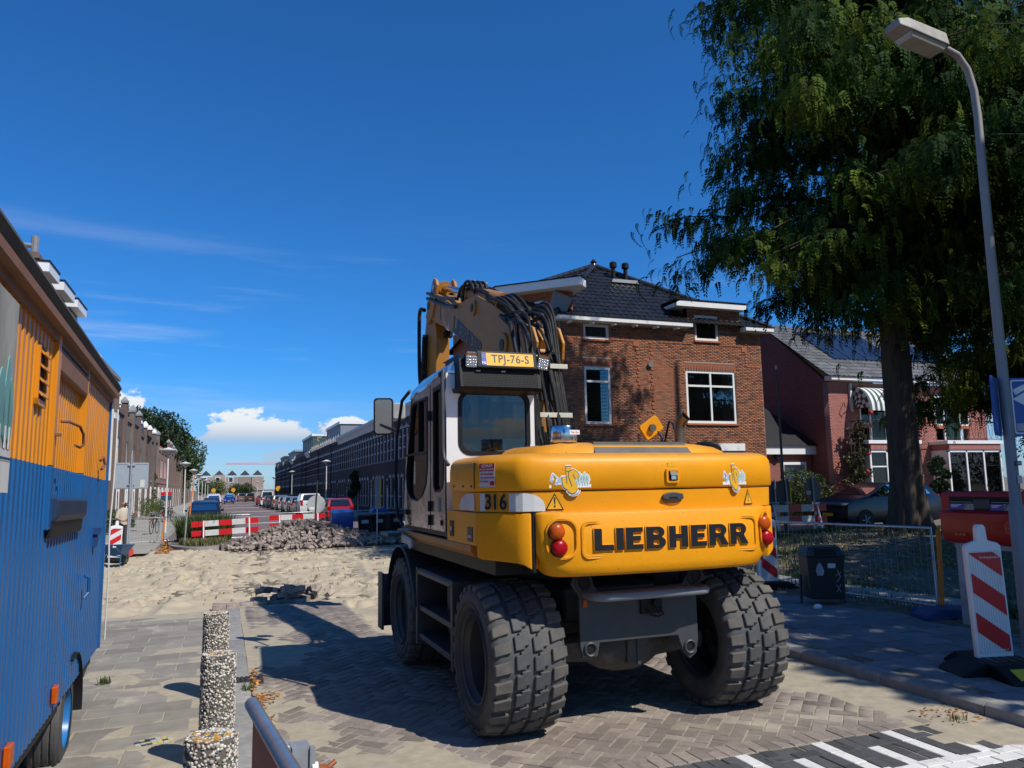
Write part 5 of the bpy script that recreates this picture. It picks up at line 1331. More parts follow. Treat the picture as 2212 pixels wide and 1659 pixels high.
# lower side panels behind the cab and round the corners (outside the casting)
m = MB()
def side_panel(z0, z1, sg, x0=-1.25, y1=.42):
    seq = [(-1.25, y1), (-1.25, -.23), (-1.235, -.27), (-1.075, -.575), (-1.03, -.614), (-.985, -.632)]
    q = [(sg*-x if sg > 0 else x, y) for x, y in seq]
    inn = [(x*.93, y + .05) for x, y in q]
    return q, inn
for sg in (-1, 1):
    q, inn = side_panel(0, 0, sg)
    m = MB()
    lo = [1.30, 1.285, 1.27, 1.26, 1.245, 1.215]
    hi = [1.60]*6
    rings = [[(q[i][0], q[i][1], lo[i]), (q[i][0], q[i][1], hi[i]), (inn[i][0], inn[i][1], hi[i]), (inn[i][0], inn[i][1], lo[i])] for i in range(1, 6)]
    m.loft(rings); pan = m.build('corner_casting', YELM, EX, bevel=.012, seg=2, smooth=40)
    m = MB().bx(min(sg*1.25,sg*1.17), max(sg*1.25,sg*1.17), -.222, .56, 1.36, 1.60)
    sp_ = m.build('side_door', YEL, EX, bevel=.008, seg=2)
    if sg < 0:
        MB().bx(-1.256,-1.25,.36,.46,1.40,1.52).build('lock_plate', BLK, sp_); MB().lathe([(.02,-1.262),(.02,-1.256)],10,(0,.41,1.46),'x').build('lock', STEEL, sp_)
        MB().bx(-1.256,-1.25,-.14,-.02,1.385,1.49).build('notice_plate', CHAS, sp_)
        tm = text_mesh('LUCHT', .026, .001); onface('notice_text', tm, WHDEC, sp_, (-1.2575,-.08,1.42), (-1,0,0))
# lower sill beam along the sides
for sg in (-1, 1):
    m = MB().prism([(sg*1.25,1.36),(sg*1.25,1.31),(sg*1.22,1.27),(sg*1.0,1.24),(sg*.9,1.24),(sg*.9,1.36)],'y',-.08,2.50)
    m.build('sill_beam', YELB, EX, bevel=.006)
m = MB().bx(-1.15,1.15,-.35,2.3,1.16,1.36); m.build('deck_frame', BLK, EX)
# white stripe band under the hood
m = MB().loft([ring(.012,1.605),ring(.006,1.745)]); bandp = m.build('hood_band', YEL, EX, smooth=40)
# hood: soft-edged lid
rg = [ring(0,1.752),ring(-.012,1.765),ring(-.012,1.90),ring(-.006,1.95),ring(.012,1.982),ring(.045,2.003),ring(.10,2.015),ring(.16,2.018)]
m = MB().loft(rg); hood = m.build('engine_hood', YEL, EX, smooth=60)
MB().bx(-1.2655,-1.255,-.228,-.222,1.77,1.96).build('panel_seam', BLK, hood)
for yy in (-.16,.05,.30): MB().lathe([(.009,-1.270),(.009,-1.258)],8,(0,yy,1.79),'x').build('bolt', AXLE, hood)
# raised centre of the lid with a smoked panel, and bay for the pre-cleaner
rs = []
for off, z in ((0,2.0),(.02,2.04),(.06,2.075),(.12,2.095),(.22,2.105)):
    rs.append([(-.86+off*1.6,-.28+off*.6,z),(-.70+off*.5,-.42+off*.5,z),(.55-off*.5,-.42+off*.5,z),(.90-off*1.8,-.28+off*.6,z),(.92-off*1.5,.38-off*.3,z),(-.86+off,.38-off*.3,z)])
m = MB().loft(rs); m.build('lid_top', YEL, hood, smooth=50)
SMOKE = mk('smoked_panel', (0.16,0.145,0.115), 0.30, var=0.25, scale=5, dirt=(0.24,0.20,0.14), dirt_scale=3)
m = MB().prism([(-.36,-.372),(.44,-.372),(.34,-.06),(-.44,-.06)],'z',2.06,2.109)
m.add([(-.38,-.44,2.020),(.46,-.44,2.020),(.44,-.355,2.108),(-.36,-.355,2.108)],[(0,1,2,3)])
m.build('smoked_panel', SMOKE, hood)
m = MB().lathe([(.10,2.01),(.10,2.04),(.12,2.05)],24,(-.56,-.27,0)); m.build('cleaner_bay', BLK, hood)
pc = MB().lathe([(.055,2.03),(.055,2.10),(.098,2.105),(.104,2.12),(.104,2.215),(.098,2.23),(.0,2.236)],28,(-.56,-.27,0))
pco = pc.build('precleaner', CHROME, EX, smooth=35)
lab = MB().add([(-.045,-.002,-.017),(.045,-.002,-.017),(.045,-.002,.017),(-.045,-.002,.017)],[(0,1,2,3)])
lo_ = lab.build('sticker', WHDEC, pco, loc=(-.515,-.372,2.18), rot=(0,0,8))
tm = text_mesh('Tex Go', .022, .0004); onface('sticker_text', tm, REDP, lo_, (0,-.003,0), (0,-1,0))
# exhaust pipe
ex = [(.80,.25,2.0),(.80,.25,2.24),(.803,.245,2.30),(.815,.22,2.345),(.83,.19,2.37)]
exo = MB().tube(ex,[.045,.045,.045,.047,.05],14).build('exhaust_pipe', mk('exhaust_steel',(.30,.24,.16),.35,.8,var=.5,scale=5), EX, smooth=50)
MB().tube([(.832,.187,2.372),(.836,.183,2.377)],.043,14).build('pipe_mouth', BLK, exo)
# mirror on the right side
mr = MB().tube([(.45,.32,2.05),(.60,.34,2.08),(.68,.36,2.13),(.70,.38,2.20),(.66,.39,2.25)],.014,8).build('mirror_stalk', CHAS, EX, smooth=50)
mh = MB().prism(rrect(-.10,.10,-.075,.075,.02,3),'y',-.02,.02).build('mirror_back', YEL, mr, loc=(.60,.40,2.28), rot=(8,-35,-8), bevel=.006)
MB().lathe([(.035,-.045),(.035,-.02)],8,(0,0,0),'y').build('mirror_clamp', AXLE, mh); 
# corrugated intake hose and grab rail on the right front
MB().tube([(.95+.004*k, -.10+.045*k, 2.055+.045*math.sin(k*.28)) for k in range(18)],[.05 if k%2 else .034 for k in range(18)],10).build('ribbed_hose', BLK, EX)
MB().tube([(1.22,.75,2.0),(1.24,.95,2.14),(1.24,1.05,2.38),(1.24,1.12,2.40),(1.24,1.30,2.02)],.012,6).build('grab_rail', BLK, EX, smooth=60)
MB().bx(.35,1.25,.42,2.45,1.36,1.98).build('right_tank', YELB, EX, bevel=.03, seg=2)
# ---- counterweight casting
cw_plan = [(-.955,-.52),(-.955,-.655),(-.92,-.70),(-.80,-.735),(-.5,-.765),(0,-.78),(.5,-.765),(.80,-.735),(.92,-.70),(.985,-.62),(1.0,-.52)]
def cwr(z, sh=0.0, hw=1.0):
    return [(x*hw, y + sh*(1 if y < -.56 else 0.3), z) for x, y in cw_plan] + [(.9*hw,-.30,z),(-.9*hw,-.30,z)]
cr = [cwr(1.160,.06,.86),cwr(1.168,.022,.885),cwr(1.185,.006,.905),cwr(1.24,0,.945),cwr(1.33,0,1.0),cwr(1.585,0,1.0),cwr(1.60,.012,.993),cwr(1.607,.04,.98)]
cwo = MB().loft(cr).build('counterweight', YELM, EX, bevel=0, smooth=40)
def face_y(x): 
    for (xa, ya), (xb, yb) in zip(cw_plan[1:-1], cw_plan[2:]):
        if xa <= x <= xb: return ya + (yb-ya)*(x-xa)/(xb-xa)
    return -.6
# framed field with letters, bent over the tail
def bend(me, yoff, x0=0, z0=0):
    """lay a flat mesh (x right, y up) on the tail of the counterweight"""
    for v in me.vertices:
        x, z, d = v.co.x + x0, v.co.y + z0, v.co.z
        v.co = (x, face_y(x) - d - yoff, z)
    me.update(); return me
def band_strip(loop_out, loop_in):
    return [loop_out, loop_in[::-1]]
fr = shape_mesh([rrect(-.66,.80,1.285,1.535,.05,6), rrect(-.645,.785,1.30,1.52,.04,6)[::-1]], .006, .004)
bend(fr, .0)
put('letter_field_frame', fr, YELM, cwo)
LET, wid = word('LIEBHERR', .152, 1.55)
for ch, loops, x in LET:
    me = shape_mesh(loops, .007, .002); bend(me, .004, -.575 + x*1.29/wid, 1.335)
    put('letter', me, YELM, cwo)
    me = shape_mesh([[(p[0]*.985 + .002, p[1]*.985 + .001) for p in l] for l in loops], .001); bend(me, .0140, -.575 + x*1.29/wid, 1.335)
    put('letter_face', me, BLKDEC, cwo)
# lamp recesses
for sg, cx in ((-1,-.815),(1,.905)):
    b = face_y(cx)
    oval_ = [(cx + (p[0])*(1 if sg<0 else .72), p[1]) for p in rrect(-.095,.125,1.29,1.56,.09,6)]
    inner = [(cx + (p[0])*(1 if sg<0 else .72), p[1]) for p in rrect(-.085,.112,1.30,1.55,.08,6)]
    hol = shape_mesh([oval_, inner[::-1]], .010, .003); bend(hol, .004); put('lamp_bezel', hol, YELM, cwo)
    bk = shape_mesh([inner], .0005); bend(bk, .001); put('lamp_recess', bk, YELM, cwo)
    for zz, mt, nm in ((1.475,AMBER,'indicator_lamp'),(1.365,REDL,'tail_lamp')):
        lx = cx - .012
        yb = face_y(lx)
        la = MB().lathe([(.058,0),(.056,-.03),(.046,-.045),(.02,-.052),(0,-.053)],20,(lx + (0.004 if zz<1.4 else -.012),yb+.004,zz),'y')
        lo2 = la.build(nm, mt, cwo, smooth=50)
        MB().lathe([(.062,0),(.062,-.012),(.057,-.014)],20,(lx + (0.004 if zz<1.4 else -.012),yb+.003,zz),'y',caps=False).build('lamp_rim', BLK, lo2, smooth=50)
# black strip as painted shade in the gap between the casting and the corner panels
MB().prism([(-.975,1.20),(-.955,1.20),(-.955,1.61),(-.975,1.61)],'y',-.64,-.45).build('gap_shade_strip', BLK, cwo)
# camera, catch and decals on the hood tail
def hood_y(x):
    pl = [p for p in plan(-.012)]
    tail_pts = pl
    for (xa, ya), (xb, yb) in zip(tail_pts[:-1], tail_pts[1:]):
        if xa <= x <= xb and xb - xa > 1e-6: return ya + (yb-ya)*(x-xa)/(xb-xa)
    return -.6
def bend_h(me, yoff, x0, z0, f=hood_y, zs=1.0):
    for v in me.vertices:
        x, z, d = v.co.x + x0, v.co.y*zs + z0, v.co.z
        v.co = (x, f(x) - d - yoff, z)
    me.update(); return me
ch_ = empty('reversing_camera', (.10, hood_y(.1), 1.845)); ch_.parent = hood
MB().prism(rrect(-.055,.055,-.055,.05,.015,3),'y',-.02,.02).build('camera_bezel', YEL, ch_, bevel=.006, seg=2)
MB().bx(-.036,.036,-.024,-.015,-.036,.032).build('camera_recess', BLK, ch_)
MB().prism([(-.04,.0),(-.015,.0),(-.015,.03),(-.025,.03)],'x',-.028,.028).build('camera_hood', CHAS, ch_)
MB().bx(-.02,.02,-.03,-.02,-.03,-.004).build('camera_lens', CHROME, ch_)
def band_y(x): return hood_y(x) + .018
hd = MB().lathe([(.088,0),(.085,-.006),(.075,-.002)],24,(0,0,0),'y',caps=False); 
hc = shape_mesh([arc(0,0,.088,.042,0,360,22)[:-1]], .0006); bend_h(hc, .002, .105, 1.675, band_y); hco = put('catch_recess_shade', hc, mk('recess_shadow',(.42,.17,.01),.5), bandp)  # recess shade put into the oval's darker yellow
hc = shape_mesh([arc(0,.002,.086,.036,0,180,14) + arc(0,.004,.086,.016,180,360,14)[1:]], .010, .004); bend_h(hc, .010, .105, 1.682, band_y); hgo = put('catch_handle', hc, CHAS, bandp)
tm = text_mesh('LIEBHERR', .018, .0004, .0004); bend_h(tm, .026, .105, 1.683, band_y); put('handle_text', tm, BLKDEC, hgo)
# firm emblem: J and S of yellow with dark outline, trees and digger on a white ground
def smooth_loop(pts, n=3):
    """Chaikin corner cutting"""
    for _ in range(n):
        q = []
        for a, b in zip(pts, pts[1:] + pts[:1]): q += [(a[0]*.75+b[0]*.25, a[1]*.75+b[1]*.25), (a[0]*.25+b[0]*.75, a[1]*.25+b[1]*.75)]
        pts = q
    return pts
JS_out = [(-.41,.58),(-.41,.30),(-.36,.06)] + [(-.28,-.06),(-.12,-.14),(-.06,-.22),(.04,-.33),(.16,-.37),(.30,-.36),(.42,-.28),(.50,-.12),(.48,.04),(.40,.24),(.32,.42),(.64,.57),(.54,.80),(.42,.92),(.26,.98),(.14,.97),(.14,1.16),(-.16,1.16),(-.16,.58)]
def scaled(l, k, cx=0.1, cy=.35): return [(cx+(p[0]-cx)*k, cy+(p[1]-cy)*k) for p in l]
def stroke(pts, w):
    """polyline as a closed ribbon outline"""
    L_, R_ = [], []
    for i, p in enumerate(pts):
        a = pts[max(i-1,0)]; b = pts[min(i+1,len(pts)-1)]
        dx, dy = b[0]-a[0], b[1]-a[1]; l = math.hypot(dx,dy) or 1
        L_.append((p[0]-dy/l*w, p[1]+dx/l*w)); R_.append((p[0]+dy/l*w, p[1]-dx/l*w))
    return L_ + R_[::-1]
DIGB = mk('emblem_pale_blue', (.38,.48,.62), .4, var=.1); TRG = mk('emblem_pale_green', (.50,.64,.60), .4, var=.1); TRGD = mk('emblem_grey_green', (.25,.36,.36), .4, var=.1)
def emblem(parent, x0, z0, k, f, sx=1.0, shrink=1.0):
    root = empty('emblem', (0,0,0)); root.parent = parent
    def lay_(name, loops, mat, lift, depth=.0004):
        me = shape_mesh([[(p[0]*k*sx, p[1]*k) for p in l] for l in loops], depth); bend_h(me, lift, x0, z0, f); put(name, me, mat, root)
    lay_('emblem_base', [[(-1.12,-.02),(1.30,-.02),(1.30,.16),(1.14,.16),(1.22,.25),(1.27,.42),(1.22,.60),(1.12,.72),(1.03,.74),(.97,.86),(.90,.84),(.84,.72),(.74,.74),(.64,.86),(.56,.84),(.50,.70),(-.41,.66),(-.52,.50),(-.70,.62),(-.86,.80),(-.96,.80),(-1.02,.64),(-1.10,.36),(-.96,.26),(-.84,.44),(-.90,.56),(-.84,.62),(-.74,.50),(-.76,.28),(-.86,.16),(-1.12,.14)]], WHDEC, .0012)
    lay_('emblem_halo', [scaled(JS_out,1.075)], WHDEC, .0020)
    lay_('emblem_arc', [arc(.25,.0,.47,.50,205,338,14) + arc(.25,0,.30,.33,338,205,14)], WHDEC, .0024)
    for cx, cw, top in ((.62,.15,.80),(.80,.13,.66),(.95,.15,.80),(1.10,.11,.66),(.50,.11,.58)):
        crown = smooth_loop([(cx-cw*.5,.26),(cx-cw,.42),(cx-cw*.7,.58),(cx-cw*.4,top*.9),(cx,top),(cx+cw*.5,top*.88),(cx+cw*.75,.56),(cx+cw,.42),(cx+cw*.5,.25),(cx+.02,.22),(cx+.02,.10),(cx-.02,.10),(cx-.02,.22)],2)
        lay_('emblem_tree_edge', [scaled(crown,1.05,cx,.45)], TRGD, .0028); lay_('emblem_tree', [crown], TRG, .0036)
    for s_ in ([(-.70,.10),(-.64,.16),(-.62,.24),(-.68,.30),(-.76,.30),(-.82,.24),(-.82,.16),(-.76,.10)], [(-.72,.28),(-.45,.24),(-.41,.56),(-.58,.54)], stroke([(-.66,.48),(-.80,.62),(-.92,.70),(-.98,.52),(-1.04,.40),(-.94,.34),(-.90,.44)],.035)):
        lay_('emblem_digger', [s_], DIGB, .0028)
    lay_('emblem_outline', [scaled(JS_out,1.0)], DBLUE, .0044)
    lay_('emblem_letters', [scaled(JS_out,.945,.07,.37)], YDEC, .0054)
    lay_('emblem_line', [stroke([(-.14,.60),(-.13,.20)],.018)], DBLUE, .0064)
    lay_('emblem_line', [stroke([(-.13,.86),(.04,.86)],.018)], DBLUE, .0064)
    lay_('emblem_line', [stroke([(.16,.96),(.04,.88),(-.03,.74),(-.03,.60),(.02,.46),(.16,.06)],.018)], DBLUE, .0070)
    lay_('emblem_line', [stroke([(.24,.70),(.36,.46)],.018)], DBLUE, .0064)
    # web address along the arc
    txt = 'www.josscholman.nl'
    for i, c in enumerate(txt):
        a = R(212 + i*7.4); tm = text_mesh(c, .105*k*1.1, .0003)
        ca, sa = math.cos(a + math.pi/2), math.sin(a + math.pi/2)
        for v in tm.vertices:
            px, py = v.co.x*ca - v.co.y*sa, v.co.x*sa + v.co.y*ca
            v.co.x = (px + (.25 + .385*math.cos(a))*k)*sx; v.co.y = py + .415*math.sin(a)*k
        bend_h(tm, .0066, x0, z0, f); put('emblem_text', tm, DBLUE, root)
emblem(hood, -.715, 1.772, .128, hood_y)
emblem(hood, .655, 1.772, .128, hood_y, .72)
def warning(parent, x0, z0, k, f, sx=1.0):
    root = empty('warning_sign', (0,0,0)); root.parent = parent
    T = [(-.5,0),(.5,0),(0,.87)]
    for nm, lp, mt, lf in (('sign_edge',[scaled(T,1.0,0,.29)],BLKDEC,.0012),('sign_field',[scaled(T,.80,0,.29)],YDEC,.002),('sign_mark',[[(-.045,.60),(-.04,.64),(0,.66),(.04,.64),(.045,.60),(.022,.30),(-.022,.30)]],BLKDEC,.0028),('sign_dot',[arc(0,.20,.05,.05,0,360,10)[:-1]],BLKDEC,.0028)):
        me = shape_mesh([[(p[0]*k*sx,p[1]*k) for p in l] for l in lp], .0003); bend_h(me, lf, x0, z0, f); put(nm, me, mt, root)
warning(bandp, -.815, 1.617, .135, band_y); warning(bandp, .80, 1.617, .135, band_y, .6)
# sticker above the camera
st_ = shape_mesh([[(-.03,-.017),(.03,-.017),(.03,.017),(-.03,.017)]], .0003); bend_h(st_, .001, .10, 1.925, hood_y); put('small_sticker', st_, YDEC, hood)
# white panels and model number on the band (left flank)
def flank(me, x, y0, z0):
    for v in me.vertices:
        a, b, d = v.co.x, v.co.y, v.co.z
        v.co = (x - d, y0 - a, z0 + b)
    me.update(); return me
for y0, lp in ((.0,[(-.015,.0)]+arc(-.30,0,.26,.125,90,180,8)[::-1]+[(-.015,.125)]),):
    me = shape_mesh([[(-.02,0),(-.40,0),(-.40,.05)] + arc(-.16,.02,.24,.105,172,90,8) + [(-.02,.125)]], .0006)
    flank(me, -1.2475, -.20, 1.612); put('white_flash', me, WHITED, bandp)
FA = Vector((-1.235,-.27,0)); FD = Vector((.465,-.886,0)); FN = Vector((-.886,-.465,0))
def facet(t, z, lift=.004, inset=.012): p = FA + FD*t + FN*(lift - inset); return (p.x, p.y, z)
me = shape_mesh([[(0,0),(.055,0),(.055,.125),(0,.125)]], .0006); onface('white_flash', me, WHITED, bandp, facet(.0,1.612,.0105), FN)
P_ = [(-1.235,-.27),(-1.075,-.575),(-1.035,-.612),(-.96,-.638),(-.83,-.662),(-.6,-.680)]
L_ = [0]
for p1, p2 in zip(P_, P_[1:]): L_.append(L_[-1] + math.dist(p1,p2))
def along(s_):
    for i in range(len(L_)-1):
        if L_[i] <= s_ <= L_[i+1]:
            u = (s_-L_[i])/(L_[i+1]-L_[i]); ax, ay = P_[i]; bx_, by_ = P_[i+1]
            nx, ny = by_-ay, -(bx_-ax); l = math.hypot(nx,ny)
            return (ax+(bx_-ax)*u + nx/l*.002, ay+(by_-ay)*u + ny/l*.002)
wf = MB(); n_ = 26
for k in range(n_):
    q = []
    for a in (k/n_, (k+1)/n_):
        hh = .125 if a < .45 else .03 + .095*math.sqrt(max(0, 1-((a-.45)/.55)**2))
        x, y = along(.285 + a*.27); q.append(((x,y,1.612),(x,y,1.612+hh)))
    wf.add([q[0][0],q[1][0],q[1][1],q[0][1]],[(0,1,2,3)])
wf.build('white_flash', WHITED, bandp)
GOLDD = mk('gold_outline', (.52,.40,.16), .4)
for i, c in enumerate('316'):
    tm = text_mesh(c, .150, .0006, .008); onface('number_outline', tm, GOLDD, bandp, facet(.085+i*.072 - (.006 if i == 1 else 0),1.672,.0125), FN)
    tm = text_mesh(c, .150, .0006, .0035); onface('number', tm, BLKDEC, bandp, facet(.085+i*.072 - (.006 if i == 1 else 0),1.672,.0145), FN)
# danger notice on the hood corner
nt_ = empty('danger_notice', (0,0,0)); nt_.parent = hood
me = shape_mesh([[(0,0),(.15,0),(.15,.165),(0,.165)]], .0005); onface('notice_card', me, WHITED, nt_, facet(.015,1.785,.003,-.012), FN)
me = shape_mesh([[(0,0),(.15,0),(.15,.035),(0,.035)]], .0005); onface('notice_header', me, REDP, nt_, facet(.015,1.915,.0045,-.012), FN)
for i, (t_, sz, mt, zz) in enumerate((('GEVAAR',.03,WHDEC,1.932),('VERBODEN BINNEN',.0165,REDP,1.900),('HET DRAAIBEREIK',.0165,REDP,1.874),('VAN DE MACHINE',.0165,REDP,1.848),('TE KOMEN',.0165,REDP,1.822))):
    tm = text_mesh(t_, sz, .0003, .0004); onface('notice_text', tm, mt, nt_, facet(.09 if i != 4 else .06,zz,.006,-.012), FN)
me = shape_mesh([[(0,0),(.04,0),(.04,.03),(0,.03)]], .0005); onface('notice_mark', me, REDP, nt_, facet(.12,1.795,.006,-.012), FN)

# ---- cab
CX0, CX1, CY0, CY1 = -1.25, -.46, .56, 2.16
CZ0, CZ1 = 1.38, 2.86
cab = empty('cab', (0,0,0)); cab.parent = EX
# floor pan, roof
MB().bx(CX0+.01,CX1,CY0,CY1,CZ0,CZ0+.07).build('cab_floor', BLK, cab)
rf = [[(CX0+.05,CY0+.02),(CX1-.05,CY0+.02),(CX1-.03,CY1-.28),(CX0+.08,CY1-.28)]]
m = MB().loft([[(CX0,CY0,2.72),(CX1,CY0,2.72),(CX1,CY1-.20,2.66),(CX0,CY1-.20,2.66)],[(CX0+.01,CY0,2.79),(CX1-.01,CY0,2.79),(CX1-.02,CY1-.26,2.74),(CX0+.02,CY1-.26,2.74)],[(CX0+.09,CY0+.02,2.86),(CX1-.07,CY0+.02,2.86),(CX1-.09,CY1-.40,2.84),(CX0+.10,CY1-.40,2.84)]])
m.build('cab_roof', SILV, cab, smooth=50, bevel=.012, seg=2)
# rear frame with rounded window opening
def framewall(name, outer, hole, plane, a, b, mat, parent, bevel=0):
    me = shape_mesh([outer, hole[::-1]], abs(b-a)/2)
    mid = (a+b)/2
    for v in me.vertices:
        x, y, z = v.co
        v.co = (x, mid - z, y) if plane == 'y' else (mid - z, x, y)
    if plane == 'x' : me.flip_normals() if hasattr(me,'flip_normals') else None
    me.update()
    return put(name, me, mat, parent)
RWO = [(CX0,1.42),(CX1,1.42),(CX1,2.74),(CX0,2.74)]
RWH = rrect(CX0+.115,CX1-.055,2.06,2.585,.10,5)
framewall('rear_frame', RWO, RWH, 'y', CY0, CY0+.05, WHP, cab)
o = framewall('rear_seal', rrect(CX0+.10,CX1-.04,2.045,2.60,.11,5), rrect(CX0+.135,CX1-.075,2.08,2.565,.085,5), 'y', CY0-.006, CY0+.03, BLK, cab)
MB().prism(rrect(CX0+.13,CX1-.07,2.075,2.57,.085,5),'y',CY0+.012,CY0+.017).build('rear_window', CABGL, o)
# left flank: rear quarter with narrow window and the door with its long curved pane
QO = [(CY0,1.42),(1.08,1.42),(1.08,2.70),(CY0+.02,2.74)]
QH = [(.665,2.66),(.665,1.86),(.70,1.79),(.78,1.755),(.93,1.745),(.985,1.80),(.985,2.64)]
framewall('quarter_panel', QO, QH, 'x', CX0, CX0+.05, SILV, cab)
def inset(l, d):
    cx = sum(p[0] for p in l)/len(l); cz = sum(p[1] for p in l)/len(l)
    return [(cx+(p[0]-cx)*(1-d*1.9), cz+(p[1]-cz)*(1-d)) for p in l]
o = framewall('quarter_seal', inset(QH,-.025), inset(QH,.035), 'x', CX0-.005, CX0+.04, BLK, cab)
MB().prism(inset(QH,.03),'x',CX0+.02,CX0+.025).build('quarter_window', CABGL, o)
DO = [(1.10,1.42),(2.12,1.42),(2.16,1.60),(2.06,2.10),(1.84,2.66),(1.10,2.695)]
DH = [(1.20,2.60),(1.20,2.06),(1.20,1.98),(1.25,1.82),(1.38,1.72),(1.60,1.66),(1.85,1.68),(2.00,1.76),(2.055,1.90),(1.97,2.12),(1.80,2.56),(1.74,2.595)]
door = framewall('cab_door', DO, DH, 'x', CX0-.004, CX0+.045, SILV, cab)
o = framewall('door_seal', inset(DH,-.018), inset(DH,.02), 'x', CX0-.010, CX0+.03, BLK, cab)
MB().prism(inset(DH,.018),'x',CX0+.015,CX0+.02).build('door_window', CABGL, o)
MB().bx(CX0-.012,CX0+.03,1.20,2.03,2.095,2.115).build('window_bar', BLK, o); MB().bx(CX0-.012,CX0+.03,1.50,1.54,2.11,2.60).build('window_bar', BLK, o)
for z in (2.42,1.62,1.50): MB().lathe([(.014,z-.045),(.014,z+.045)],8,(CX0-.014,1.09,0)).build('hinge', BLK, door)
MB().bx(CX0-.03,CX0-.004,1.95,2.08,1.52,1.57).build('door_handle', BLK, door, bevel=.006)
MB().bx(CX0-.012,CX0-.001,.78,.84,1.58,1.70).build('socket_group', mk('grey_fitting',(.35,.35,.34),.5), cab); MB().lathe([(.028,-.006),(.02,-.012)],12,(CX0,.72,1.49),'x').build('fuel_cap', BLK, cab)
# other posts, front glazing, black trim
for pts_ in ([(CX0+.03,2.10,1.45),(CX0+.03,2.12,1.65),(CX0+.05,2.00,2.15),(CX0+.07,1.86,2.68)], [(CX1-.03,2.10,1.45),(CX1-.03,2.12,1.65),(CX1-.04,2.00,2.15),(CX1-.05,1.86,2.68)]):
    MB().tube(pts_,.035,8).build('front_post', BLK, cab, smooth=60)
MB().bx(CX1-.03,CX1,CY0+.05,.72,1.45,2.72).build('right_post', WHP, cab); MB().bx(CX1-.03,CX1,1.30,1.38,1.45,2.70).build('right_post', BLK, cab); MB().bx(CX1-.03,CX1,CY0+.05,2.12,1.42,1.75).build('right_wall', WHP, cab)
MB().prism([(.72,1.76),(2.08,1.76),(2.00,2.15),(1.86,2.66),(.72,2.70)],'x',CX1-.018,CX1-.013).build('right_window', CABGL, cab)
MB().add([(CX0+.06,2.13,1.62),(CX1-.06,2.13,1.62),(CX1-.07,1.87,2.66),(CX0+.09,1.87,2.66)],[(0,1,2,3)]).build('windscreen', CABGL, cab)
MB().tube([(CX0-.02,CY0+.01,2.76),(CX0-.035,CY0-.01,2.70),(CX0-.035,CY0-.01,2.12),(CX0-.03,CY0-.03,2.02),(CX0-.01,CY0-.09,1.965)],.016,8).build('grab_tube', CHAS, cab, smooth=60)
MB().tube([(CX0-.01,1.87,2.74),(CX0-.05,2.05,2.66),(CX0-.07,2.20,2.30),(CX0-.07,2.26,1.8),(CX0-.06,2.20,1.5),(CX0-.04,2.05,1.42)],.017,8).build('guard_rail', BLK, cab, smooth=60)
MB().ball((CX0-.005,CY0+.13,2.74),(.03,.05,.03),8,6).build('roof_sensor', BLK, cab)
# louvred air unit over the rear window, lamps, number plate
ac = MB().loft([[(CX0+.07,CY0-.02,2.565),(CX1+.0,CY0-.02,2.565),(CX1,CY0+.10,2.565),(CX0+.07,CY0+.10,2.565)],[(CX0+.05,CY0-.15,2.58),(CX1+.02,CY0-.15,2.58),(CX1+.02,CY0+.10,2.60),(CX0+.05,CY0+.10,2.60)],[(CX0+.075,CY0-.18,2.605),(CX1-.0,CY0-.18,2.605),(CX1,CY0+.2,2.62),(CX0+.075,CY0+.2,2.62)],[(CX0+.075,CY0-.13,2.845),(CX1,CY0-.13,2.845),(CX1,CY0+.3,2.865),(CX0+.075,CY0+.3,2.865)],[(CX0+.10,CY0-.05,2.90),(CX1-.02,CY0-.05,2.90),(CX1-.02,CY0+.5,2.90),(CX0+.10,CY0+.5,2.90)]])
aco = ac.build('air_unit', BLK, cab, smooth=30)
gm = MB()
nx, nz_ = 52, 15
ax0, ax1 = CX0+.105, CX1-.03
def acp(x, t): return (x, CY0-.181 + .050*t, 2.612 + .215*t)
for i in range(nx+1):
    x = ax0 + (ax1-ax0)*i/nx
    a, b = acp(x,.0), acp(x,.98); gm.add([(x-.0022,a[1]-.004,a[2]),(x+.0022,a[1]-.004,a[2]),(x+.0022,b[1]-.004,b[2]),(x-.0022,b[1]-.004,b[2])],[(0,1,2,3)])
for j in range(nz_+1):
    t = .98*j/nz_; a, b = acp(ax0,t), acp(ax1,t); gm.add([(a[0],a[1]-.004,a[2]-.0022),(b[0],b[1]-.004,b[2]-.0022),(b[0],b[1]-.003,b[2]+.0022),(a[0],a[1]-.003,a[2]+.0022)],[(0,1,2,3)])
gm.build('grille_mesh', mk('grille_wire',(.028,.028,.028),.6,spec=.2), aco)
for x in (-1.02,-.80): MB().bx(x-.018,x+.018,CY0-.172,CY0-.155,2.735,2.745).build('grille_clip', GALV, aco)
plt = empty('number_plate', (-.765, CY0-.17, 2.835)); plt.parent = cab; plt.rotation_euler = (R(-12), 0, 0)
MB().bx(-.27,.27,-.012,.02,-.075,.075).build('plate_holder', BLK, plt, bevel=.01, seg=2)
MB().prism(rrect(-.232,.232,-.056,.056,.008,3),'y',-.017,-.011).build('plate_field', mk('plate_yellow',(.80,.43,.01),.35,var=.03), plt)
MB().bx(-.232,-.19,-.0185,-.016,-.054,.054).build('plate_band', mk('plate_blue',(.012,.06,.36),.35,var=.03), plt)
tm = text_mesh('NL', .032, .0004, .0006); onface('plate_text', tm, WHDEC, plt, (-.211,-.0192,-.034), (0,-1,0))
tm = text_mesh('TPJ-76-S', .100, .0004, .0012, spacing=1.06); onface('plate_text', tm, BLKDEC, plt, (.024,-.0178,.002), (0,-1,0), sx=.92)
for k in range(8):
    a = 2*math.pi*k/8; MB().box((-.211+.013*math.cos(a),-.019,.022+.013*math.sin(a)),(.004,.001,.004)).build('star', YDEC, plt)
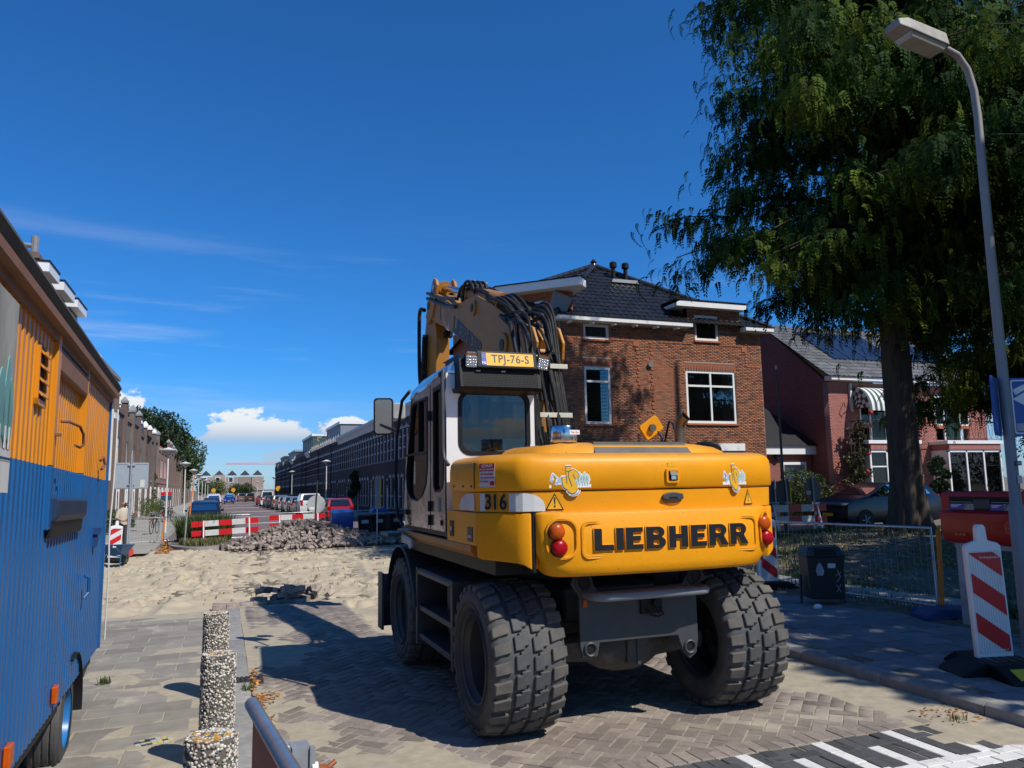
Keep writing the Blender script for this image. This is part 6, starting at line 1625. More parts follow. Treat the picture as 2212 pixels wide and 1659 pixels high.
for x, tl, nm in ((-1.085,0,'work_lamp'),(-.445,9,'work_lamp')):
    wl = empty(nm, (x, CY0-.175, 2.815)); wl.parent = cab; wl.rotation_euler = (R(8), R(tl), 0)
    MB().bx(-.05,.05,-.01,.05,-.05,.05).build('lamp_body', BLK, wl, bevel=.008)
    MB().prism(rrect(-.047,.047,-.047,.047,.008,2),'y',-.016,-.009).build('lamp_glass', LEDM, wl)
    for i in range(4):
        for j in range(4): MB().lathe([(.0105,-.016),(.0095,-.021),(.004,-.024)],8,(-.034+i*.0227,0,-.034+j*.0227),'y').build('led', CHROME, wl, smooth=60)
    MB().bx(-.045,.045,-.005,.02,.05,.075).build('lamp_bracket', RUST, wl)
MB().bx(-1.08,-.44,CY0-.06,CY0-.02,2.905,2.915).build('roof_edge_strip', WHITED, cab)
MB().tube([(-.42,CY0-.13,2.90),(-.10,CY0-.05,2.97)],.003,5).build('wire_stub', BLK, cab)
# left mirrors on their arm
arm = MB().tube([(CX0-.06,2.22,2.36),(CX0-.10,2.40,2.40),(CX0-.16,2.62,2.46)],.014,6).build('mirror_arm', BLK, cab, smooth=60)
mi = MB().prism(rrect(-.105,.105,-.20,.20,.04,4),'y',-.012,.07).build('door_mirror', BLK, arm, loc=(CX0-.13,2.62,2.55), rot=(4,0,-14), bevel=.012, seg=2)
MB().prism(rrect(-.088,.088,-.182,.182,.03,4),'y',-.017,-.011).build('mirror_glass', CHROME, mi)
mi2 = MB().prism(rrect(-.07,.07,-.09,.09,.03,4),'y',-.012,.05).build('wide_mirror', mk('mirror_shell',(.45,.45,.44),.4), arm, loc=(CX0+.06,2.72,2.62), rot=(0,0,-14), bevel=.01)
# inside: seat, console, levers, notice sheet
MB().box((-.86,1.12,2.08),(.46,.10,.55),(-8,0,0)).build('seat_back', DARKIN, cab, bevel=.05, seg=3); MB().box((-.86,1.38,1.80),(.46,.50,.14)).build('seat_cushion', DARKIN, cab, bevel=.04, seg=2)
MB().box((-.60,1.5,1.85),(.14,.6,.12)).build('console', DARKIN, cab, bevel=.02); MB().tube([(-.60,1.70,1.9),(-.60,1.74,2.1)],.015,6).build('joystick', BLK, cab)
MB().bx(-.74,-.54,CY0+.03,CY0+.034,2.085,2.19).build('paper_sheet', mk('grey_sheet',(.30,.33,.33),.6), cab)
MB().bx(-.93,-.82,CY0+.03,CY0+.036,2.55,2.62).build('sun_visor', mk('visor_grey',(.25,.30,.30),.6), cab)
MB().tube([(-.52,CY0-.03,2.035),(-.60,CY0-.04,2.06),(-.66,CY0-.04,2.055),(-.67,CY0-.02,2.035)],.010,8).build('hood_rail', STEEL, EX, smooth=60)
MB().ball((-1.05,CY0+.10,2.10),(.09,.04,.06),10,6).ball((-.97,CY0+.09,2.07),(.06,.04,.035),8,6).build('orange_jacket', MATS.get('orange_vest') or mk('orange_vest', (.85,.16,.02), .6, var=.15), cab, smooth=60)
# step at the cab foot
MB().bx(-1.42,-1.0,2.15,2.55,1.30,1.335).build('cab_step', CHAS, EX, bevel=.006)
MB().prism([(2.15,1.33),(1.72,1.30),(1.70,1.22),(1.80,1.20),(1.86,1.24),(2.15,1.24)],'x',-1.285,-1.262).build('hinge_plate', GALV, EX, bevel=.004)

# ---- boom
BX0, BX1 = -.20, .06
boomp = [(5.22,4.25),(5.32,4.40),(5.30,4.56),(5.10,4.62),(4.55,4.42),(4.05,4.20),(3.62,4.12),(3.2,4.10),(2.95,4.05),(2.44,3.84),(1.9,3.58),(1.45,3.36),(1.28,3.22),(1.24,3.08),(1.34,2.98),(1.6,2.96),(2.2,3.06),(2.63,3.24),(3.53,3.60),(4.33,3.93),(4.9,4.12)]
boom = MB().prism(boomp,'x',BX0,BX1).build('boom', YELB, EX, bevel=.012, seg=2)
for y, z, r_ in ((5.16,4.42,.11),(2.0,3.28,.13),(3.05,3.92,.10),(1.50,3.16,.12)):
    MB().lathe([(r_,BX0-.03),(r_,BX1+.03)],18,(0,y,z),'x').build('boom_pin', YELB, boom, bevel=.008, smooth=40)
    MB().lathe([(r_*.5,BX0-.04),(r_*.5,BX1+.04)],12,(0,y,z),'x').build('pin_head', AXLE, boom)
MB().prism([(4.68,4.13),(4.68,4.46),(4.60,4.44),(4.60,4.09)],'x',BX0-.006,BX0).build('stiffener', YELB, boom)
LT, wd = word('LIEBHERR', .20, 1.25)
for ch, loops, x in LT:
    me = shape_mesh(loops, .001)
    ang = math.atan2(3.88-3.36, 3.84-2.79)
    for v in me.vertices:
        u, w_, d = v.co.x + x, v.co.y, v.co.z
        yy = 4.02 - u*math.cos(ang) + w_*(-math.sin(ang)); zz = 3.80 - u*math.sin(ang) + w_*math.cos(ang)
        v.co = (BX0 - .003 - d, yy - .02, zz + .03)
    me.update(); put('letter', me, BLKDEC, boom)
lj = [(4.45 - p[0]*.30, 4.05 + p[1]*.34 - p[0]*.08) for p in JS_out]
for k, (lp, mt) in enumerate(((scaled(JS_out,1.08),WHITED),(JS_out,DIGB),(scaled(JS_out,.9,.07,.37),YELB))):
    me = shape_mesh([lp], .0006)
    for v in me.vertices: v.co = (BX0-.002-.0014*k - v.co.z, 4.33 - v.co.x*.30, 4.02 + v.co.y*.26 - v.co.x*.10)
    me.update(); put('boom_emblem', me, mt, boom)
# lower boom column with its side plates
lb = MB().prism([(1.30,3.02),(1.20,3.20),(1.34,3.34),(1.62,3.30),(1.95,2.6),(2.1,1.95),(1.75,1.70),(1.45,1.85),(1.38,2.5)],'x',-.17,.03).build('lower_boom', YELB, EX, bevel=.015, seg=2)
for x in (-.235,.035): MB().prism([(1.05,2.98),(1.02,3.14),(1.12,3.30),(1.28,3.36),(1.5,3.30),(1.65,3.1),(1.72,2.85),(1.4,2.6)],'x',x,x+.03).build('link_plate', YELB, lb, bevel=.006)
# stick with head plates and cylinder
stickp = [(5.02,4.46),(4.86,4.56),(4.90,4.66),(5.08,4.68),(5.24,4.60),(5.50,4.40),(5.62,4.10),(5.64,3.2),(5.60,2.4),(5.30,2.4),(5.02,3.2),(4.95,3.9),(5.06,4.3)]
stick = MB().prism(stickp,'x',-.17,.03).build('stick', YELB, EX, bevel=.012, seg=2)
for x in (-.225,.045): MB().prism([(4.78,4.72),(4.72,4.63),(4.78,4.46),(5.0,4.22),(5.25,4.16),(5.36,4.30),(5.10,4.56),(4.98,4.72),(4.88,4.77)],'x',x,x+.04).build('head_plate', YELB, stick, bevel=.01, seg=2)
MB().lathe([(.055,-.24),(.055,.10)],14,(0,4.87,4.63),'x').build('head_pin', STEEL, stick, smooth=40)
MB().tube([(-.07,4.87,4.63),(-.07,3.72,4.28)],.045,14).build('cylinder_rod', CHROME, stick, smooth=50)
cy = MB().tube([(-.07,3.78,4.30),(-.07,3.76,4.293)],.115,20).tube([(-.07,3.76,4.293),(-.07,2.35,3.84)],.105,20).build('stick_cylinder', YELB, EX, smooth=50)
MB().tube([(-.07,4.87,4.63),(-.07,4.80,4.608)],.10,16).build('rod_eye', YELB, cy, smooth=50)
MB().prism([(5.62,3.3),(4.50,3.18),(4.46,3.22),(5.60,3.78)],'x',-.02,.02).build('stick_fin', YEL, stick)
MB().box((-.02,4.86,3.95),(.12,.10,.10)).build('work_lamp', BLK, stick, bevel=.01)
# hydraulic tubes and hoses
def hose(pts, rad=.022, mat=RUB, name='hose', parent=EX, n=8, k=5):
    P = [Vector(p) for p in pts]; out = []
    P = [P[0]*2-P[1]] + P + [P[-1]*2-P[-2]]
    for i in range(1, len(P)-2):
        for j in range(k):
            t = j/k; a, b, c, d = P[i-1:i+3]
            out.append(.5*((2*b) + (-a+c)*t + (2*a-5*b+4*c-d)*t*t + (-a+3*b-3*c+d)*t**3))
    out.append(P[-2])
    return MB().tube(out, rad, n).build(name, mat, parent, smooth=70)
for k in range(2):
    hose([(-.235,5.20,4.62-.08*k),(-.235,4.4,4.36-.09*k),(-.235,3.75,4.20-.11*k)],.026,CHAS,'pipe')
for k in range(5):     # looped hoses on top of the boom between pipes and turret
    x = -.19 + .055*k
    hose([(x,3.8-.1*k,4.20),(x-.02,3.52,4.30-.03*k),(x,3.2,4.22),(x,2.7,4.02),(x+.02,2.2,3.80),(x+.03,1.85,3.62)],.019)
for k in range(4):
    x = -.20 + .06*k
    hose([(x,3.55,4.12),(x-.03,3.35,4.28),(x-.03,3.12,4.26),(x,3.02,4.10)],.020)
MB().box((-.06,3.30,4.262),(.20,.18,.05),(18,0,0)).build('valve_block', CHAS, boom, bevel=.01)
for k in range(6): MB().lathe([(.025,0),(.03,.03),(.02,.05)],8,(-.14+.035*k,3.25+.03*(k%3),4.27)).build('fitting', STEEL, boom)
hr = random.Random(5)
for k in range(10):     # bundle dropping behind the boom foot to the deck
    x0 = -.40 + .034*k + hr.uniform(-.02,.02); x1 = -.36 + .036*k + hr.uniform(-.02,.02)
    top = 3.26 + hr.uniform(-.14,.14); bk = hr.uniform(.92,1.20)
    rr_ = hr.choice((.011,.014,.017,.020,.022))
    hose([(x0*.6,2.0,3.60),(x0*.7,1.62,3.46+hr.uniform(-.05,.10)),(x0,bk+.10,top),(x0+hr.uniform(-.03,.03),bk-.08,top-.25-hr.uniform(0,.1)),(x0+hr.uniform(-.03,.04),.93+hr.uniform(-.04,.12),2.98),(x1,.88+hr.uniform(-.05,.04),2.62),(x1+.01,.80,2.30),(x1+.02+hr.uniform(-.03,.03),.80,2.02)],rr_)
for k in range(5):
    x0 = -.19 + .05*k
    hose([(x0,2.6,3.94),(x0-.03,2.1,3.78+.02*k),(x0,1.7,3.55-.05*(k%2)),(x0+.02,1.30,3.15),(x0+.03,1.22,2.6)],.020)
for k in range(4):     # wide outer loop
    hose([(.0+.02*k,1.9,3.60),(-.08+.03*k,1.4,3.50+.04*k),(-.10+.025*k,1.10,3.36+.03*k),(-.10+.025*k,1.0,3.1),(-.10+.02*k,.92,2.85),(-.08+.02*k,.82,2.4),(-.04+.02*k,.78,2.04)],.016 if k%2 else .020)
for z, x0, x1 in ((2.42,-.40,.02),(2.885,-.16,.02)):
    MB().bx(x0,x1,.80 if z<2.6 else .88,.83 if z<2.6 else .91,z-.022,z+.022).build('hose_clamp', mk('clamp_cream',(.62,.60,.47),.5) if z<2.6 else MATS['clamp_cream'], EX, bevel=.004, seg=2)
hose([(-.24,5.36,4.40),(-.27,5.52,4.42),(-.27,5.58,4.1),(-.27,5.56,3.5),(-.26,5.50,3.25),(-.25,5.44,3.5),(-.24,5.40,4.0)],.03)
hose([(-.20,5.48,4.05),(-.20,5.56,3.2),(-.20,5.54,2.6)],.04,CHAS,'pipe')
# pipework between cab and boom
for k in range(5): hose([(-.42+.012*k,.62+.03*k,2.66),(-.43+.02*k,.60+.03*k,2.3),(-.40+.02*k,.66,2.02)],.010)
for k in range(3): hose([(-.36+.03*k,.62,2.30-.05*k),(-.33+.02*k,.64,2.14),(-.36+.05*k,.70,2.02)],.014)
MB().bx(-.10,.45,.55,1.4,1.95,2.03).build('swivel_deck', BLK, EX)

# ---- the driver at the wheel
SKIN = mk('skin', (.42,.24,.17), .5, var=.1); HAIRD = mk('dark_hair', (.02,.016,.013), .7, var=.3); VEST = MATS['orange_vest']
dv = empty('person', (3.97-1.88, 5.62+1.35, 1.86)); tag(dv, 'driver in an orange vest seated inside the excavator cab seen from behind', 'person')
skin_body('body', [(0,0,0),(0,-.02,.22),(0,-.02,.42),(0,0,.52),(0,.02,.60),(0,.03,.68),(-.19,0,.42),(-.25,.10,.22),(-.20,.34,.16),(.19,0,.42),(.25,.10,.22),(.20,.34,.16),(-.10,.30,.02),(.10,.30,.02),(-.11,.52,-.10),(.11,.52,-.10)],
          [(0,1),(1,2),(2,3),(3,4),(4,5),(2,6),(6,7),(7,8),(2,9),(9,10),(10,11),(0,12),(0,13),(12,14),(13,15)], [.15,.14,.13,.055,.085,.075,.07,.05,.035,.07,.05,.035,.08,.08,.06,.06], SKIN, dv)
MB().loft([[(.215*math.cos(a)*k,-.02+.145*math.sin(a)*k,z) for a in [2*math.pi*i/16 for i in range(16)]] for z,k in ((-.02,.95),(.2,.98),(.36,.98),(.45,.80),(.50,.40))]).build('vest', VEST, dv, smooth=60)
MB().ball((0,-.005,.66),(.09,.105,.11),14,8).build('hair', HAIRD, dv, smooth=60)
# ================================================================ site wagon
WOR = mk('wagon_orange', (.66,.235,.006), .38, var=.12, scale=3, dirt=(.30,.13,.03), dirt_scale=3.5, dirt_lo=.52, dirt_hi=.80, stretch=(1,1,.35))
WBL = mk('wagon_blue', (.008,.10,.30), .36, var=.15, scale=3, dirt=(.035,.075,.16), dirt_scale=3.5, dirt_lo=.5, dirt_hi=.80, stretch=(1,1,.35))
WBR = mk('wagon_brown', (.27,.13,.065), .6, var=.3, scale=4, dirt=(.16,.08,.045), dirt_scale=4)
ROOFG = mk('wagon_roof', (.075,.075,.072), .8, var=.35, scale=6, bump=.3, bscale=20)
WG = empty('site_wagon', (-.907, 4.46, 0), 1.5); WG.rotation_euler = (R(-.9), 0, R(1.5))
tag(WG, 'orange and blue corrugated site wagon standing on the left pavement', 'site wagon')
def corr(name, y0, y1, z0, z1, mat, x=0.0, pitch=.1, d=.014):
    prof = []; y = y0
    while y < y1 - 1e-6:
        for dy, dx in ((0,0),(.045,0),(.056,-d),(.089,-d)):
            if y + dy*pitch/.1 <= y1: prof.append((y + dy*pitch/.1, x + dx))
        y += pitch
    prof.append((y1, x))
    m = MB()
    for (ya,xa),(yb,xb) in zip(prof,prof[1:]): m.add([(xa,ya,z0),(xb,yb,z0),(xb,yb,z1),(xa,ya,z1)],[(0,1,2,3)])
    return m.build(name, mat, WG)
BLZ = 1.95
for y0, y1 in ((-2.6,.40),(1.72,3.34)):
    corr('wall_panel', y0, y1, BLZ, 2.72, WOR); corr('wall_panel', y0, y1, .50, BLZ, WBL)
corr('shutter_panel', .50, 1.66, BLZ+.01, 2.50, WOR, -.025, .085); corr('shutter_panel', .50, 1.66, 1.62, BLZ+.01, WBL, -.025, .085); corr('wall_panel', .40, 1.72, .50, 1.60, WBL)
for y, w_ in ((.45,.10),(1.685,.05)):
    MB().bx(-.06,.022,y-w_/2,y+w_/2,BLZ+.001,2.70).build('door_post', WOR, WG, bevel=.006); MB().bx(-.06,.022,y-w_/2,y+w_/2,1.60,BLZ).build('door_post', WBL, WG, bevel=.006)
MB().bx(-.06,.022,.50,1.66,2.50,2.64).build('shutter_box', WBR, WG, bevel=.01)
sh_ = MB().prism([(-.05,1.78),(.045,1.78),(.055,1.76),(.055,1.67),(.035,1.64),(-.05,1.64)],'y',.50,1.66).build('counter_ledge', mk('ledge_blue',(.012,.03,.075),.5,var=.3), WG, bevel=.008)
MB().prism([(-.04,1.64),(.03,1.64),(.025,1.56),(-.04,1.54)],'y',.48,1.68).build('ledge_lip', BLK, WG)
MB().box((-.9,.5,2.86),(1.0,.1,.05)).build('roof_rib', ROOFG, WG)
rfo = MB().loft([[(.06,-2.8,2.75),(.085,-2.8,2.79),(.06,-2.8,2.84),(-1.1,-2.8,3.10),(-2.4,-2.8,2.7),(-2.4,-2.8,2.64)],[(.06,3.37,2.75),(.085,3.37,2.79),(.06,3.37,2.84),(-1.1,3.37,3.10),(-2.4,3.46,2.7),(-2.4,3.46,2.64)]]).build('roof', ROOFG, WG)
MB().bx(.02,.065,-2.75,3.36,2.70,2.745).build('eave_board', WBR, rfo); MB().bx(-.02,.02,-2.7,3.36,2.65,2.745).build('wall_plate', WBR, rfo)
MB().bx(-2.3,-.08,-2.6,3.30,.52,2.70).build('wagon_body', WBL, WG)
MB().bx(-2.2,-.04,-2.6,3.2,.40,.51).build('floor_frame', BLK, WG)
MB().bx(-.035,.015,3.30,3.35,.50,2.70).build('corner_post', WBL, WG); MB().bx(-.03,.03,3.33,3.36,BLZ,2.6).build('corner_trim', WHITED, WG)
# louvred vent
MB().bx(.0,.004,-.06,.12,2.26,2.56).build('vent_opening', BLK, WG)
lv = MB().bx(.0,.018,-.085,.145,2.24,2.27).bx(.0,.018,-.085,-.065,2.24,2.54).bx(.0,.018,.125,.145,2.24,2.54).build('vent_frame', WOR, WG)
for k in range(4):
    MB().prism([(.004,2.315+k*.07),(.030,2.283+k*.07),(.034,2.287+k*.07),(.008,2.322+k*.07)],'y',-.06,.12).build('louvre', WOR, lv)
# poster board with the firm's trees
pb = MB().bx(.02,.035,-1.7,-.70,1.79,2.60).build('poster_board', mk('weathered_board',(.40,.39,.36),.7,var=.35,scale=4,col2=(.18,.18,.16),stretch=(1,1,.3)), WG)
for z0, z1, mt in ((1.79,1.92,WHITED),(1.92,1.97,WHITED)): MB().bx(.035,.039,-1.7,-.702,z0,z1-.004).build('board_band', mt, pb)
MB().bx(.035,.040,-1.7,-.705,1.925,1.935).build('board_line', DBLUE, pb)
for cx, w_, tp in ((-.76,.05,2.27),(-.83,.06,2.38),(-.93,.07,2.30),(-1.05,.08,2.42)):
    lp = smooth_loop([(cx-w_*.6,2.0),(cx-w_,2.12),(cx-w_*.7,2.26),(cx,tp),(cx+w_*.7,2.24),(cx+w_,2.10),(cx+w_*.5,1.99)],2) if 'smooth_loop' in globals() else [(cx-w_,2),(cx+w_,2),(cx,tp)]
    MB().prism(lp,'x',.037,.041).build('painted_tree', mk('faded_teal',(.16,.36,.36),.7,var=.3) if 'faded_teal' not in MATS else MATS['faded_teal'], pb); MB().bx(.040,.043,cx-.01,cx+.01,1.97,2.06).build('painted_trunk', WHITED, pb)
# rusty handle, catch, lower fittings
MB().tube([(.05,.42,2.20),(.09,.44,2.20),(.12,.62,2.19),(.13,.70,2.15),(.13,.72,2.09),(.12,.66,2.07),(.11,.55,2.075)],.008,8).build('bent_handle', RUST, WG, smooth=60)
MB().bx(.0,.05,.43,.47,2.12,2.135).build('catch', RUST, WG); MB().tube([(.02,2.60,2.09),(.04,2.63,2.12),(.05,2.66,2.06),(.03,2.62,2.02)],.012,6).build('hook', RUST, WG)
for y in (-.25,.98): MB().bx(.0,.03,y,y+.09,.56,.66).build('side_marker', AMBER, WG, bevel=.006)
MB().tube([(.02,2.02,1.22),(.05,2.04,1.20),(.05,2.05,1.10),(.02,2.03,1.06)],.012,6).build('grab_ring', WBL, WG); MB().bx(0,.05,2.55,2.66,1.50,1.55).bx(0,.03,2.57,2.64,1.40,1.50).build('socket_box', BLUEP, WG)
hose([(.06,3.37,2.60),(.06,3.37,2.2),(.05,3.38,1.8),(.04,3.37,1.5),(.05,3.37,1.1),(.04,3.42,.55)],.007,WHITED,'cable',WG) if 'hose' in globals() else None
MB().prism([(2.72,.50),(3.2,.50),(3.2,.40),(2.9,.34)],'x',-.3,-.05).build('bracket', BLUEP, WG)
for sx in (0,): 
    wh = empty('wheel', (-.13, 1.86, .28)); wh.parent = WG
    tp = MB().lathe([(.20,-.11),(.30,-.105),(.325,-.08),(.335,0),(.325,.08),(.30,.105),(.20,.11)],32,axis='x',caps=False).build('tyre', TYRE, wh, smooth=40)
    for k in range(4): MB().lathe([(.336,-.075+k*.045),(.341,-.07+k*.045),(.341,-.045+k*.045),(.336,-.04+k*.045)],32,axis='x',caps=False).build('tread_rib', TYRE, tp, smooth=40)
    rm = MB().lathe([(.205,.105),(.19,.10),(.18,.05),(.08,.02),(.08,.07),(.05,.08),(0,.08)],28,axis='x',caps=False).build('rim', mk('rim_blue',(.02,.16,.42),.35), wh, smooth=40)
    for k in range(5): MB().lathe([(.016,.02),(.016,.06)],6,(0,.12*math.cos(k*1.2566),.12*math.sin(k*1.2566)),'x').build('wheel_nut', STEEL, rm)
    MB().loft([[( .02,1.86+.42*math.cos(R(a)),.30+.40*math.sin(R(a))),(-.26,1.86+.42*math.cos(R(a)),.30+.40*math.sin(R(a))),(-.26,1.86+.43*math.cos(R(a)),.30+.41*math.sin(R(a))),(.02,1.86+.43*math.cos(R(a)),.30+.41*math.sin(R(a)))] for a in range(-10,120,10)]).build('mudguard', BLK, WG, smooth=40)
for y in (-.3,2.9): MB().bx(-2.1,-.25,y,y+.08,.36,.42).build('axle_beam', BLK, WG)

# ================================================================ exposed-aggregate bollards
CEM = mk('aggregate_cement', (.13,.118,.10), .95, var=.4, scale=20, bump=.3, bscale=80)
PEB = brickmat('pebbles', [(.07,.062,.055),(.22,.20,.17),(.46,.43,.37),(.62,.59,.52),(.33,.25,.17),(.70,.67,.60),(.52,.46,.36)], .6, .1, .15)
def bollard(loc, rad, h, label, seed, lich):
    rg_ = np.random.default_rng(seed)
    root = empty('bollard', loc, seed*40); tag(root, label, 'bollard', 'pebble faced bollards along the pavement edge')
    MB().lathe([(rad,-.2),(rad*.985,h-.025),(rad*.93,h-.004),(0,h)],32).build('core', CEM, root, smooth=40)
    ico = bmesh.new(); bmesh.ops.create_icosphere(ico, subdivisions=1, radius=1.0); bv = np.array([v.co[:] for v in ico.verts]); bf = np.array([[v.index for v in f.verts] for f in ico.faces]); ico.free()
    pos = []; nrm = []
    n = 2600
    a = rg_.uniform(0, 2*np.pi, n); z = rg_.uniform(.0, h-.012, n)
    P1 = np.stack([rad*np.cos(a), rad*np.sin(a), z], -1); N1 = np.stack([np.cos(a), np.sin(a), a*0], -1)
    m_ = 380; rr = rad*.94*np.sqrt(rg_.random(m_)); a2 = rg_.uniform(0, 2*np.pi, m_)
    P2 = np.stack([rr*np.cos(a2), rr*np.sin(a2), a2*0 + h - .004], -1); N2 = np.tile([0,0,1.0], (m_,1))
    P = np.concatenate([P1,P2]); N = np.concatenate([N1,N2]); n = len(P)
    sz = rg_.uniform(.0045, .0105, n)
    sc = np.stack([sz*rg_.uniform(.7,1.25,n), sz*rg_.uniform(.7,1.25,n), sz*.55], -1)
    ref = np.where(np.abs(N[:,2:3]) > .5, np.array([[1.0,0,0]]), np.array([[0,0,1.0]]))
    U = np.cross(ref, N); U /= np.linalg.norm(U, axis=1)[:,None]; W_ = np.cross(N, U)
    th = rg_.uniform(0, np.pi, n)[:,None]; U, W_ = U*np.cos(th)+W_*np.sin(th), -U*np.sin(th)+W_*np.cos(th)
    V = P[:,None] + bv[None,:,0:1]*(U*sc[:,0:1])[:,None] + bv[None,:,1:2]*(W_*sc[:,1:2])[:,None] + bv[None,:,2:3]*(N*sc[:,2:3])[:,None]
    Q = (bf[None] + (np.arange(n)*len(bv))[:,None,None]).reshape(-1,3)
    me = npmesh('pebbles', V.reshape(-1,3), Q, np.repeat(rg_.random(n), len(bf))); me.materials.append(PEB); me.polygons.foreach_set('use_smooth',[True]*len(me.polygons))
    o = put('pebbles', me, None, root); o['kind'] = 'stuff'
    if lich:
        m = MB()
        for k in range(lich):
            rr_ = rad*.8*math.sqrt(rnd.random()); a_ = rnd.uniform(0,6.28); s_ = rnd.uniform(.006,.02)
            m.lathe([(s_,0),(s_*.6,.004),(0,.005)],7,(rr_*math.cos(a_),rr_*math.sin(a_),h-.002))
        m.build('lichen', mk('orange_lichen',(.50,.25,.03),.9,var=.3) if 'orange_lichen' not in MATS else MATS['orange_lichen'], root)
bollard((-.03,7.50,0), .108, .72, 'pebble faced bollard between its two fellows and the dug up sand', 1, 5)
bollard((.0,5.62,0), .108, .73, 'pebble faced bollard in the middle of the row of three', 2, 8)
bollard((-.02,3.86,0), .112, .715, 'pebble faced bollard beside the metal barrier, lichen on its top', 3, 18)

# ================================================================ metal barrier by the bollards
br = empty('plank_barrier', (.19, 2.75, 0), 4); tag(br, 'galvanised metal barrier with a red and white plank by the bollards', 'barrier')
MB().tube([(-.04,.42,1.0),(.02,-1.2,1.0)],.026,16).build('top_rail', STEEL, br, smooth=60)
MB().bx(-.035,-.028,-1.2,.42,.76,.985).build('plank', mk('plank_maroon',(.30,.028,.018),.5,var=.3,scale=4), br)
for y in (.10,-.45):
    MB().bx(-.028,.05,y-.035,y+.035,.0,.94).build('post', GALV, br, bevel=.004)
    MB().bx(.055,.115,y-.04,y+.04,.25,.93).bx(.112,.13,y-.05,y-.03,.25,.93).build('clamp_plate', GALV, br)
MB().tube([(.13,.06,.86),(.17,.05,.855)],.012,8).tube([(.17,.05,.855),(.20,.06,.87)],.008,6).tube([(.17,.05,.855),(.205,.03,.84)],.009,6).build('toggle_screw', mk('rusty_screw',(.35,.10,.03),.6,.3,var=.4,scale=40), br)
MB().tube([(.12,.06,.86),(.14,.06,.86)],.018,10).build('washer', WHITE, br)
for y in (.10,-.45): MB().bx(-.25,.30,y-.06,y+.06,0,.06).build('foot', BLK, br, bevel=.01)
# ================================================================ street furniture and vehicles up the street
RW = stripes('red_white_board', (.55,.012,.015), (.78,.78,.76), (1,0,0), 1.0, .5, .4)
def zs(r, s): return float(zg(r, s))
def plank_barrier(loc, rz, label, tilt=0, L_=2.5):
    b = empty('traffic_barrier', loc, rz); b.rotation_euler[1] = R(tilt); tag(b, label, 'barrier', 'red and white plank barriers')
    for z in (.88,.52):
        for k in range(5):
            x0 = -L_/2 + k*L_/5
            MB().bx(x0,x0+L_/5,-.02,.02,z-.11,z+.11).build('plank_segment', REDP if k % 2 == 0 else WHITED, b)
    for x in (-L_*.32, L_*.36):
        f = MB().tube([(x,.0,1.0),(x-.02,-.28,0)],.03,6).tube([(x,.0,1.0),(x+.02,.28,0)],.03,6).build('leg', WHITE, b)
    MB().tube([(-L_*.32-.02,-.285,.30),(-L_*.32-.022,-.285,0)],.034,6).build('yellow_foot', YELP, b)
    return b
plank_barrier((.12,33.0,zs(.1,33)+.02), 2, 'red and white plank barrier on yellow tipped legs beside the traffic island', -2.2)
plank_barrier((3.1,35.6,zs(2.9,35.6)+.06), 0, 'red and white plank barrier half hidden behind the heap of bricks', -1, 2.4)
# mesh crowd fences
WIRE = mk('fence_wire', (.30,.31,.32), .5, .6)
def mesh_fence(p0, p1, h, label, group, nw=None, foot=GALV, name='mesh_fence', step=.11):
    p0, p1 = Vector(p0), Vector(p1); d = p1 - p0; L_ = d.length
    e = empty(name, p0, math.degrees(math.atan2(d.y, d.x))); tag(e, label, 'fence', group)
    e.rotation_euler[1] = -math.asin(d.z/L_)
    MB().tube([(0,0,.08),(0,0,h),(L_,0,h),(L_,0,.08),(0,0,.10)],.019,8).build('frame', STEEL, e, smooth=50)
    m = MB()
    for k in range(1, int(L_/step)): m.tube([(k*step,0,.09),(k*step,0,h)],.0028,4,caps=False)
    for k in range(1, int(h/.2)): m.tube([(0,.004,.08+k*.2),(L_,.004,.08+k*.2)],.0028,4,caps=False)
    m.build('wire_mesh', WIRE, e)
    for x in (0.05, L_-.05): MB().bx(x-.10,x+.10,-.3,.3,-.03,.09).build('foot', foot, e, bevel=.02)
    return e
for i, (a, b, lab) in enumerate((((-5.3,35.2),(-2.35,35.6),'wire mesh fence panel on the left pavement in front of the flower beds'), ((-2.3,35.6),(1.1,36.4),'wire mesh fence panel running behind the traffic island'), ((1.15,36.5),(4.3,37.6),'wire mesh fence panel behind the heap of paving bricks'), ((4.35,37.6),(7.4,37.2),'wire mesh fence panel in front of the blue wrapped crates'))):
    mesh_fence((*a, zs(*a)+.02), (*b, zs(*b)+.02), 1.06, lab, 'wire fences across the street', foot=[GALV,ORNG,YELP,GALV][i])
for r_, mt, lab in ((-2.35,ORNG,'thin orange marker post leaning at the fence joint'),(-2.52,GALV,'thin grey post beside the orange marker at the fence joint')):
    tag(MB().tube([(r_,34.9,zs(r_,35)),(r_+.14,34.9,.74)],.03,6).build('marker_post', mt, None), lab, 'post')
tag(MB().tube([(-1.35,32.2,IZ+.1),(-1.30,32.2,.9),(-1.22,32.2,1.2)],.03,6).build('sign_pole', GALV, None), 'thin grey pole planted at the tip of the traffic island', 'pole')
tag(MB().box((-1.14,32.2,1.62),(.04,.16,1.5),(0,4,0)).build('marker_board', [ORNG], None), 'tall orange edged marker board on the island pole, seen edge on', 'marker board')
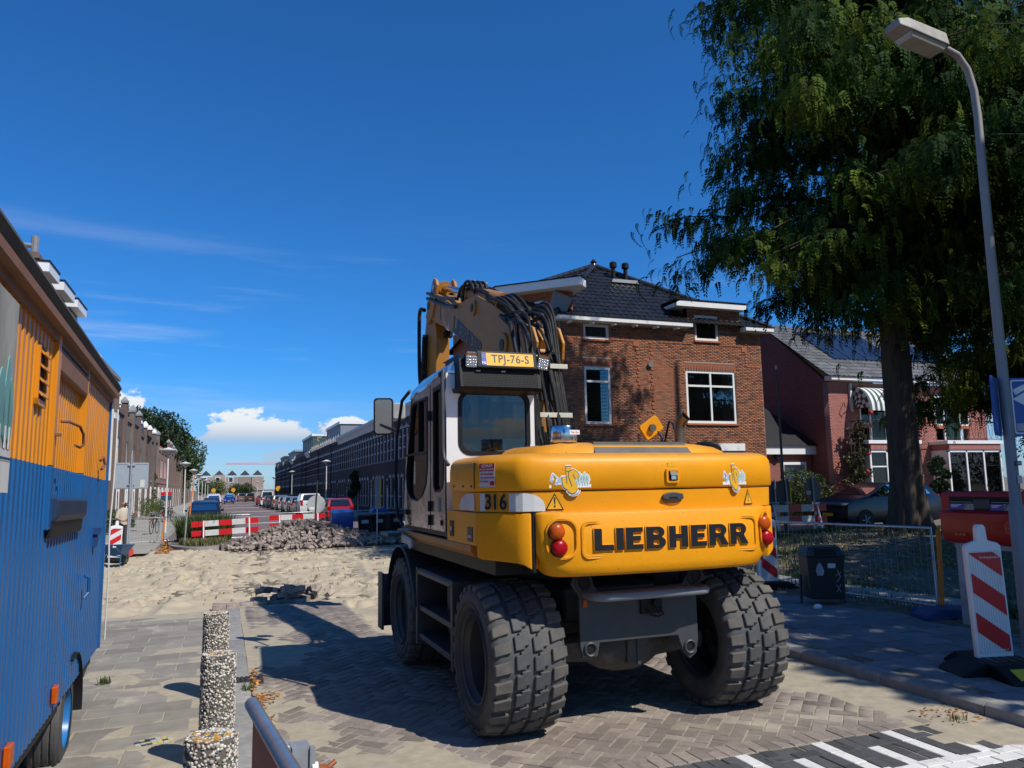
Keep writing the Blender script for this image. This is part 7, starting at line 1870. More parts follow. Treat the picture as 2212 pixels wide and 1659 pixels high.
# double traffic sign seen from behind
SGN = mk('sign_back_grey', (.36,.40,.43), .5, .3, var=.12, scale=4)
sg = empty('traffic_sign', (-3.06,30.0,zs(-3,30)), 4); tag(sg, 'grey back of a double sign panel on two tall poles', 'traffic sign')
for x0, x1 in ((-.53,-.03),(.02,.55)):
    p = MB().prism(rrect(x0,x1,2.27,3.18,.03,3),'y',.0,.015).build('panel', SGN, sg)
    MB().bx(x0+.02,x1-.02,-.012,.0,3.12,3.16).build('edge_fold', GALV, p); MB().bx(x0+.02,x1-.02,-.012,0,2.29,2.33).build('edge_fold', GALV, p)
st2 = MB().bx(.30,.44,-.004,-.001,2.30,2.58).build('sticker', mk('cream_sticker',(.6,.6,.5),.6), sg)
for x, t in ((0,3.6),(.05,2.75)): MB().tube([(x-.03,-.04,-.1),(x,-.04,t)],.032,8).build('pole', GALV, sg, smooth=60)
for z in (2.4,3.08): MB().bx(-.1,.12,-.06,-.01,z,z+.04).build('clamp', GALV, sg)
# round sign from behind
rs_ = empty('traffic_sign', (3.62,33.2,zs(3.6,33.2)), 0); tag(rs_, 'round sign seen from behind on a thin pole by the brick heap', 'traffic sign')
MB().lathe([(.37,-.01),(.37,.01)],28,(0,0,1.52),'y').build('disc', mk('sign_back_pale',(.50,.50,.47),.5,.2,var=.15,scale=6), rs_); MB().tube([(-.08,-.03,0),(.03,-.03,2.5)],.028,6).build('pole', CHAS, rs_); MB().bx(-.28,-.08,-.018,-.012,1.30,1.40).build('sticker', WHITE, rs_)
ysn = empty('traffic_sign', (5.60,30.2,zs(5.6,30)), 35); tag(ysn, 'narrow yellow edged sign on a thin grey pole before the wheelie bins', 'traffic sign')
MB().tube([(0,0,0),(0,0,2.6)],.025,6).build('pole', GALV, ysn); MB().bx(-.12,.12,-.04,-.02,1.35,2.55).build('panel', SGN, ysn); MB().bx(.12,.15,-.045,-.02,1.35,2.55).build('edge', YELP, ysn)
# beacon boards
def beacon(loc, rz, label, h=1.0, w=.26, lean=0, base=True, mirror=1):
    b = empty('beacon_board', loc, rz); b.rotation_euler[1] = R(lean); tag(b, label, 'beacon', 'red and white beacon boards')
    sh = MB().prism([(-w/2,.16),(-w/2,.10),(0,0.0),(w/2,.10),(w/2,.16),(w/2,h+.06),(w/2-.03,h+.085),(.05,h+.11),(.045,h+.22),(.03,h+.25),(-.03,h+.25),(-.045,h+.22),(-.05,h+.11),(-w/2+.03,h+.085),(-w/2,h+.06)],'y',0,.055).build('shell', WHITE, b, bevel=.008)
    pz0, pz1, pw = .16, h+.02, w-.05
    MB().bx(-pw/2,pw/2,-.004,.0,pz0,pz1).build('face', WHITED, b)
    for k in range(12): MB().bx(-pw/2+.008+k*pw/12,-pw/2+.014+k*pw/12,-.0055,-.0041,pz0,pz1).build('rib', WHDEC, b)
    n = 3; per = (pz1-pz0)/2.62; sl = per*.62
    for k in range(-1, 4):
        zc = pz1 - .02 - k*per
        poly = [(-pw/2*mirror, zc), (pw/2*mirror, zc-sl), (pw/2*mirror, zc-sl+per*.5), (-pw/2*mirror, zc+per*.5)]
        # clip to the face
        def clip(pl, zmin, zmax):
            for lim, sgn in ((zmin,1),(zmax,-1)):
                out = []
                for p, q in zip(pl, pl[1:]+pl[:1]):
                    ip, iq = (p[1]-lim)*sgn >= 0, (q[1]-lim)*sgn >= 0
                    if ip: out.append(p)
                    if ip != iq: t = (lim-p[1])/(q[1]-p[1]); out.append((p[0]+(q[0]-p[0])*t, lim))
                pl = out
                if not pl: return []
            return pl
        pl = clip(poly, pz0+.012, pz1-.012)
        if len(pl) >= 3: MB().prism(pl,'y',-.009,-.006).build('stripe', REDP, b)
    if base:
        bs = MB().prism([(-.42,0),(.42,0),(.42,.04),(.22,.12),(-.22,.12),(-.42,.04)],'y',-.18,.20).build('base', BLK, b, bevel=.015)
    return b
bL = beacon((-3.20,27.5,zs(-3.2,27.5)+.02), 6, 'red and white beacon board behind the wheelbarrow', 1.0, .36, 3, True, -1)
# wheelbarrow
wb = empty('wheelbarrow', (-2.92,25.9,zs(-3,26)), 75); tag(wb, 'blue builder’s wheelbarrow with white hand grips by the sign poles', 'wheelbarrow')
WBB = mk('barrow_blue', (.015,.11,.26), .45, var=.2); WBI = mk('barrow_inside', (.40,.42,.38), .7, var=.25)
m = MB(); lo = [(-.22,-.18,.32),(.25,-.18,.30),(.25,.18,.30),(-.22,.18,.32)]; hi = [(-.45,-.32,.64),(.46,-.32,.58),(.46,.32,.58),(-.45,.32,.64)]
m.add(lo+hi,[(0,1,2,3),(0,4,5,1),(1,5,6,2),(2,6,7,3),(3,7,4,0)]); m.build('tray', [WBB], wb)
m = MB(); m.add([(p[0]*.97,p[1]*.97,p[2]+.008) for p in lo]+[(p[0]*.97,p[1]*.97,p[2]+.004) for p in hi],[(3,2,1,0),(1,5,4,0),(2,6,5,1),(3,7,6,2),(0,4,7,3)]); m.build('tray_lining', WBI, wb)
MB().tube([(-.45,-.32,.64),(.46,-.32,.58),(.46,.32,.58),(-.45,.32,.64),(-.45,-.32,.64)],.014,6).build('rim', WBB, wb)
for s_ in (-1,1): MB().tube([(.62,s_*.05,.2),(.2,s_*.18,.28),(-.4,s_*.25,.42),(-.85,s_*.28,.60)],.018,6).build('shaft', WBB, wb); MB().tube([(-.85,s_*.28,.60),(-1.0,s_*.285,.62)],.024,8).build('grip', WHITE, wb); MB().tube([(-.25,s_*.22,.38),(-.40,s_*.24,0)],.016,6).build('leg', WBB, wb)
MB().lathe([(.10,-.05),(.17,-.05),(.19,0),(.17,.05),(.10,.05)],18,(.62,0,.19),'y').build('wheel', TYRE, wb)
rl_ = MB().lathe([(.08,-.04),(.15,-.035),(.16,0),(.15,.035),(.08,.04)],20,(0,0,.16),'y').build('cable_reel', mk('reel_red',(.55,.05,.03),.5), None, loc=(-2.95,29.3,zs(-3,29)), rot=(0,0,20)); tag(rl_, 'small red reel leaning behind the sign pole', 'reel')
# man behind the beacon
mn = empty('person', (-3.50,32.5,zs(-3.6,32)+.07), 48); tag(mn, 'bald man with beard, sunglasses and beige shirt standing behind the beacon', 'person')
bd = skin_body('body', [(0,0,.95),(0,.01,1.15),(0,.02,1.38),(0,.01,1.50),(0,.0,1.58),(0,-.015,1.66),(0,-.01,1.73),(-.20,.02,1.42),(-.27,.03,1.14),(-.20,-.20,1.02),(-.17,-.30,1.04),(.20,.02,1.42),(.30,-.02,1.18),(.24,-.26,1.24),(.20,-.34,1.30),(-.10,0,.88),(-.11,.01,.48),(-.12,.02,.08),(-.12,-.12,.03),(.10,0,.88),(.11,.01,.48),(.12,.02,.08),(.12,-.12,.03)],
     [(0,1),(1,2),(2,3),(3,4),(4,5),(5,6),(2,7),(7,8),(8,9),(9,10),(2,11),(11,12),(12,13),(13,14),(0,15),(15,16),(16,17),(17,18),(0,19),(19,20),(20,21),(21,22)],
     [(.16,.12),(.15,.11),(.15,.11),.055,.065,(.085,.095),.06,.06,.045,.035,.03,.06,.045,.035,.03,.085,.06,.04,.035,.085,.06,.04,.035], SKIN, mn)
SHIRT = mk('beige_shirt', (.50,.44,.35), .8, var=.1, bump=.3, bscale=12)
MB().loft([[(k*.215*math.cos(a), .01+k*.145*math.sin(a), z) for a in [2*math.pi*i/16 for i in range(16)]] for z, k in ((.88,.92),(1.0,.96),(1.2,.95),(1.38,1.02),(1.46,.80),(1.52,.42))]).build('shirt', SHIRT, mn, smooth=60)
for s_, pts in ((-1,[(-.16,.02,1.44),(-.24,.03,1.30),(-.275,.03,1.13)]),(1,[(.16,.02,1.44),(.27,.0,1.30),(.305,-.03,1.17)])): MB().tube(pts,[.085,.075,.07],10).build('sleeve', SHIRT, mn, smooth=60)
MB().loft([[(cx+.115*math.cos(a)*k, .01+.12*math.sin(a)*k, z) for a in [2*math.pi*i/12 for i in range(12)]] for cx, z, k in ((-.10,.92,1.0),(-.11,.5,.75),(-.12,.08,.62))]).build('trouser_leg', CHAS, mn, smooth=60); MB().loft([[(cx+.115*math.cos(a)*k, .01+.12*math.sin(a)*k, z) for a in [2*math.pi*i/12 for i in range(12)]] for cx, z, k in ((.10,.92,1.0),(.11,.5,.75),(.12,.08,.62))]).build('trouser_leg', CHAS, mn, smooth=60)
MB().ball((0,-.075,1.605),(.065,.05,.055),10,6).build('beard', HAIRD, mn, smooth=60); MB().box((0,-.115,1.675),(.15,.02,.035)).build('sunglasses', BLK, mn, bevel=.008); MB().ball((0,-.125,1.64),(.015,.025,.025),8,5).build('nose', SKIN, mn)
for s_ in (-1,1): MB().ball((s_*.092,0,1.66),(.014,.025,.035),8,5).build('ear', SKIN, mn)
for hx, hy, hz in ((-.165,-.34,1.05),(.19,-.38,1.32)):
    h_ = MB().box((hx,hy,hz),(.035,.09,.08)).build('hand', SKIN, mn, bevel=.012, seg=2)
    for q in range(4): MB().tube([(hx,hy-.04,hz+.03-q*.02),(hx+.012,hy-.085,hz+.03-q*.02),(hx+.03,hy-.10,hz+.025-q*.02)],[.009,.0085,.007],6).build('finger', SKIN, h_)
    MB().tube([(hx,hy+.01,hz+.035),(hx+.01,hy-.03,hz+.065)],[.010,.008],6).build('thumb', SKIN, h_)

# ================================================================ heap of lifted paving bricks
HB = mk('lifted_brick', (.31,.25,.215), .9, var=.3, scale=8, tint=.45, rand=.4, bump=.3, bscale=60, dirt=(.40,.34,.26), dirt_scale=6, dirt_lo=.5, dirt_hi=.75)
def brick_heap(name, label, fn, n, lim, seed, size=(.205,.10,.08), flat=False, mat=HB):
    rg_ = random.Random(seed); root = empty(name, (0,0,0)); tag(root, label, 'brick heap')
    m = MB().bx(-size[0]/2,size[0]/2,-size[1]/2,size[1]/2,-size[2]/2,size[2]/2); me = m.mesh('brick', .004); me.materials.append(mat)
    bv = np.array([v.co[:] for v in me.vertices]); 
    base = MB(); base.bx(-size[0]/2,size[0]/2,-size[1]/2,size[1]/2,-size[2]/2,size[2]/2)
    pl = [fn(rg_, k) for k in range(n)]
    pl.sort(key=lambda t: t[0][1] - t[0][2]*.8)
    rest = MB()
    for k, (p, e) in enumerate(pl):
        if k < lim:
            o = bpy.data.objects.new('brick', me); COL.objects.link(o); o.parent = root; o.location = p; o.rotation_euler = e
        else:
            rest.X = Matrix.Translation(p) @ Euler(e).to_matrix().to_4x4(); rest.tint = rg_.random(); rest.bx(-size[0]/2,size[0]/2,-size[1]/2,size[1]/2,-size[2]/2,size[2]/2)
    if rest.v: rest.X = None; o = rest.build('brick_fill', mat, root); o['kind'] = 'stuff'
    return root
def heap_h(x, y):
    a = .76*math.exp(-((x-2.95)/1.25)**2 - ((y-31.4)/1.2)**2) + .42*math.exp(-((x-1.5)/1.2)**2 - ((y-31.0)/.9)**2) + .42*math.exp(-((x-4.6)/1.3)**2 - ((y-31.0)/.9)**2) + .26*math.exp(-((x-6.6)/.9)**2 - ((y-31.2)/.8)**2)
    return a
def heap_fn(rg_, k):
    while True:
        x, y = rg_.uniform(-.1,7.4), rg_.uniform(29.3,33.6); h = heap_h(x, y)
        if h > .05 and rg_.random() < .35 + h: break
    return (x, y, zs(x,y) + .04 + h*rg_.uniform(.72,1.02)), (rg_.gauss(0,.55), rg_.gauss(0,.55), rg_.uniform(0,6.28))
brick_heap('brick_heap', 'big heap of lifted grey brown paving bricks at the street mouth', heap_fn, 1500, 300, 3)
core = MB(); hr_ = [[(2.95+1.0*k*math.cos(a)*1.5, 31.4+1.0*k*math.sin(a), zs(3,31)+z) for a in [2*math.pi*i/14 for i in range(14)]] for k, z in ((1.25,-.05),(.8,.45),(.35,.85))]
core.loft(hr_); oc = core.build('brick_core', HB, bpy.data.objects['brick_heap']); oc['kind'] = 'stuff'
brick_heap('brick_edge_row', 'row of bricks standing on edge along the lifted road surface', lambda rg_, k: ((.15 + k*.108 + rg_.gauss(0,.01), 29.25 + rg_.gauss(0,.02) - .0*k, zs(1,29.3)-.045), (rg_.gauss(0,.05), rg_.gauss(0,.05), R(90)+rg_.gauss(0,.08))), 66, 66, 4)
def near_fn(rg_, k):
    if k < 14: x, y, z, a = -.02 + (k % 7)*.21, 13.62 + (k//7)*.115, -.005, rg_.gauss(0,.05)
    elif k < 24: x, y, z, a = .35 + rg_.uniform(0,1.3), 13.95 + rg_.uniform(-.1,.35), .03, rg_.uniform(0,3)
    else: x, y, z, a = 1.05 + rg_.gauss(0,.28), 14.0 + rg_.gauss(0,.14), .04 + rg_.uniform(0,.17), rg_.uniform(0,3)
    return (x, y, zs(x,y) + z), (rg_.gauss(0,.03 if k < 24 else .25), rg_.gauss(0,.03 if k < 24 else .25), a)
brick_heap('brick_stack', 'small dark stack of loose bricks at the edge of the dug up road', near_fn, 52, 52, 8)

# ================================================================ leaf masses
def frame_to(D):
    D = D/np.linalg.norm(D, axis=1)[:,None]
    ref = np.where(np.abs(D[:,2:3]) > .9, np.array([[1.0,0,0]]), np.array([[0,0,1.0]]))
    U = np.cross(D, ref); U /= np.linalg.norm(U, axis=1)[:,None]
    return D, U, np.cross(U, D)
def leaves(name, P, D, size, mat, parent, aspect=.55, rg_=npr):
    """one pointed leaf per point, lying along D"""
    n = len(P); D, U, W_ = frame_to(D); sz = (size*rg_.uniform(.6,1.3,n))[:,None]
    th = rg_.uniform(0, 2*np.pi, n)[:,None]; S_ = U*np.cos(th) + W_*np.sin(th)
    V = np.stack([P, P + D*sz*.5 + S_*sz*aspect*.5, P + D*sz, P + D*sz*.5 - S_*sz*aspect*.5], 1).reshape(-1,3)
    Q = (np.arange(n)*4)[:,None] + np.arange(4)[None]
    me = npmesh(name, V, Q, rg_.random(n)); me.materials.append(mat)
    o = put(name, me, None, parent); o['kind'] = 'stuff'; return o
def blob_points(n, c, rad, rg_=npr, lumps=14, fill=.55):
    """points in an uneven crown made of many lumps"""
    c = np.array(c, float); rad = np.array(rad, float)
    d = rg_.normal(size=(lumps,3)); d /= np.linalg.norm(d,axis=1)[:,None]
    lc = c + d*rad*rg_.uniform(.35,.85,(lumps,1)); lr = rad.min()*rg_.uniform(.28,.55,lumps)
    k = rg_.integers(0, lumps, n); q = rg_.normal(size=(n,3)); q /= np.linalg.norm(q,axis=1)[:,None]
    P = lc[k] + q*(lr[k]*rg_.uniform(fill,1.0,n)**.6)[:,None]
    D = q + rg_.normal(size=(n,3))*.6
    return P, D
LFG = mk('leaf_green', (.055,.095,.020), .55, var=.35, scale=2, tint=.5, transl=.25)
LFD = mk('leaf_dark', (.026,.055,.016), .55, var=.35, scale=1, tint=.5, transl=.22)
LFY = mk('leaf_light', (.13,.16,.03), .55, var=.3, scale=2, tint=.4, transl=.3)
BARK = mk('bark', (.085,.064,.046), .95, var=.55, scale=7, stretch=(1.6,1.6,.22), bump=1.0, bscale=14)
def simple_tree(loc, h, rad, label, mat, leaf=.35, n=7000, group=None, seed=1, trunk=.22, name='street_tree'):
    rg_ = np.random.default_rng(seed); t = empty(name, loc); tag(t, label, 'tree', group)
    MB().tube([(0,0,-.5),(.05,0,h*.3),(-.05,.1,h*.55),(0,0,h*.85)],[trunk*1.2,trunk,trunk*.7,trunk*.2],8).build('trunk', BARK, t, smooth=60)
    for k in range(7):
        a = rg_.uniform(0,6.28); z = h*rg_.uniform(.35,.7)
        MB().tube([(0,0,z),(rad*.35*math.cos(a),rad*.35*math.sin(a),z+h*.08),(rad*.7*math.cos(a),rad*.7*math.sin(a),z+h*.16)],[trunk*.4,trunk*.25,.03],6).build('limb', BARK, t, smooth=60)
    P, D = blob_points(n, (0,0,h*.62), (rad,rad,h*.36), rg_, 30)
    leaves('crown', P, D, leaf, mat, t, rg_=rg_)
    return t
def bush(loc, rad, label, mat, n=900, leaf=.09, seed=1, cat='bush', name='garden_bush', group=None):
    rg_ = np.random.default_rng(seed); t = empty(name, loc); tag(t, label, cat, group)
    MB().tube([(0,0,-.1),(0,0,rad[2]*.7)],[.04,.02],6).build('stem', BARK, t)
    P, D = blob_points(n, (0,0,rad[2]*.95), rad, rg_, 14); P[:,2] = np.abs(P[:,2])
    leaves('foliage', P, D, leaf, mat, t, rg_=rg_); return t
simple_tree((-11.5,128,-.9), 15, 6.5, 'big dark tree standing behind the left terrace', LFD, .45, 16000, seed=2, trunk=.4)
simple_tree((-8.8,150,-1.0), 13.5, 6.0, 'round dark green tree at the far end of the left terrace', LFG, .45, 15000, seed=3, trunk=.4)
simple_tree((-13,142,-1.0), 16.5, 6.0, 'dark tree rising between the two big trees behind the terrace', LFD, .45, 12000, seed=6, trunk=.4)
for i, (r_, s_, h, rd, lab, mt) in enumerate(((-1.2,205,5.6,2.4,'yellowish green small tree in front of the far houses',LFY),(-4.2,198,5,2.4,'dull green small tree beside the far left kerb',LFG),(2.6,208,4.4,2.2,'low olive tree in front of the blank far wall',LFG),(5.4,200,4.6,2.4,'olive tree at the far end of the parked cars',LFG))):
    simple_tree((r_,s_,-1.05), h, rd, lab, mt, .3, 2600, seed=20+i, trunk=.12)
for i, (r_, s_, rx, h, lab, mt) in enumerate(((-5.7,45.5,1.0,.62,'low grey green shrub bordering the left pavement',LFG),(-5.5,47.2,.9,.55,'leafy shrub with pale roses by the parked bicycle',LFY),(-5.6,49.3,.9,.6,'dense green shrub before the brown terrace',LFD),(-5.4,51.2,.8,.6,'rose bush with white blooms before the taller brown house',LFG),(-5.7,42.6,1.1,.55,'broad low shrub behind the beacon',LFD),(-5.3,66,1.0,.9,'tall yellow flowering shrub in a front garden up the street',LFY),(-5.5,70,1.0,1.0,'climbing green shrub against the pinkish terrace',LFG),(-5.2,78,.9,.8,'round green shrub farther along the left pavement',LFG),(8.6,110,.8,.8,'leafy green shrub between the parked cars',LFY))):
    bush((r_,s_,zs(r_,s_)+.05), (rx,rx,h), lab, mt, 1500, .10, seed=40+i, group='shrubs in the front gardens')
cv = empty('climbing_plant', (-6.85,88,zs(-7,88))); tag(cv, 'bright green climber covering a strip of the left terrace wall', 'climber'); P, D = blob_points(1600,(0,0,2.6),(.35,1.3,2.3),np.random.default_rng(77),18); leaves('foliage', P, D, .16, LFG, cv)
wv = empty('wall_climber', (11.6,73.5,zs(11,73))); tag(wv, 'dark climber hiding a corner of the shaded terrace', 'climber'); P, D = blob_points(3500,(0,0,2.2),(.5,2.2,2.0),np.random.default_rng(78),20); leaves('foliage', P, D, .2, LFD, wv)

# ================================================================ street lamps with saucer heads
def saucer_lamp(loc, h, label, group):
    l = empty('street_lamp', loc); tag(l, label, 'street lamp', group)
    MB().tube([(0,0,-.05),(0,0,h*.35),(0,0,h-.3)],[.065,.05,.045],10).build('post', WHITED, l, smooth=60)
    hd_ = MB().lathe([(.06,h-.38),(.12,h-.30),(.40,h-.12),(.42,h-.08),(.10,h+.02),(0,h+.06)],20).build('lamp_head', WHITED, l, smooth=30); MB().lathe([(.08,h-.36),(.36,h-.145)],20,caps=False).build('lamp_shade', GALV, hd_)
    return l
nam = ['by the parked bicycles','beside the flower beds','before the pinkish houses','past the climber covered wall','near the big dark trees','close to the far trees','last before the street end']
for i, s_ in enumerate((43.5,62.5,79,96,112,130,150)): saucer_lamp((-2.75,s_,zs(-2.7,s_)), 4.35 - .06*i, 'white saucer topped street lamp on the left pavement ' + nam[i], 'saucer topped street lamps')
nam = ['by the people carrier','behind the row of grey hatchbacks','beside the dark blue estate car','near the white van','close to the far olive tree']
for i, s_ in enumerate((72,109,150,190,225)): saucer_lamp((8.6 if i else 8.7,s_,zs(8.6,s_)), 4.75, 'white saucer topped street lamp on the right pavement ' + nam[i], 'saucer topped street lamps')
for r_, s_, lab in ((-2.0,170,'yellow round sign left of the far carriageway'),(1.8,172,'yellow round sign over the middle of the far street'),(8.3,132,'yellow round sign on the right pavement by a lamp')):
    q = empty('yellow_sign', (r_,s_,zs(r_,s_))); tag(q, lab, 'road sign'); MB().tube([(0,0,0),(0,0,2.6)],.04,6).build('pole', GALV, q); MB().lathe([(.42,-.02),(.42,.02)],16,(0,-.06,2.5),'y').build('disc', mk('sign_yellow',(.75,.36,.01),.5) if 'sign_yellow' not in MATS else MATS['sign_yellow'], q)
es = empty('estate_sign', (-4.6,72,zs(-5,72))); tag(es, 'small red and dark notice board on a pole in a front garden', 'notice board'); MB().tube([(0,0,0),(0,0,2.2)],.03,6).build('pole', GALV, es); MB().bx(-.4,.4,-.03,0,1.85,2.15).build('red_half', REDP, es); MB().bx(-.4,.4,-.03,0,1.45,1.845).build('dark_half', DBLUE, es)

# ================================================================ bicycles
def bicycle(loc, rz, label):
    b = empty('bicycle', loc, rz); tag(b, label, 'bicycle', 'bicycles parked on the left pavement')
    for x in (-.52,.52):
        w = MB().tube([(x+.33*math.cos(2*math.pi*k/20),0,.34+.33*math.sin(2*math.pi*k/20)) for k in range(21)],.018,6).build('wheel', BLK, b, smooth=60)
        for k in range(8): MB().tube([(x,0,.34),(x+.32*math.cos(k*math.pi/4),0,.34+.32*math.sin(k*math.pi/4))],.003,3).build('spoke', GALV, w)
    f = MB()
    for pts in ([(-.52,0,.34),(-.12,0,.30),(-.28,0,.85)],[(-.12,0,.30),(.38,0,.78),(.52,0,.34)],[(-.22,0,.70),(.36,0,.80)],[(-.52,0,.34),(-.24,0,.74)],[(.38,0,.78),(.34,0,1.02)]): f.tube(pts,.016,6)
    f.build('frame', BLK, b); MB().box((-.29,0,.90),(.26,.15,.06)).build('saddle', BLK, b, bevel=.02); MB().tube([(.20,-.28,1.04),(.33,-.1,1.06),(.34,0,1.03),(.33,.1,1.06),(.20,.28,1.04)],.013,6).build('handlebar', CHROME, b); MB().bx(-.80,-.35,-.08,.08,.70,.72).build('carrier', BLK, b); MB().bx(-.83,-.80,-.03,.03,.55,.66).build('rear_light', REDP, b)
    return b
bicycle((-4.75,45.0,zs(-4.7,45)+.07), 97, 'dark bicycle leaning by the flower bed of the taller brown house')
bicycle((-3.2,42.6,zs(-3,43)+.07), 80, 'black bicycle parked against the nearest saucer lamp')
for i, (r_, s_) in enumerate(((-3.5,58.5),(-3.9,59.6),(-3.6,60.6))): bicycle((r_,s_,zs(r_,s_)+.07), 60 + 25*i, ['black bicycle, front one of the bunch by the second lamp','black bicycle in the middle of the bunch by the second lamp','black bicycle at the back of the bunch by the second lamp'][i])

# ================================================================ cars
CARM = {}
def paint(c):
    k = 'car_' + '_'.join(f'{q:.3f}' for q in c)
    if k not in CARM: CARM[k] = mk(k, c, .32, .1, var=.05, scale=2, coat=.25)
    return CARM[k]
CGL = glass('car_glass', (.25,.28,.28), 0, .35, (.01,.012,.013))
def car(loc, rz, col, label, kind='hatch', group='cars parked along the street', L_=4.1, W=1.75, H_=1.48, plate=True, detail=1, name='parked_car', wheelm=None):
    """nose towards local +X"""
    c = empty(name, loc, rz); tag(c, label, 'car' if kind != 'van' else 'van', group)
    h = L_/2; bz = .92 if kind != 'suv' else 1.02
    bz = bz*H_/1.48 if kind != 'van' else 1.15
    tops = {'hatch': [(-h+.02,.95*bz),(-h+.22,bz+.02),(-h+.55,H_-.06),(-h+1.0,H_),(-h+2.05,H_-.02),(h-1.55,H_-.16),(h-.95,bz+.03),(h-.35,bz-.13),(h-.05,bz-.30)],
            'suv': [(-h+.02,.95*bz),(-h+.20,bz+.05),(-h+.50,H_-.08),(-h+1.0,H_),(-h+2.3,H_-.02),(h-1.75,H_-.20),(h-1.08,bz+.04),(h-.35,bz-.09),(h-.05,bz-.26)],
            'mpv': [(-h+.02,.95*bz),(-h+.08,bz+.1),(-h+.28,H_-.06),(-h+.6,H_),(-h+2.6,H_-.02),(h-1.35,H_-.22),(h-.75,bz+.0),(h-.3,bz-.13),(h-.05,bz-.30)],
            'van': [(-h+.02,.9),(-h+.05,1.2),(-h+.10,H_-.06),(-h+.4,H_),(-h+3.0,H_-.02),(h-1.25,H_-.14),(h-.75,bz+.0),(h-.25,bz-.13),(h-.05,bz-.35)]}[kind]
    bot = [(h,.45),(h-.03,.25),(h-.35,.20),(-h+.35,.20),(-h+.03,.25),(-h,.5)]
    prof = tops + bot; top = H_
    def hw(z): return W/2*(1 - (.20*(z-bz)/(top-bz) if z > bz else 0) - (.05 if z < .3 else 0))
    n = len(prof); Lf = [(x, -hw(z), z) for x, z in prof]; Rt = [(x, hw(z), z) for x, z in prof]
    Li = [(x*.985, -hw(z)*.90, z + (.012 if z > .5 else 0)) for x, z in prof]; Ri = [(x*.985, hw(z)*.90, z + (.012 if z > .5 else 0)) for x, z in prof]
    m = MB(); vs_ = Lf + Li + Ri + Rt
    fs = [tuple(range(n)), tuple(range(3*n, 4*n))[::-1]]
    for k in range(3): fs += [(k*n+i, (k+1)*n+i, (k+1)*n+(i+1)%n, k*n+(i+1)%n) for i in range(n)]
    m.add(vs_, fs); body = m.build('body', paint(col), c, bevel=.02, seg=2, smooth=40)
    # glass
    def pt(i, t): a, b = tops[i], tops[i+1]; return (a[0]+(b[0]-a[0])*t, a[1]+(b[1]-a[1])*t)
    def cross(name_, i, t0, t1, k=.80, lift=.022):
        a, b = pt(i,t0), pt(i,t1); dx, dz = b[0]-a[0], b[1]-a[1]; l = math.hypot(dx,dz); nx, nz_ = -dz/l*lift, dx/l*lift
        MB().add([(a[0]+nx,-hw(a[1])*k,a[1]+nz_),(a[0]+nx,hw(a[1])*k,a[1]+nz_),(b[0]+nx,hw(b[1])*k,b[1]+nz_),(b[0]+nx,-hw(b[1])*k,b[1]+nz_)],[(0,1,2,3)]).build(name_, CGL, c)
    cross('windscreen', 5, .04, .94); cross('rear_window', 1, .08, .95)
    ft = tops[6][0]; bk = tops[1][0]
    for s_ in (-1, 1):
        lo_z = bz + .03; hi_z = H_ - .09
        def sp(x, z): return (x, s_*(hw(z)+.006), z)
        mid = (ft + bk)/2 - .05
        q1 = [sp(bk+.30,lo_z+.03),sp(mid-.04,lo_z),sp(mid-.04,hi_z),sp(tops[2][0]+.28,hi_z)]; q2 = [sp(mid+.04,lo_z),sp(ft-.18,lo_z),sp(tops[5][0]+.0,hi_z-.10),sp(tops[5][0]-.28,hi_z),sp(mid+.04,hi_z)]
        for q in ((q1, q2) if kind != 'van' else (q2,)): MB().add(q, [tuple(range(len(q)))]).build('side_window', CGL, c)
        wx = .17*L_ + .48
        for x in (-h+.80, h-.85):
            w = MB().lathe([(.20,-.10),(.29,-.10),(.315,-.06),(.315,.06),(.29,.10),(.20,.10)],20,(x,s_*(W/2-.10),.315),'y',caps=False).build('tyre', TYRE, c, smooth=40)
            MB().lathe([(.205,s_*.095),(.19,s_*.06),(.06,s_*.085),(0,s_*.09)],16,(x,s_*(W/2-.10),.315),'y',caps=False).build('rim', wheelm or GALV, w)
            MB().lathe([(.36,s_*(W/2-.02)),(.36,s_*(W/2+.004))],20,(x,0,.33),'y').build('wheel_arch', BLK, w)
            if detail > 1:
                for k in range(5): a = k*1.2566; MB().box((x+.11*math.cos(a),s_*(W/2+.01),.315+.11*math.sin(a)),(.20,.02,.035),(0,-math.degrees(a),0)).build('spoke', GALV, w)
        MB().box((h-.14,s_*W*.38,bz-.24),(.20,.30,.10),(0,0,-s_*22)).build('headlamp', LEDM, c, bevel=.02); 
        MB().box((-h+.05,s_*W*.42,bz-.06),(.10,.20,.20 if kind in ('hatch','suv') else .45)).build('tail_lamp', REDL, c, bevel=.02)
        MB().box((ft-.28,s_*(W/2+.09),bz+.06),(.12,.18,.12)).build('door_mirror', paint(col), c, bevel=.03)
    MB().bx(h-.03,h+.012,-W*.30,W*.30,bz-.38,bz-.30).build('grille', BLK, c); MB().bx(h-.02,h+.016,-W*.40,W*.40,.26,.36).build('lower_grille', BLK, c)
    for x in (h+.020, -h-.014): 
        p_ = MB().bx(x-.006,x+.006,-.26,.26,.46 if x > 0 else .62,.57 if x > 0 else .73).build('number_plate', MATS['plate_yellow'], c)
    return c
def zc(r, s): return (r, s, zs(r, s) + .005)
car(zc(-1.05,50.5), -90, (.010,.011,.014), 'black hatchback facing the traffic island, at the left kerb', L_=4.2, W=1.8)
car(zc(-1.25,58), -90, (.012,.016,.028), 'dark blue hatchback parked behind the black one', L_=4.1)
car(zc(-1.2,88), -90, (.02,.02,.022), 'dark car farther up the left kerb with white mirrors', L_=4.1)
car(zc(-1.2,108), -90, (.55,.56,.57), 'white van like car at the left kerb near the trees', 'mpv', H_=1.85, L_=4.4)
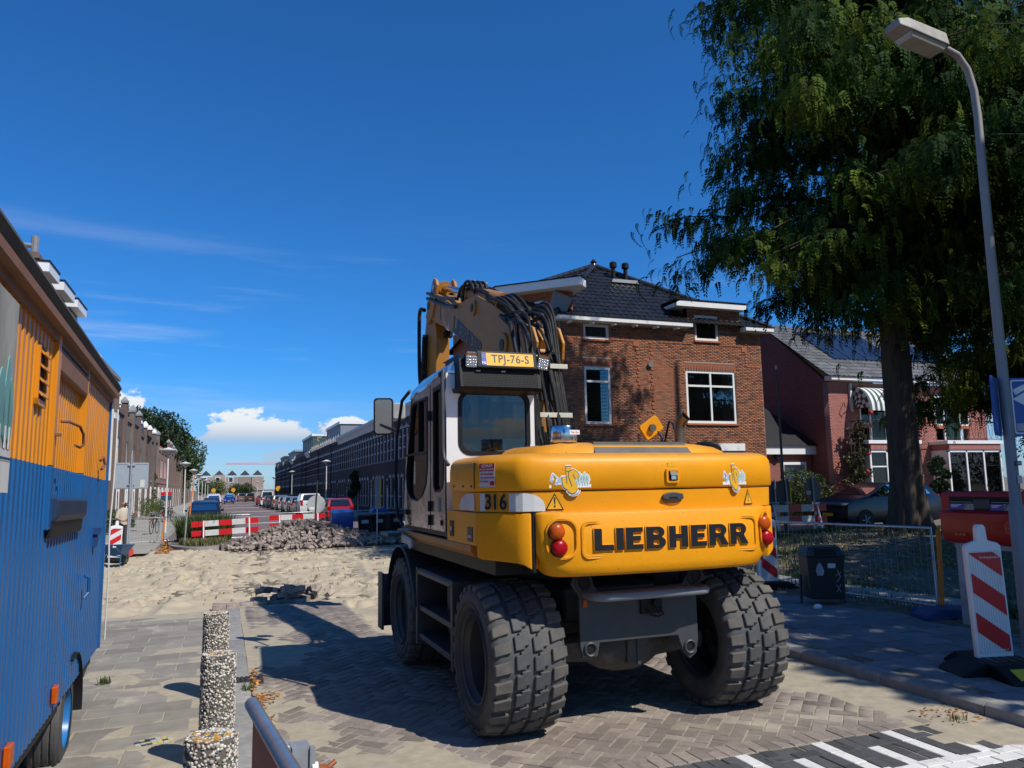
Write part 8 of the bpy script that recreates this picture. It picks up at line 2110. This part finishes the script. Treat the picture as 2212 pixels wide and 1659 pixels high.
car(zc(.9,150), -90, (.006,.035,.26), 'bright blue car driving down the street with load on its roof', L_=4.0, group='cars on the street')
ld = MB().box((.9,150.2,zs(.9,150)+1.62),(1.0,1.2,.35)).build('roof_load', mk('cyan_load',(.05,.30,.60),.6), None, bevel=.08); tag(ld, 'light blue bundle on the roof of the blue car', 'load')
for r_, s_, cl_, lab, kd, H_ in ((7.3,54.5,(.30,.006,.018),'red hatchback parked by the blue wrapped crates','hatch',1.48),(7.0,60.5,(.03,.032,.035),'dark grey hatchback between the red car and the people carrier','hatch',1.46),(6.7,67.5,(.52,.53,.54),'silver people carrier with large rear window','mpv',1.80),(6.5,75,(.11,.105,.10),'taupe hatchback with red tail lamps','hatch',1.46),(6.35,81,(.16,.18,.20),'blue grey hatchback parked beyond the taupe one','hatch',1.5),(6.2,87,(.20,.205,.21),'light grey hatchback in the parked row','hatch',1.48),(6.05,93.5,(.15,.155,.15),'greyish car with boxy rear in the parked row','mpv',1.6),(5.9,100.5,(.012,.02,.045),'dark navy car in the parked row','hatch',1.5),(5.75,107,(.04,.09,.10),'teal car in the parked row','hatch',1.5),(5.65,115,(.62,.62,.62),'white van at the end of the parked row','van',2.1),(5.5,124,(.25,.02,.02),'maroon car beyond the white van','hatch',1.5),(5.0,168,(.03,.03,.032),'black car far up the right kerb','mpv',1.8),(3.6,178,(.10,.11,.12),'grey car near the far olive tree','mpv',1.8),(-2.0,165,(.35,.36,.37),'pale car far up the left kerb','hatch',1.5)):
    car(zc(r_,s_), 90, cl_, lab, kd, H_=H_, L_=4.2 if kd != 'van' else 4.9)
# crates under blue wrapping and wheelie bins
TARP = mk('blue_tarpaulin', (.008,.065,.30), .4, var=.3, scale=6, bump=.8, bscale=9)
for x, y, w, lab in ((4.85,34.6,.9,'crate under crumpled bright blue wrapping behind the brick heap'),(6.55,34.9,.75,'blue wrapped crate between the wheelie bins and the terrace')):
    o = MB().loft([[(x-w/2,y-w/2,zs(x,y)),(x+w/2,y-w/2,zs(x,y)),(x+w/2,y+w/2,zs(x,y)),(x-w/2,y+w/2,zs(x,y))],[(x-w/2-.03,y-w/2,.35),(x+w/2,y-w/2-.03,.3),(x+w/2+.02,y+w/2,.4),(x-w/2,y+w/2,.3)],[(x-w/2,y-w/2,.72),(x+w/2,y-w/2,.78),(x+w/2,y+w/2,.74),(x-w/2,y+w/2,.78)],[(x-w/3,y-w/3,.84),(x+w/3,y-w/3,.86),(x+w/3,y+w/3,.82),(x-w/3,y+w/3,.86)]]).build('wrapped_crate', TARP, None, bevel=.03, seg=2); tag(o, lab, 'crate', 'crates under blue wrapping')
def wheelie(loc, rz, lab):
    b = empty('wheelie_bin', loc, rz); tag(b, lab, 'bin', 'wheelie bins at the street mouth')
    MB().loft([[(-.23,-.28,.06),(.23,-.28,.06),(.23,.26,.06),(-.23,.26,.06)],[(-.29,-.34,1.0),(.29,-.34,1.0),(.29,.36,1.0),(-.29,.36,1.0)]]).build('body', BLK, b, bevel=.02); MB().box((0,.0,1.05),(.62,.76,.07),(3,0,0)).build('lid', CHAS, b, bevel=.02); MB().tube([(-.28,.40,.98),(.28,.40,.98)],.02,6).build('handle', BLK, b)
    for s_ in (-1,1): MB().lathe([(.10,-.03),(.10,.03)],14,(s_*.26,.26,.10),'x').build('wheel', BLK, b)
    MB().bx(-.14,.14,-.345,-.33,.70,.84).build('sticker', GALV, b)
for i, (x, y) in enumerate(((5.55,32.7),(6.15,33.0),(6.9,33.4))): wheelie((x,y,zs(x,y)), -8+10*i, ['black wheelie bin with pale sticker beside the blue wrapped crate','black wheelie bin in the middle of the three','black wheelie bin half hidden by the excavator cab'][i])
# ================================================================ the great conifer by the canal and its neighbours
SPR = mk('conifer_spray', (.033,.076,.016), .8, spec=.12, var=.35, scale=.6, tint=.55, transl=.28)
SPR2 = mk('conifer_spray_light', (.10,.145,.018), .8, spec=.12, var=.3, scale=.8, tint=.5, transl=.32)
def spray_proto(L_=1.0):
    """drooping feathery twig: axis bends down, leaflets in pairs"""
    vs_, fs = [], []
    n = 7
    for i in range(n):
        t = (i+.2)/n; x = L_*(.70*t - .25*t*t); z = -L_*.85*t*t - .06*t
        for s_ in (-1,1):
            w = .24*L_*(1-.5*t); o = len(vs_)
            vs_ += [(x,0,z),(x+.03*L_, s_*w*.55, z-.01*L_),(x+.08*L_, s_*w, z-.13*L_),(x+.09*L_, s_*w*.30, z-.12*L_)]
            fs.append((o,o+1,o+2,o+3))
    return np.array(vs_), np.array(fs)
SV, SF = spray_proto()
def sprays(name, P, A, S_, mat, parent, rg_, T_):
    """P points, A outward azimuth, S_ sizes"""
    n = len(P); tilt = rg_.normal(-.25,.35,n); roll = rg_.normal(0,.5,n)
    v = SV[None]*S_[:,None,None]
    x, y, z = v[...,0], v[...,1], v[...,2]
    cr, sr = np.cos(roll)[:,None], np.sin(roll)[:,None]; y, z = y*cr - z*sr*.3, y*sr + z
    ct, st = np.cos(tilt)[:,None], np.sin(tilt)[:,None]; x, z = x*ct - z*st, x*st + z*ct
    ca, sa = np.cos(A)[:,None], np.sin(A)[:,None]
    V = np.stack([x*ca - y*sa, x*sa + y*ca, z], -1) + P[:,None]
    Q = (SF[None] + (np.arange(n)*len(SV))[:,None,None]).reshape(-1,4)
    me = npmesh(name, V.reshape(-1,3), Q, np.repeat(T_, len(SF))); me.materials.append(mat)
    o = put(name, me, None, parent); o['kind'] = 'stuff'; return o
def conifer(loc, h, rfun, z0, label, seed, n_limb=70, per=170, trunk=.55, light=.22, smin=.45, smax=.95, lean=(0,0)):
    rg_ = np.random.default_rng(seed); t = empty('conifer_tree', loc); tag(t, label, 'tree')
    # fluted trunk
    rings = []
    for z, k in ((-.4,1.75),(.0,1.45),(.2,1.28),(.5,1.14),(.85,1.05),(1.2,1.0),(1.7,.97),(2.2,.94),(2.7,.92),(3.2,.90),(3.8,.88),(4.5,.85),(5.2,.82),(6,.78),(10,.60),(15,.42),(20,.25),(h,.06)):
        ring = []
        for i in range(72):
            a = 2*math.pi*i/72; fl = 1 + (.07*math.sin(a*5+.6+z*.15) + .05*math.sin(a*9+2-z*.3))*(1.4 if z < 1 else .6) + .02*math.sin(a*23+z*1.3) + rg_.uniform(-.035,.035)
            ring.append((trunk*k*fl*math.cos(a) + lean[0]*z, trunk*k*fl*math.sin(a) + lean[1]*z, z))
        rings.append(ring)
    MB().loft(rings).build('trunk', BARK, t, smooth=60)
    PP, AA, TT, LL = [], [], [], []
    for k in range(n_limb):
        z = z0 + (h-z0-1.0)*((k+rg_.random())/n_limb)**.92; a = k*2.39996 + rg_.normal(0,.35)
        R_ = rfun(z)*rg_.uniform(.50,1.18)
        p0 = np.array([lean[0]*z, lean[1]*z, z]); d = np.array([math.cos(a), math.sin(a), 0]); side = np.array([-math.sin(a), math.cos(a), 0])
        up = rg_.uniform(.08,.30); cv_ = rg_.normal(0,.10)
        lp = lambda q: p0 + d*R_*q + side*R_*cv_*q*q + np.array([0,0,R_*(up*math.sin(q*2.3) - .13*q*q)])
        MB().tube([tuple(lp(q)) for q in (0,.25,.5,.75,1.0)], [max(.02,trunk*.22*(1-z/h)+.03), .08*(1-z/h)+.03, .05*(1-z/h)+.02, .025, .012], 6).build('limb', BARK, t, smooth=60)
        nt_ = max(4, int(2.1*R_))
        tw = MB()
        for j in range(nt_):
            q = .18 + .86*(j + rg_.random())/nt_
            so = rg_.normal(0,.15)*R_*(.3+q*.8)
            c_ = lp(q) + side*so + np.array([0,0,rg_.normal(0,.10)])
            tw.tube([tuple(lp(max(q-.08,0))), tuple((lp(q)+c_)/2 + np.array([0,0,.08])), tuple(c_)], [.016,.011,.006], 4, caps=False)
            n_ = int(per*rg_.uniform(.55,1.3)); sp = rg_.uniform(.20,.42)
            off = rg_.normal(size=(n_,3))*np.array([sp,sp,sp*.42]); off[:,2] -= np.abs(rg_.normal(0,sp*.95,n_))*rg_.uniform(.5,1.3)
            PP.append(c_ + off); AA.append(np.arctan2(off[:,1]+d[1]*.25, off[:,0]+d[0]*.25) + rg_.normal(0,.35,n_))
            TT.append(np.clip(rg_.uniform(.15,.85) + rg_.normal(0,.14,n_), 0, 1)); LL.append(np.full(n_, rg_.random() < light))
        tw.build('twigs', BARK, t)['kind'] = 'stuff'
    P = np.concatenate(PP); A = np.concatenate(AA); T_ = np.concatenate(TT); hi = np.concatenate(LL); S_ = rg_.uniform(smin, smax, len(P))
    sprays('crown', P[~hi], A[~hi], S_[~hi], SPR, t, rg_, T_[~hi]); sprays('crown', P[hi], A[hi], S_[hi], SPR2, t, rg_, T_[hi])
    return t
def rf1(z):
    return 4.2 if z < 6.6 else (5.4 if z < 10.5 else max(.9, 5.4 - (z-10.5)*.28))
conifer((16.7,15.4,.42), 25.5, rf1, 5.2, 'huge dark drooping conifer on the bank beside the canal', 4, 160, 52, .40, .30, .24, .56)
conifer((23.6,16.2,.25), 16.5, lambda z: 4.2 if z < 9 else max(.7, 4.2-(z-9)*.5), 3.2, 'second drooping conifer standing right of the great one', 9, 90, 44, .34, .42, .26, .58)
# canal-side trees behind the camera whose shade falls over the right pavement
simple_tree((14.0,-1.2,0), 13.0, 5.2, 'broad leaved tree on the canal bank shading the right pavement', LFD, .30, 26000, seed=31, trunk=.3)
simple_tree((18.2,4.6,0), 13.0, 5.0, 'broad leaved tree on the far canal bank shading the earth bank', LFD, .32, 24000, seed=34, trunk=.3)
simple_tree((24.5,2.5,0), 14, 5.5, 'broad leaved tree farther along the far canal bank', LFD, .34, 20000, seed=35, trunk=.3)
simple_tree((20,-16,0), 15, 6.5, 'broad leaved tree farther back along the canal', LFD, .40, 9000, seed=32, trunk=.3)
simple_tree((-8,-24,0), 15, 6.5, 'broad leaved tree at the roadside behind the viewer', LFD, .40, 9000, seed=33, trunk=.3)
# ---- hedge ball, climber with roses, dark shrubs by the pink house
bush((22.7,26.2,0), (1.05,1.0,1.15), 'clipped round hedge bush before the brick annex', LFG, 5200, .11, 61, name='clipped_bush')
cl2 = empty('climbing_rose', (26.9,27.5,0)); tag(cl2, 'climbing rose with red blooms on the corner of the pink house', 'climber')
P, D = blob_points(2600,(0,-.1,2.6),(.9,.45,2.5),np.random.default_rng(81),26); leaves('foliage', P, D, .14, mk('rose_leaf',(.085,.085,.035),.6,var=.4,scale=3,tint=.5,transl=.2), cl2)
for k in range(6): MB().tube([(rnd.uniform(-.3,.3),-.05,0),(rnd.uniform(-.4,.4),-.2,1.6),(rnd.uniform(-.6,.8),-.2,rnd.uniform(2.5,4.6))],.018,5).build('stem', BARK, cl2)
for x, z in ((.55,4.75),(.1,2.1),(.25,2.9),(-.2,1.1),(.5,1.5)): MB().ball((x,-.55,z),.10,8,6).build('rose', mk('rose_red',(.50,.01,.02),.6) if 'rose_red' not in MATS else MATS['rose_red'], cl2)
for i, (x, y, rx, h, lab) in enumerate(((37.2,25.5,1.8,2.6,'tall dark shrub with orange berries right of the pink houses'),(35.0,23.8,1.5,1.2,'dark hedge in front of the right bay window'),(31.2,26.9,.5,1.6,'ivy strip growing beside the great tree trunk'))):
    b = bush((x,y,0), (rx,rx,h), lab, LFD, 4200, .16, 90+i, name='dark_shrub')
    if i == 0:
        for k in range(60): a = rnd.uniform(3.0,5.6); MB().ball((rx*1.0*math.cos(a)*rnd.uniform(.8,1.1), rx*math.sin(a)*rnd.uniform(.8,1.1), rnd.uniform(1.5,5.0)),.06,6,4).build('berries', ORNG, b)
for i, (x, y) in enumerate(((9.6,1.8),(10.0,3.3),(9.4,4.4))): bush((x,y,.05), (.7,.7,.5), ['leafy canal side bush behind the mailbox','pale leaved canal side bush right of the mailbox','low leafy bush under the mailbox'][i], LFY if i == 1 else LFG, 1400, .08, 100+i, name='canal_bush', group='bushes behind the mailbox')
# ---- dark suv on the side street
car((22.9,22.6,.0), 180, (.005,.006,.010), 'dark blue sport utility car parked behind the great tree', 'suv', 'cars on the side street', 4.5, 1.86, 1.64, detail=2)
car((33.5,23.0,.0), 180, (.10,.14,.20), 'blue grey car parked before the right bay window', 'hatch', 'cars on the side street', 4.2, 1.8, 1.5)
# ---- barriers, signs and fence at the side street mouth
plank_barrier((17.2,20.3,.0), -4, 'red and white plank barrier on white trestle legs by the dark car', 0, 2.4)
plank_barrier((14.6,20.6,.0), 6, 'red and white plank barrier half hidden by the excavator tail', 0, 2.2)
r2 = empty('traffic_sign', (18.25,20.6,0), 10); tag(r2, 'dark oval looking round sign back before the clipped bush', 'traffic sign'); MB().lathe([(.40,-.01),(.40,.01)],24,(0,0,1.45),'y').build('disc', CHAS, r2); MB().tube([(0,-.04,0),(-.05,-.04,2.0)],.03,6).build('pole', GALV, r2); MB().bx(-.34,-.12,-.02,-.012,1.30,1.42).build('sticker', GALV, r2)
r3 = empty('traffic_sign', (17.0,20.9,0), -8); tag(r3, 'dark square sign panel with yellow edge on two poles', 'traffic sign')
for x0 in (-.5,.02): MB().bx(x0,x0+.48,0,.02,.95,1.75).build('panel', CHAS, r3)
MB().bx(.50,.54,-.03,.02,.95,1.75).build('yellow_edge', YELP, r3); MB().bx(.30,.48,-.008,-.002,1.0,1.08).build('sticker', GALV, r3)
for x in (-.02,.40): MB().tube([(x,-.04,0),(x-.05,-.04,1.8)],.025,6).build('pole', GALV, r3)
mesh_fence((12.6,19.4,.0),(16.0,19.6,.0), 1.1, 'wire fence panel with cream rail by the square sign panel', 'wire fences by the bank', foot=YELP)
tl = empty('thin_lamp_post', (17.9,21.6,0)); tag(tl, 'thin dark tapering lamp post before the brick annex', 'lamp post'); MB().tube([(0,0,-.1),(0,0,1.5),(.0,0,5.6)],[.07,.05,.03],10).build('post', CHAS, tl, smooth=60); MB().tube([(0,0,5.6),(0,0,5.75)],.04,8).build('cap', GALV, tl)
# ---- fence along the right pavement
mesh_fence((8.40,7.42,.10),(8.40,10.85,.06), 1.06, 'low wire fence panel behind the litter bin', 'wire fences by the bank', foot=BLUEP, step=.095)
mesh_fence((8.44,10.95,.06),(8.60,14.4,.0), 1.06, 'wire fence panel beyond the small beacon board', 'wire fences by the bank', foot=BLUEP, step=.11)
op = MB().tube([(8.42,7.38,.05),(8.44,7.36,1.14)],.028,8).build('orange_post', ORNG, None, smooth=60); tag(op, 'orange plastic post at the end of the wire fence', 'post')
beacon((8.12,10.25,.10), -14, 'red and white beacon board standing behind the rear tyre of the excavator', .98, .30, 0)
beacon((6.38,5.08,.10), -18, 'white framed beacon board on a black rubber foot on the right pavement', 1.02, .33, -1.5)
bbk = [o for o in bpy.data.objects if o.name.startswith('beacon_board')][-1]
tm = text_mesh('Versluysgroep.nl', .028, .0003); onface('beacon_text', tm, WHDEC, bbk, (.04,-.0095,.985), (0,-1,0)); tm = text_mesh('parkeerhulp.nl', .026, .0003); onface('beacon_text', tm, WHDEC, bbk, (.04,-.0095,.19), (0,-1,0))
ft_ = MB().prism([(-.48,0),(.48,0),(.48,.03),(.30,.13),(-.28,.13),(-.46,.05)],'x',-.20,.20).build('rubber_foot', BLK, bbk, bevel=.012)
for k in range(4): MB().bx(-.14+k*.075,-.10+k*.075,-.20,-.02,.131,.136).build('foot_slot', CHAS, ft_)
MB().prism([(-.47,.045),(-.34,.10),(-.34,.105),(-.47,.05)],'x',-.12,.12).build('foot_reflector', YELP, ft_)
# ---- litter bin
lb_ = empty('litter_bin', (7.78,8.72,.08), -25); tag(lb_, 'black litter bin with stickers on the right pavement', 'litter bin')
MB().loft([[(-.21,-.18,.10),(.21,-.18,.10),(.21,.18,.10),(-.21,.18,.10)],[(-.25,-.22,.66),(.25,-.22,.66),(.25,.22,.66),(-.25,.22,.66)],[(-.26,-.23,.68),(.26,-.23,.68),(.26,.23,.68),(-.26,.23,.68)],[(-.20,-.14,.80),(.20,-.14,.80),(.22,.20,.80),(-.22,.20,.80)]]).build('body', mk('bin_black',(.014,.018,.020),.45,var=.3), lb_, bevel=.012, seg=2)
MB().prism([(-.15,.69),(.15,.69),(.12,.775),(-.12,.775)],'y',-.225,-.16).build('mouth', BLK, lb_)
MB().tube([(.28,.0,0),(.28,.0,.66),(.25,.0,.76),(.18,.0,.80)],.026,8).tube([(-.28,.05,0),(-.28,.05,.4)],.022,8).build('bin_post', CHAS, lb_, smooth=60)
MB().bx(.02,.12,-.222,-.217,.52,.58).build('sticker', WHITED, lb_)
sk = MB(); sk.prism([(-.12,.42),(-.05,.42),(-.03,.48),(-.06,.56),(-.09,.60),(-.12,.55),(-.14,.48)],'y',-.221,-.212); sk.build('white_sticker_figure', GALV, lb_)
for pts in ([(.14,.5),(.18,.40),(.13,.33)],[(.19,.46),(.12,.42)],[(.12,.30),(.18,.20)],[(.18,.30),(.12,.20)]): MB().prism(stroke(pts,.004),'y',-.214,-.209).build('graffiti', GALV, lb_)
pp = MB().ball((7.35,8.35,.135),(.06,.05,.04),7,5).build('paper_scrap', WHITE, None); tag(pp, 'crumpled white paper scrap lying before the litter bin', 'litter')
# ---- red mailbox on grey legs
POST = mk('post_red', (.48,.010,.006), .32, var=.10, scale=2)
mb_ = empty('mailbox', (8.0,6.36,.08), -90); tag(mb_, 'wide red mailbox on grey steel legs by the wire fence', 'mailbox')
prof_ = [(-.0,.98),(-.03,1.10),(-.035,1.30),(.0,1.33),(.0,1.50),(.04,1.545),(.10,1.55),(.46,1.50),(.48,1.30),(.46,1.05),(.40,.95),(.06,.95)]
MB().prism(prof_,'x',-.55,.56).build('box', POST, mb_, bevel=.018, seg=2, smooth=40)
MB().bx(-.42,.42,-.012,.05,1.335,1.49).build('slot_recess', BLK, mb_)
for x0, x1, mt in ((-.41,-.23,'poster_violet'),(-.228,-.10,'poster_photo'),(.10,.26,'poster_violet'),(.262,.41,'poster_photo')):
    if mt not in MATS: mk(mt, (.06,.06,.34) if mt == 'poster_violet' else (.45,.44,.42), .4, var=.7 if mt == 'poster_photo' else .1, scale=18, col2=(.05,.045,.04) if mt == 'poster_photo' else None)
    p_ = MB().bx(x0,x1,-.018,-.0125,1.342,1.41).build('poster', MATS[mt], mb_)
    if mt == 'poster_violet':
        for k, (a, b) in enumerate(((.1,.85),(.1,.7),(.1,.55))): MB().bx(x0+(x1-x0)*a,x0+(x1-x0)*b,-.0195,-.0181,1.394-k*.012,1.400-k*.012).build('poster_print', WHDEC, p_)
MB().bx(-.10,.10,-.02,.02,1.36,1.46).build('slot_plate', CHAS, mb_)
for x in (-.26,.26): MB().bx(x-.14,x+.14,-.02,-.013,1.425,1.43).build('slot_edge', GALV, mb_)
MB().bx(-.502,.502,-.036,-.02,1.322,1.326).build('seam', BLK, mb_)
em = shape_mesh([smooth_loop([(-.07,.085),(-.06,-.09),(.09,-.015),(.09,.02)],3)], .001); onface('post_emblem', em, mk('emblem_orange',(.62,.16,.02),.4), mb_, (.33,-.037,1.16), (0,-1,.0))
em = shape_mesh([smooth_loop([(-.062,.073),(-.053,-.078),(.078,-.012),(.078,.016)],3)], .001); onface('post_emblem_field', em, POST, mb_, (.33,-.039,1.16), (0,-1,.0))
tm = text_mesh('postnl', .045, .0005, .001); onface('post_text', tm, MATS['emblem_orange'], mb_, (.33,-.041,1.16), (0,-1,0)); tm = text_mesh('de', .022, .0004); onface('post_text', tm, MATS['emblem_orange'], mb_, (.31,-.041,1.195), (0,-1,0))
for k in range(3): MB().prism(arc(-.34+k*.05,1.06,.02,.016,0,360,12)[:-1],'y',-.040,-.030).build('small_mark', MATS['emblem_orange'], mb_)
for x in (-.40,.40):
    MB().bx(x-.045,x+.045,.06,.14,-.05,.96).build('leg', GALV, mb_, bevel=.004); MB().bx(x-.04,x+.04,.30,.38,-.05,.96).build('leg', GALV, mb_, bevel=.004)
MB().bx(-.45,.45,.05,.40,.90,.952).build('frame', GALV, mb_)
bf_ = MB().prism([(-.55,0),(.25,0),(.25,.05),(.10,.13),(-.40,.13),(-.55,.05)],'x',-.18,.18).build('fence_foot', BLUEP, None, loc=(8.15,7.2,.10), rot=(0,0,70), bevel=.01); tag(bf_, 'dark blue plastic fence foot lying by the mailbox legs', 'fence foot')
# ---- tall lamp post with parking signs
lpz = .10
LP = empty('street_light', (7.50,5.60,lpz)); tag(LP, 'tall galvanised lamp post with long lantern and blue parking signs', 'street light')
POLE = mk('lamp_pole_steel', (.30,.285,.265), .5, .25, var=.2, scale=6, stretch=(1,1,.3))
MB().tube([(0,0,-.2),(0,0,1.4),(.005,0,1.42),(.005,0,3.4),(.01,0,5.0),(.02,0,5.55),(.0,0,5.85),(-.07,0,6.08),(-.20,0,6.22),(-.42,0,6.28)],[.072,.070,.054,.049,.043,.040,.038,.037,.036,.033],16).build('pole', POLE, LP, smooth=60)
lu = MB().loft([[(-.38,-.05,6.25),(-.38,.05,6.25),(-.38,.05,6.33),(-.38,-.05,6.33)],[(-.46,-.13,6.22),(-.46,.13,6.22),(-.46,.10,6.37),(-.46,-.10,6.37)],[(-.98,-.13,6.30),(-.98,.13,6.30),(-.98,.10,6.44),(-.98,-.10,6.44)],[(-1.10,-.10,6.34),(-1.10,.10,6.34),(-1.10,.08,6.42),(-1.10,-.08,6.42)]]).build('lantern', mk('lantern_shell',(.34,.32,.28),.6,var=.35,scale=10), LP, bevel=.012, seg=2)
MB().loft([[(-.47,-.115,6.225),(-.47,.115,6.225),(-.50,.09,6.165),(-.50,-.09,6.165)],[(-.97,-.115,6.298),(-.97,.115,6.298),(-.95,.09,6.235),(-.95,-.09,6.235)]]).build('lantern_glass', mk('lantern_lens',(.42,.40,.33),.18,var=.25,scale=5), lu, bevel=.01)
SBL = mk('sign_blue', (.010,.075,.34), .35, var=.08)
for dx, rz, nm in ((-.20,30,0),(.26,-22,1)):
    sp_ = empty('parking_sign', (dx,-.05 if nm else -.02,2.40)); sp_.parent = LP; sp_.rotation_euler = (0,0,R(rz))
    MB().prism(rrect(-.20,.20,-.30,.30,.03,4),'y',-.03,-.01).build('sign_panel', SBL, sp_, bevel=.004); MB().prism(rrect(-.17,.17,-.27,.27,.02,4),'y',-.006,-.004).build('sign_back', CHAS, sp_)
    if nm:
        fr_ = shape_mesh([rrect(-.18,.18,-.28,.28,.025,4), rrect(-.165,.165,-.265,.265,.02,4)[::-1]], .0006); onface('sign_border', fr_, WHDEC, sp_, (0,-.032,0), (0,-1,0))
        for lp_ in (stroke([(-.12,.15),(-.02,.20),(.10,.16)],.03), [(-.14,.08),(.0,.16),(.0,.0)], [(-.02,-.02),(.13,-.10),(-.02,-.18)]): me_ = shape_mesh([lp_], .0006); onface('sign_symbol', me_, WHDEC, sp_, (-.03,-.032,0), (0,-1,0))
        MB().bx(-.16,.16,-.034,-.031,-.25,-.17).build('sign_plate', GALV, sp_)
MB().bx(-.03,.05,-.072,-.060,1.80,1.845).build('number_label', BLKDEC, LP); tm = text_mesh('466', .036, .0005, .0006, spacing=1.2); onface('label_text', tm, WHDEC, LP, (.012,-.0732,1.822), (0,-1,0))
MB().bx(-.02,.03,-.074,-.062,1.62,1.70).build('white_label', WHITED, LP)
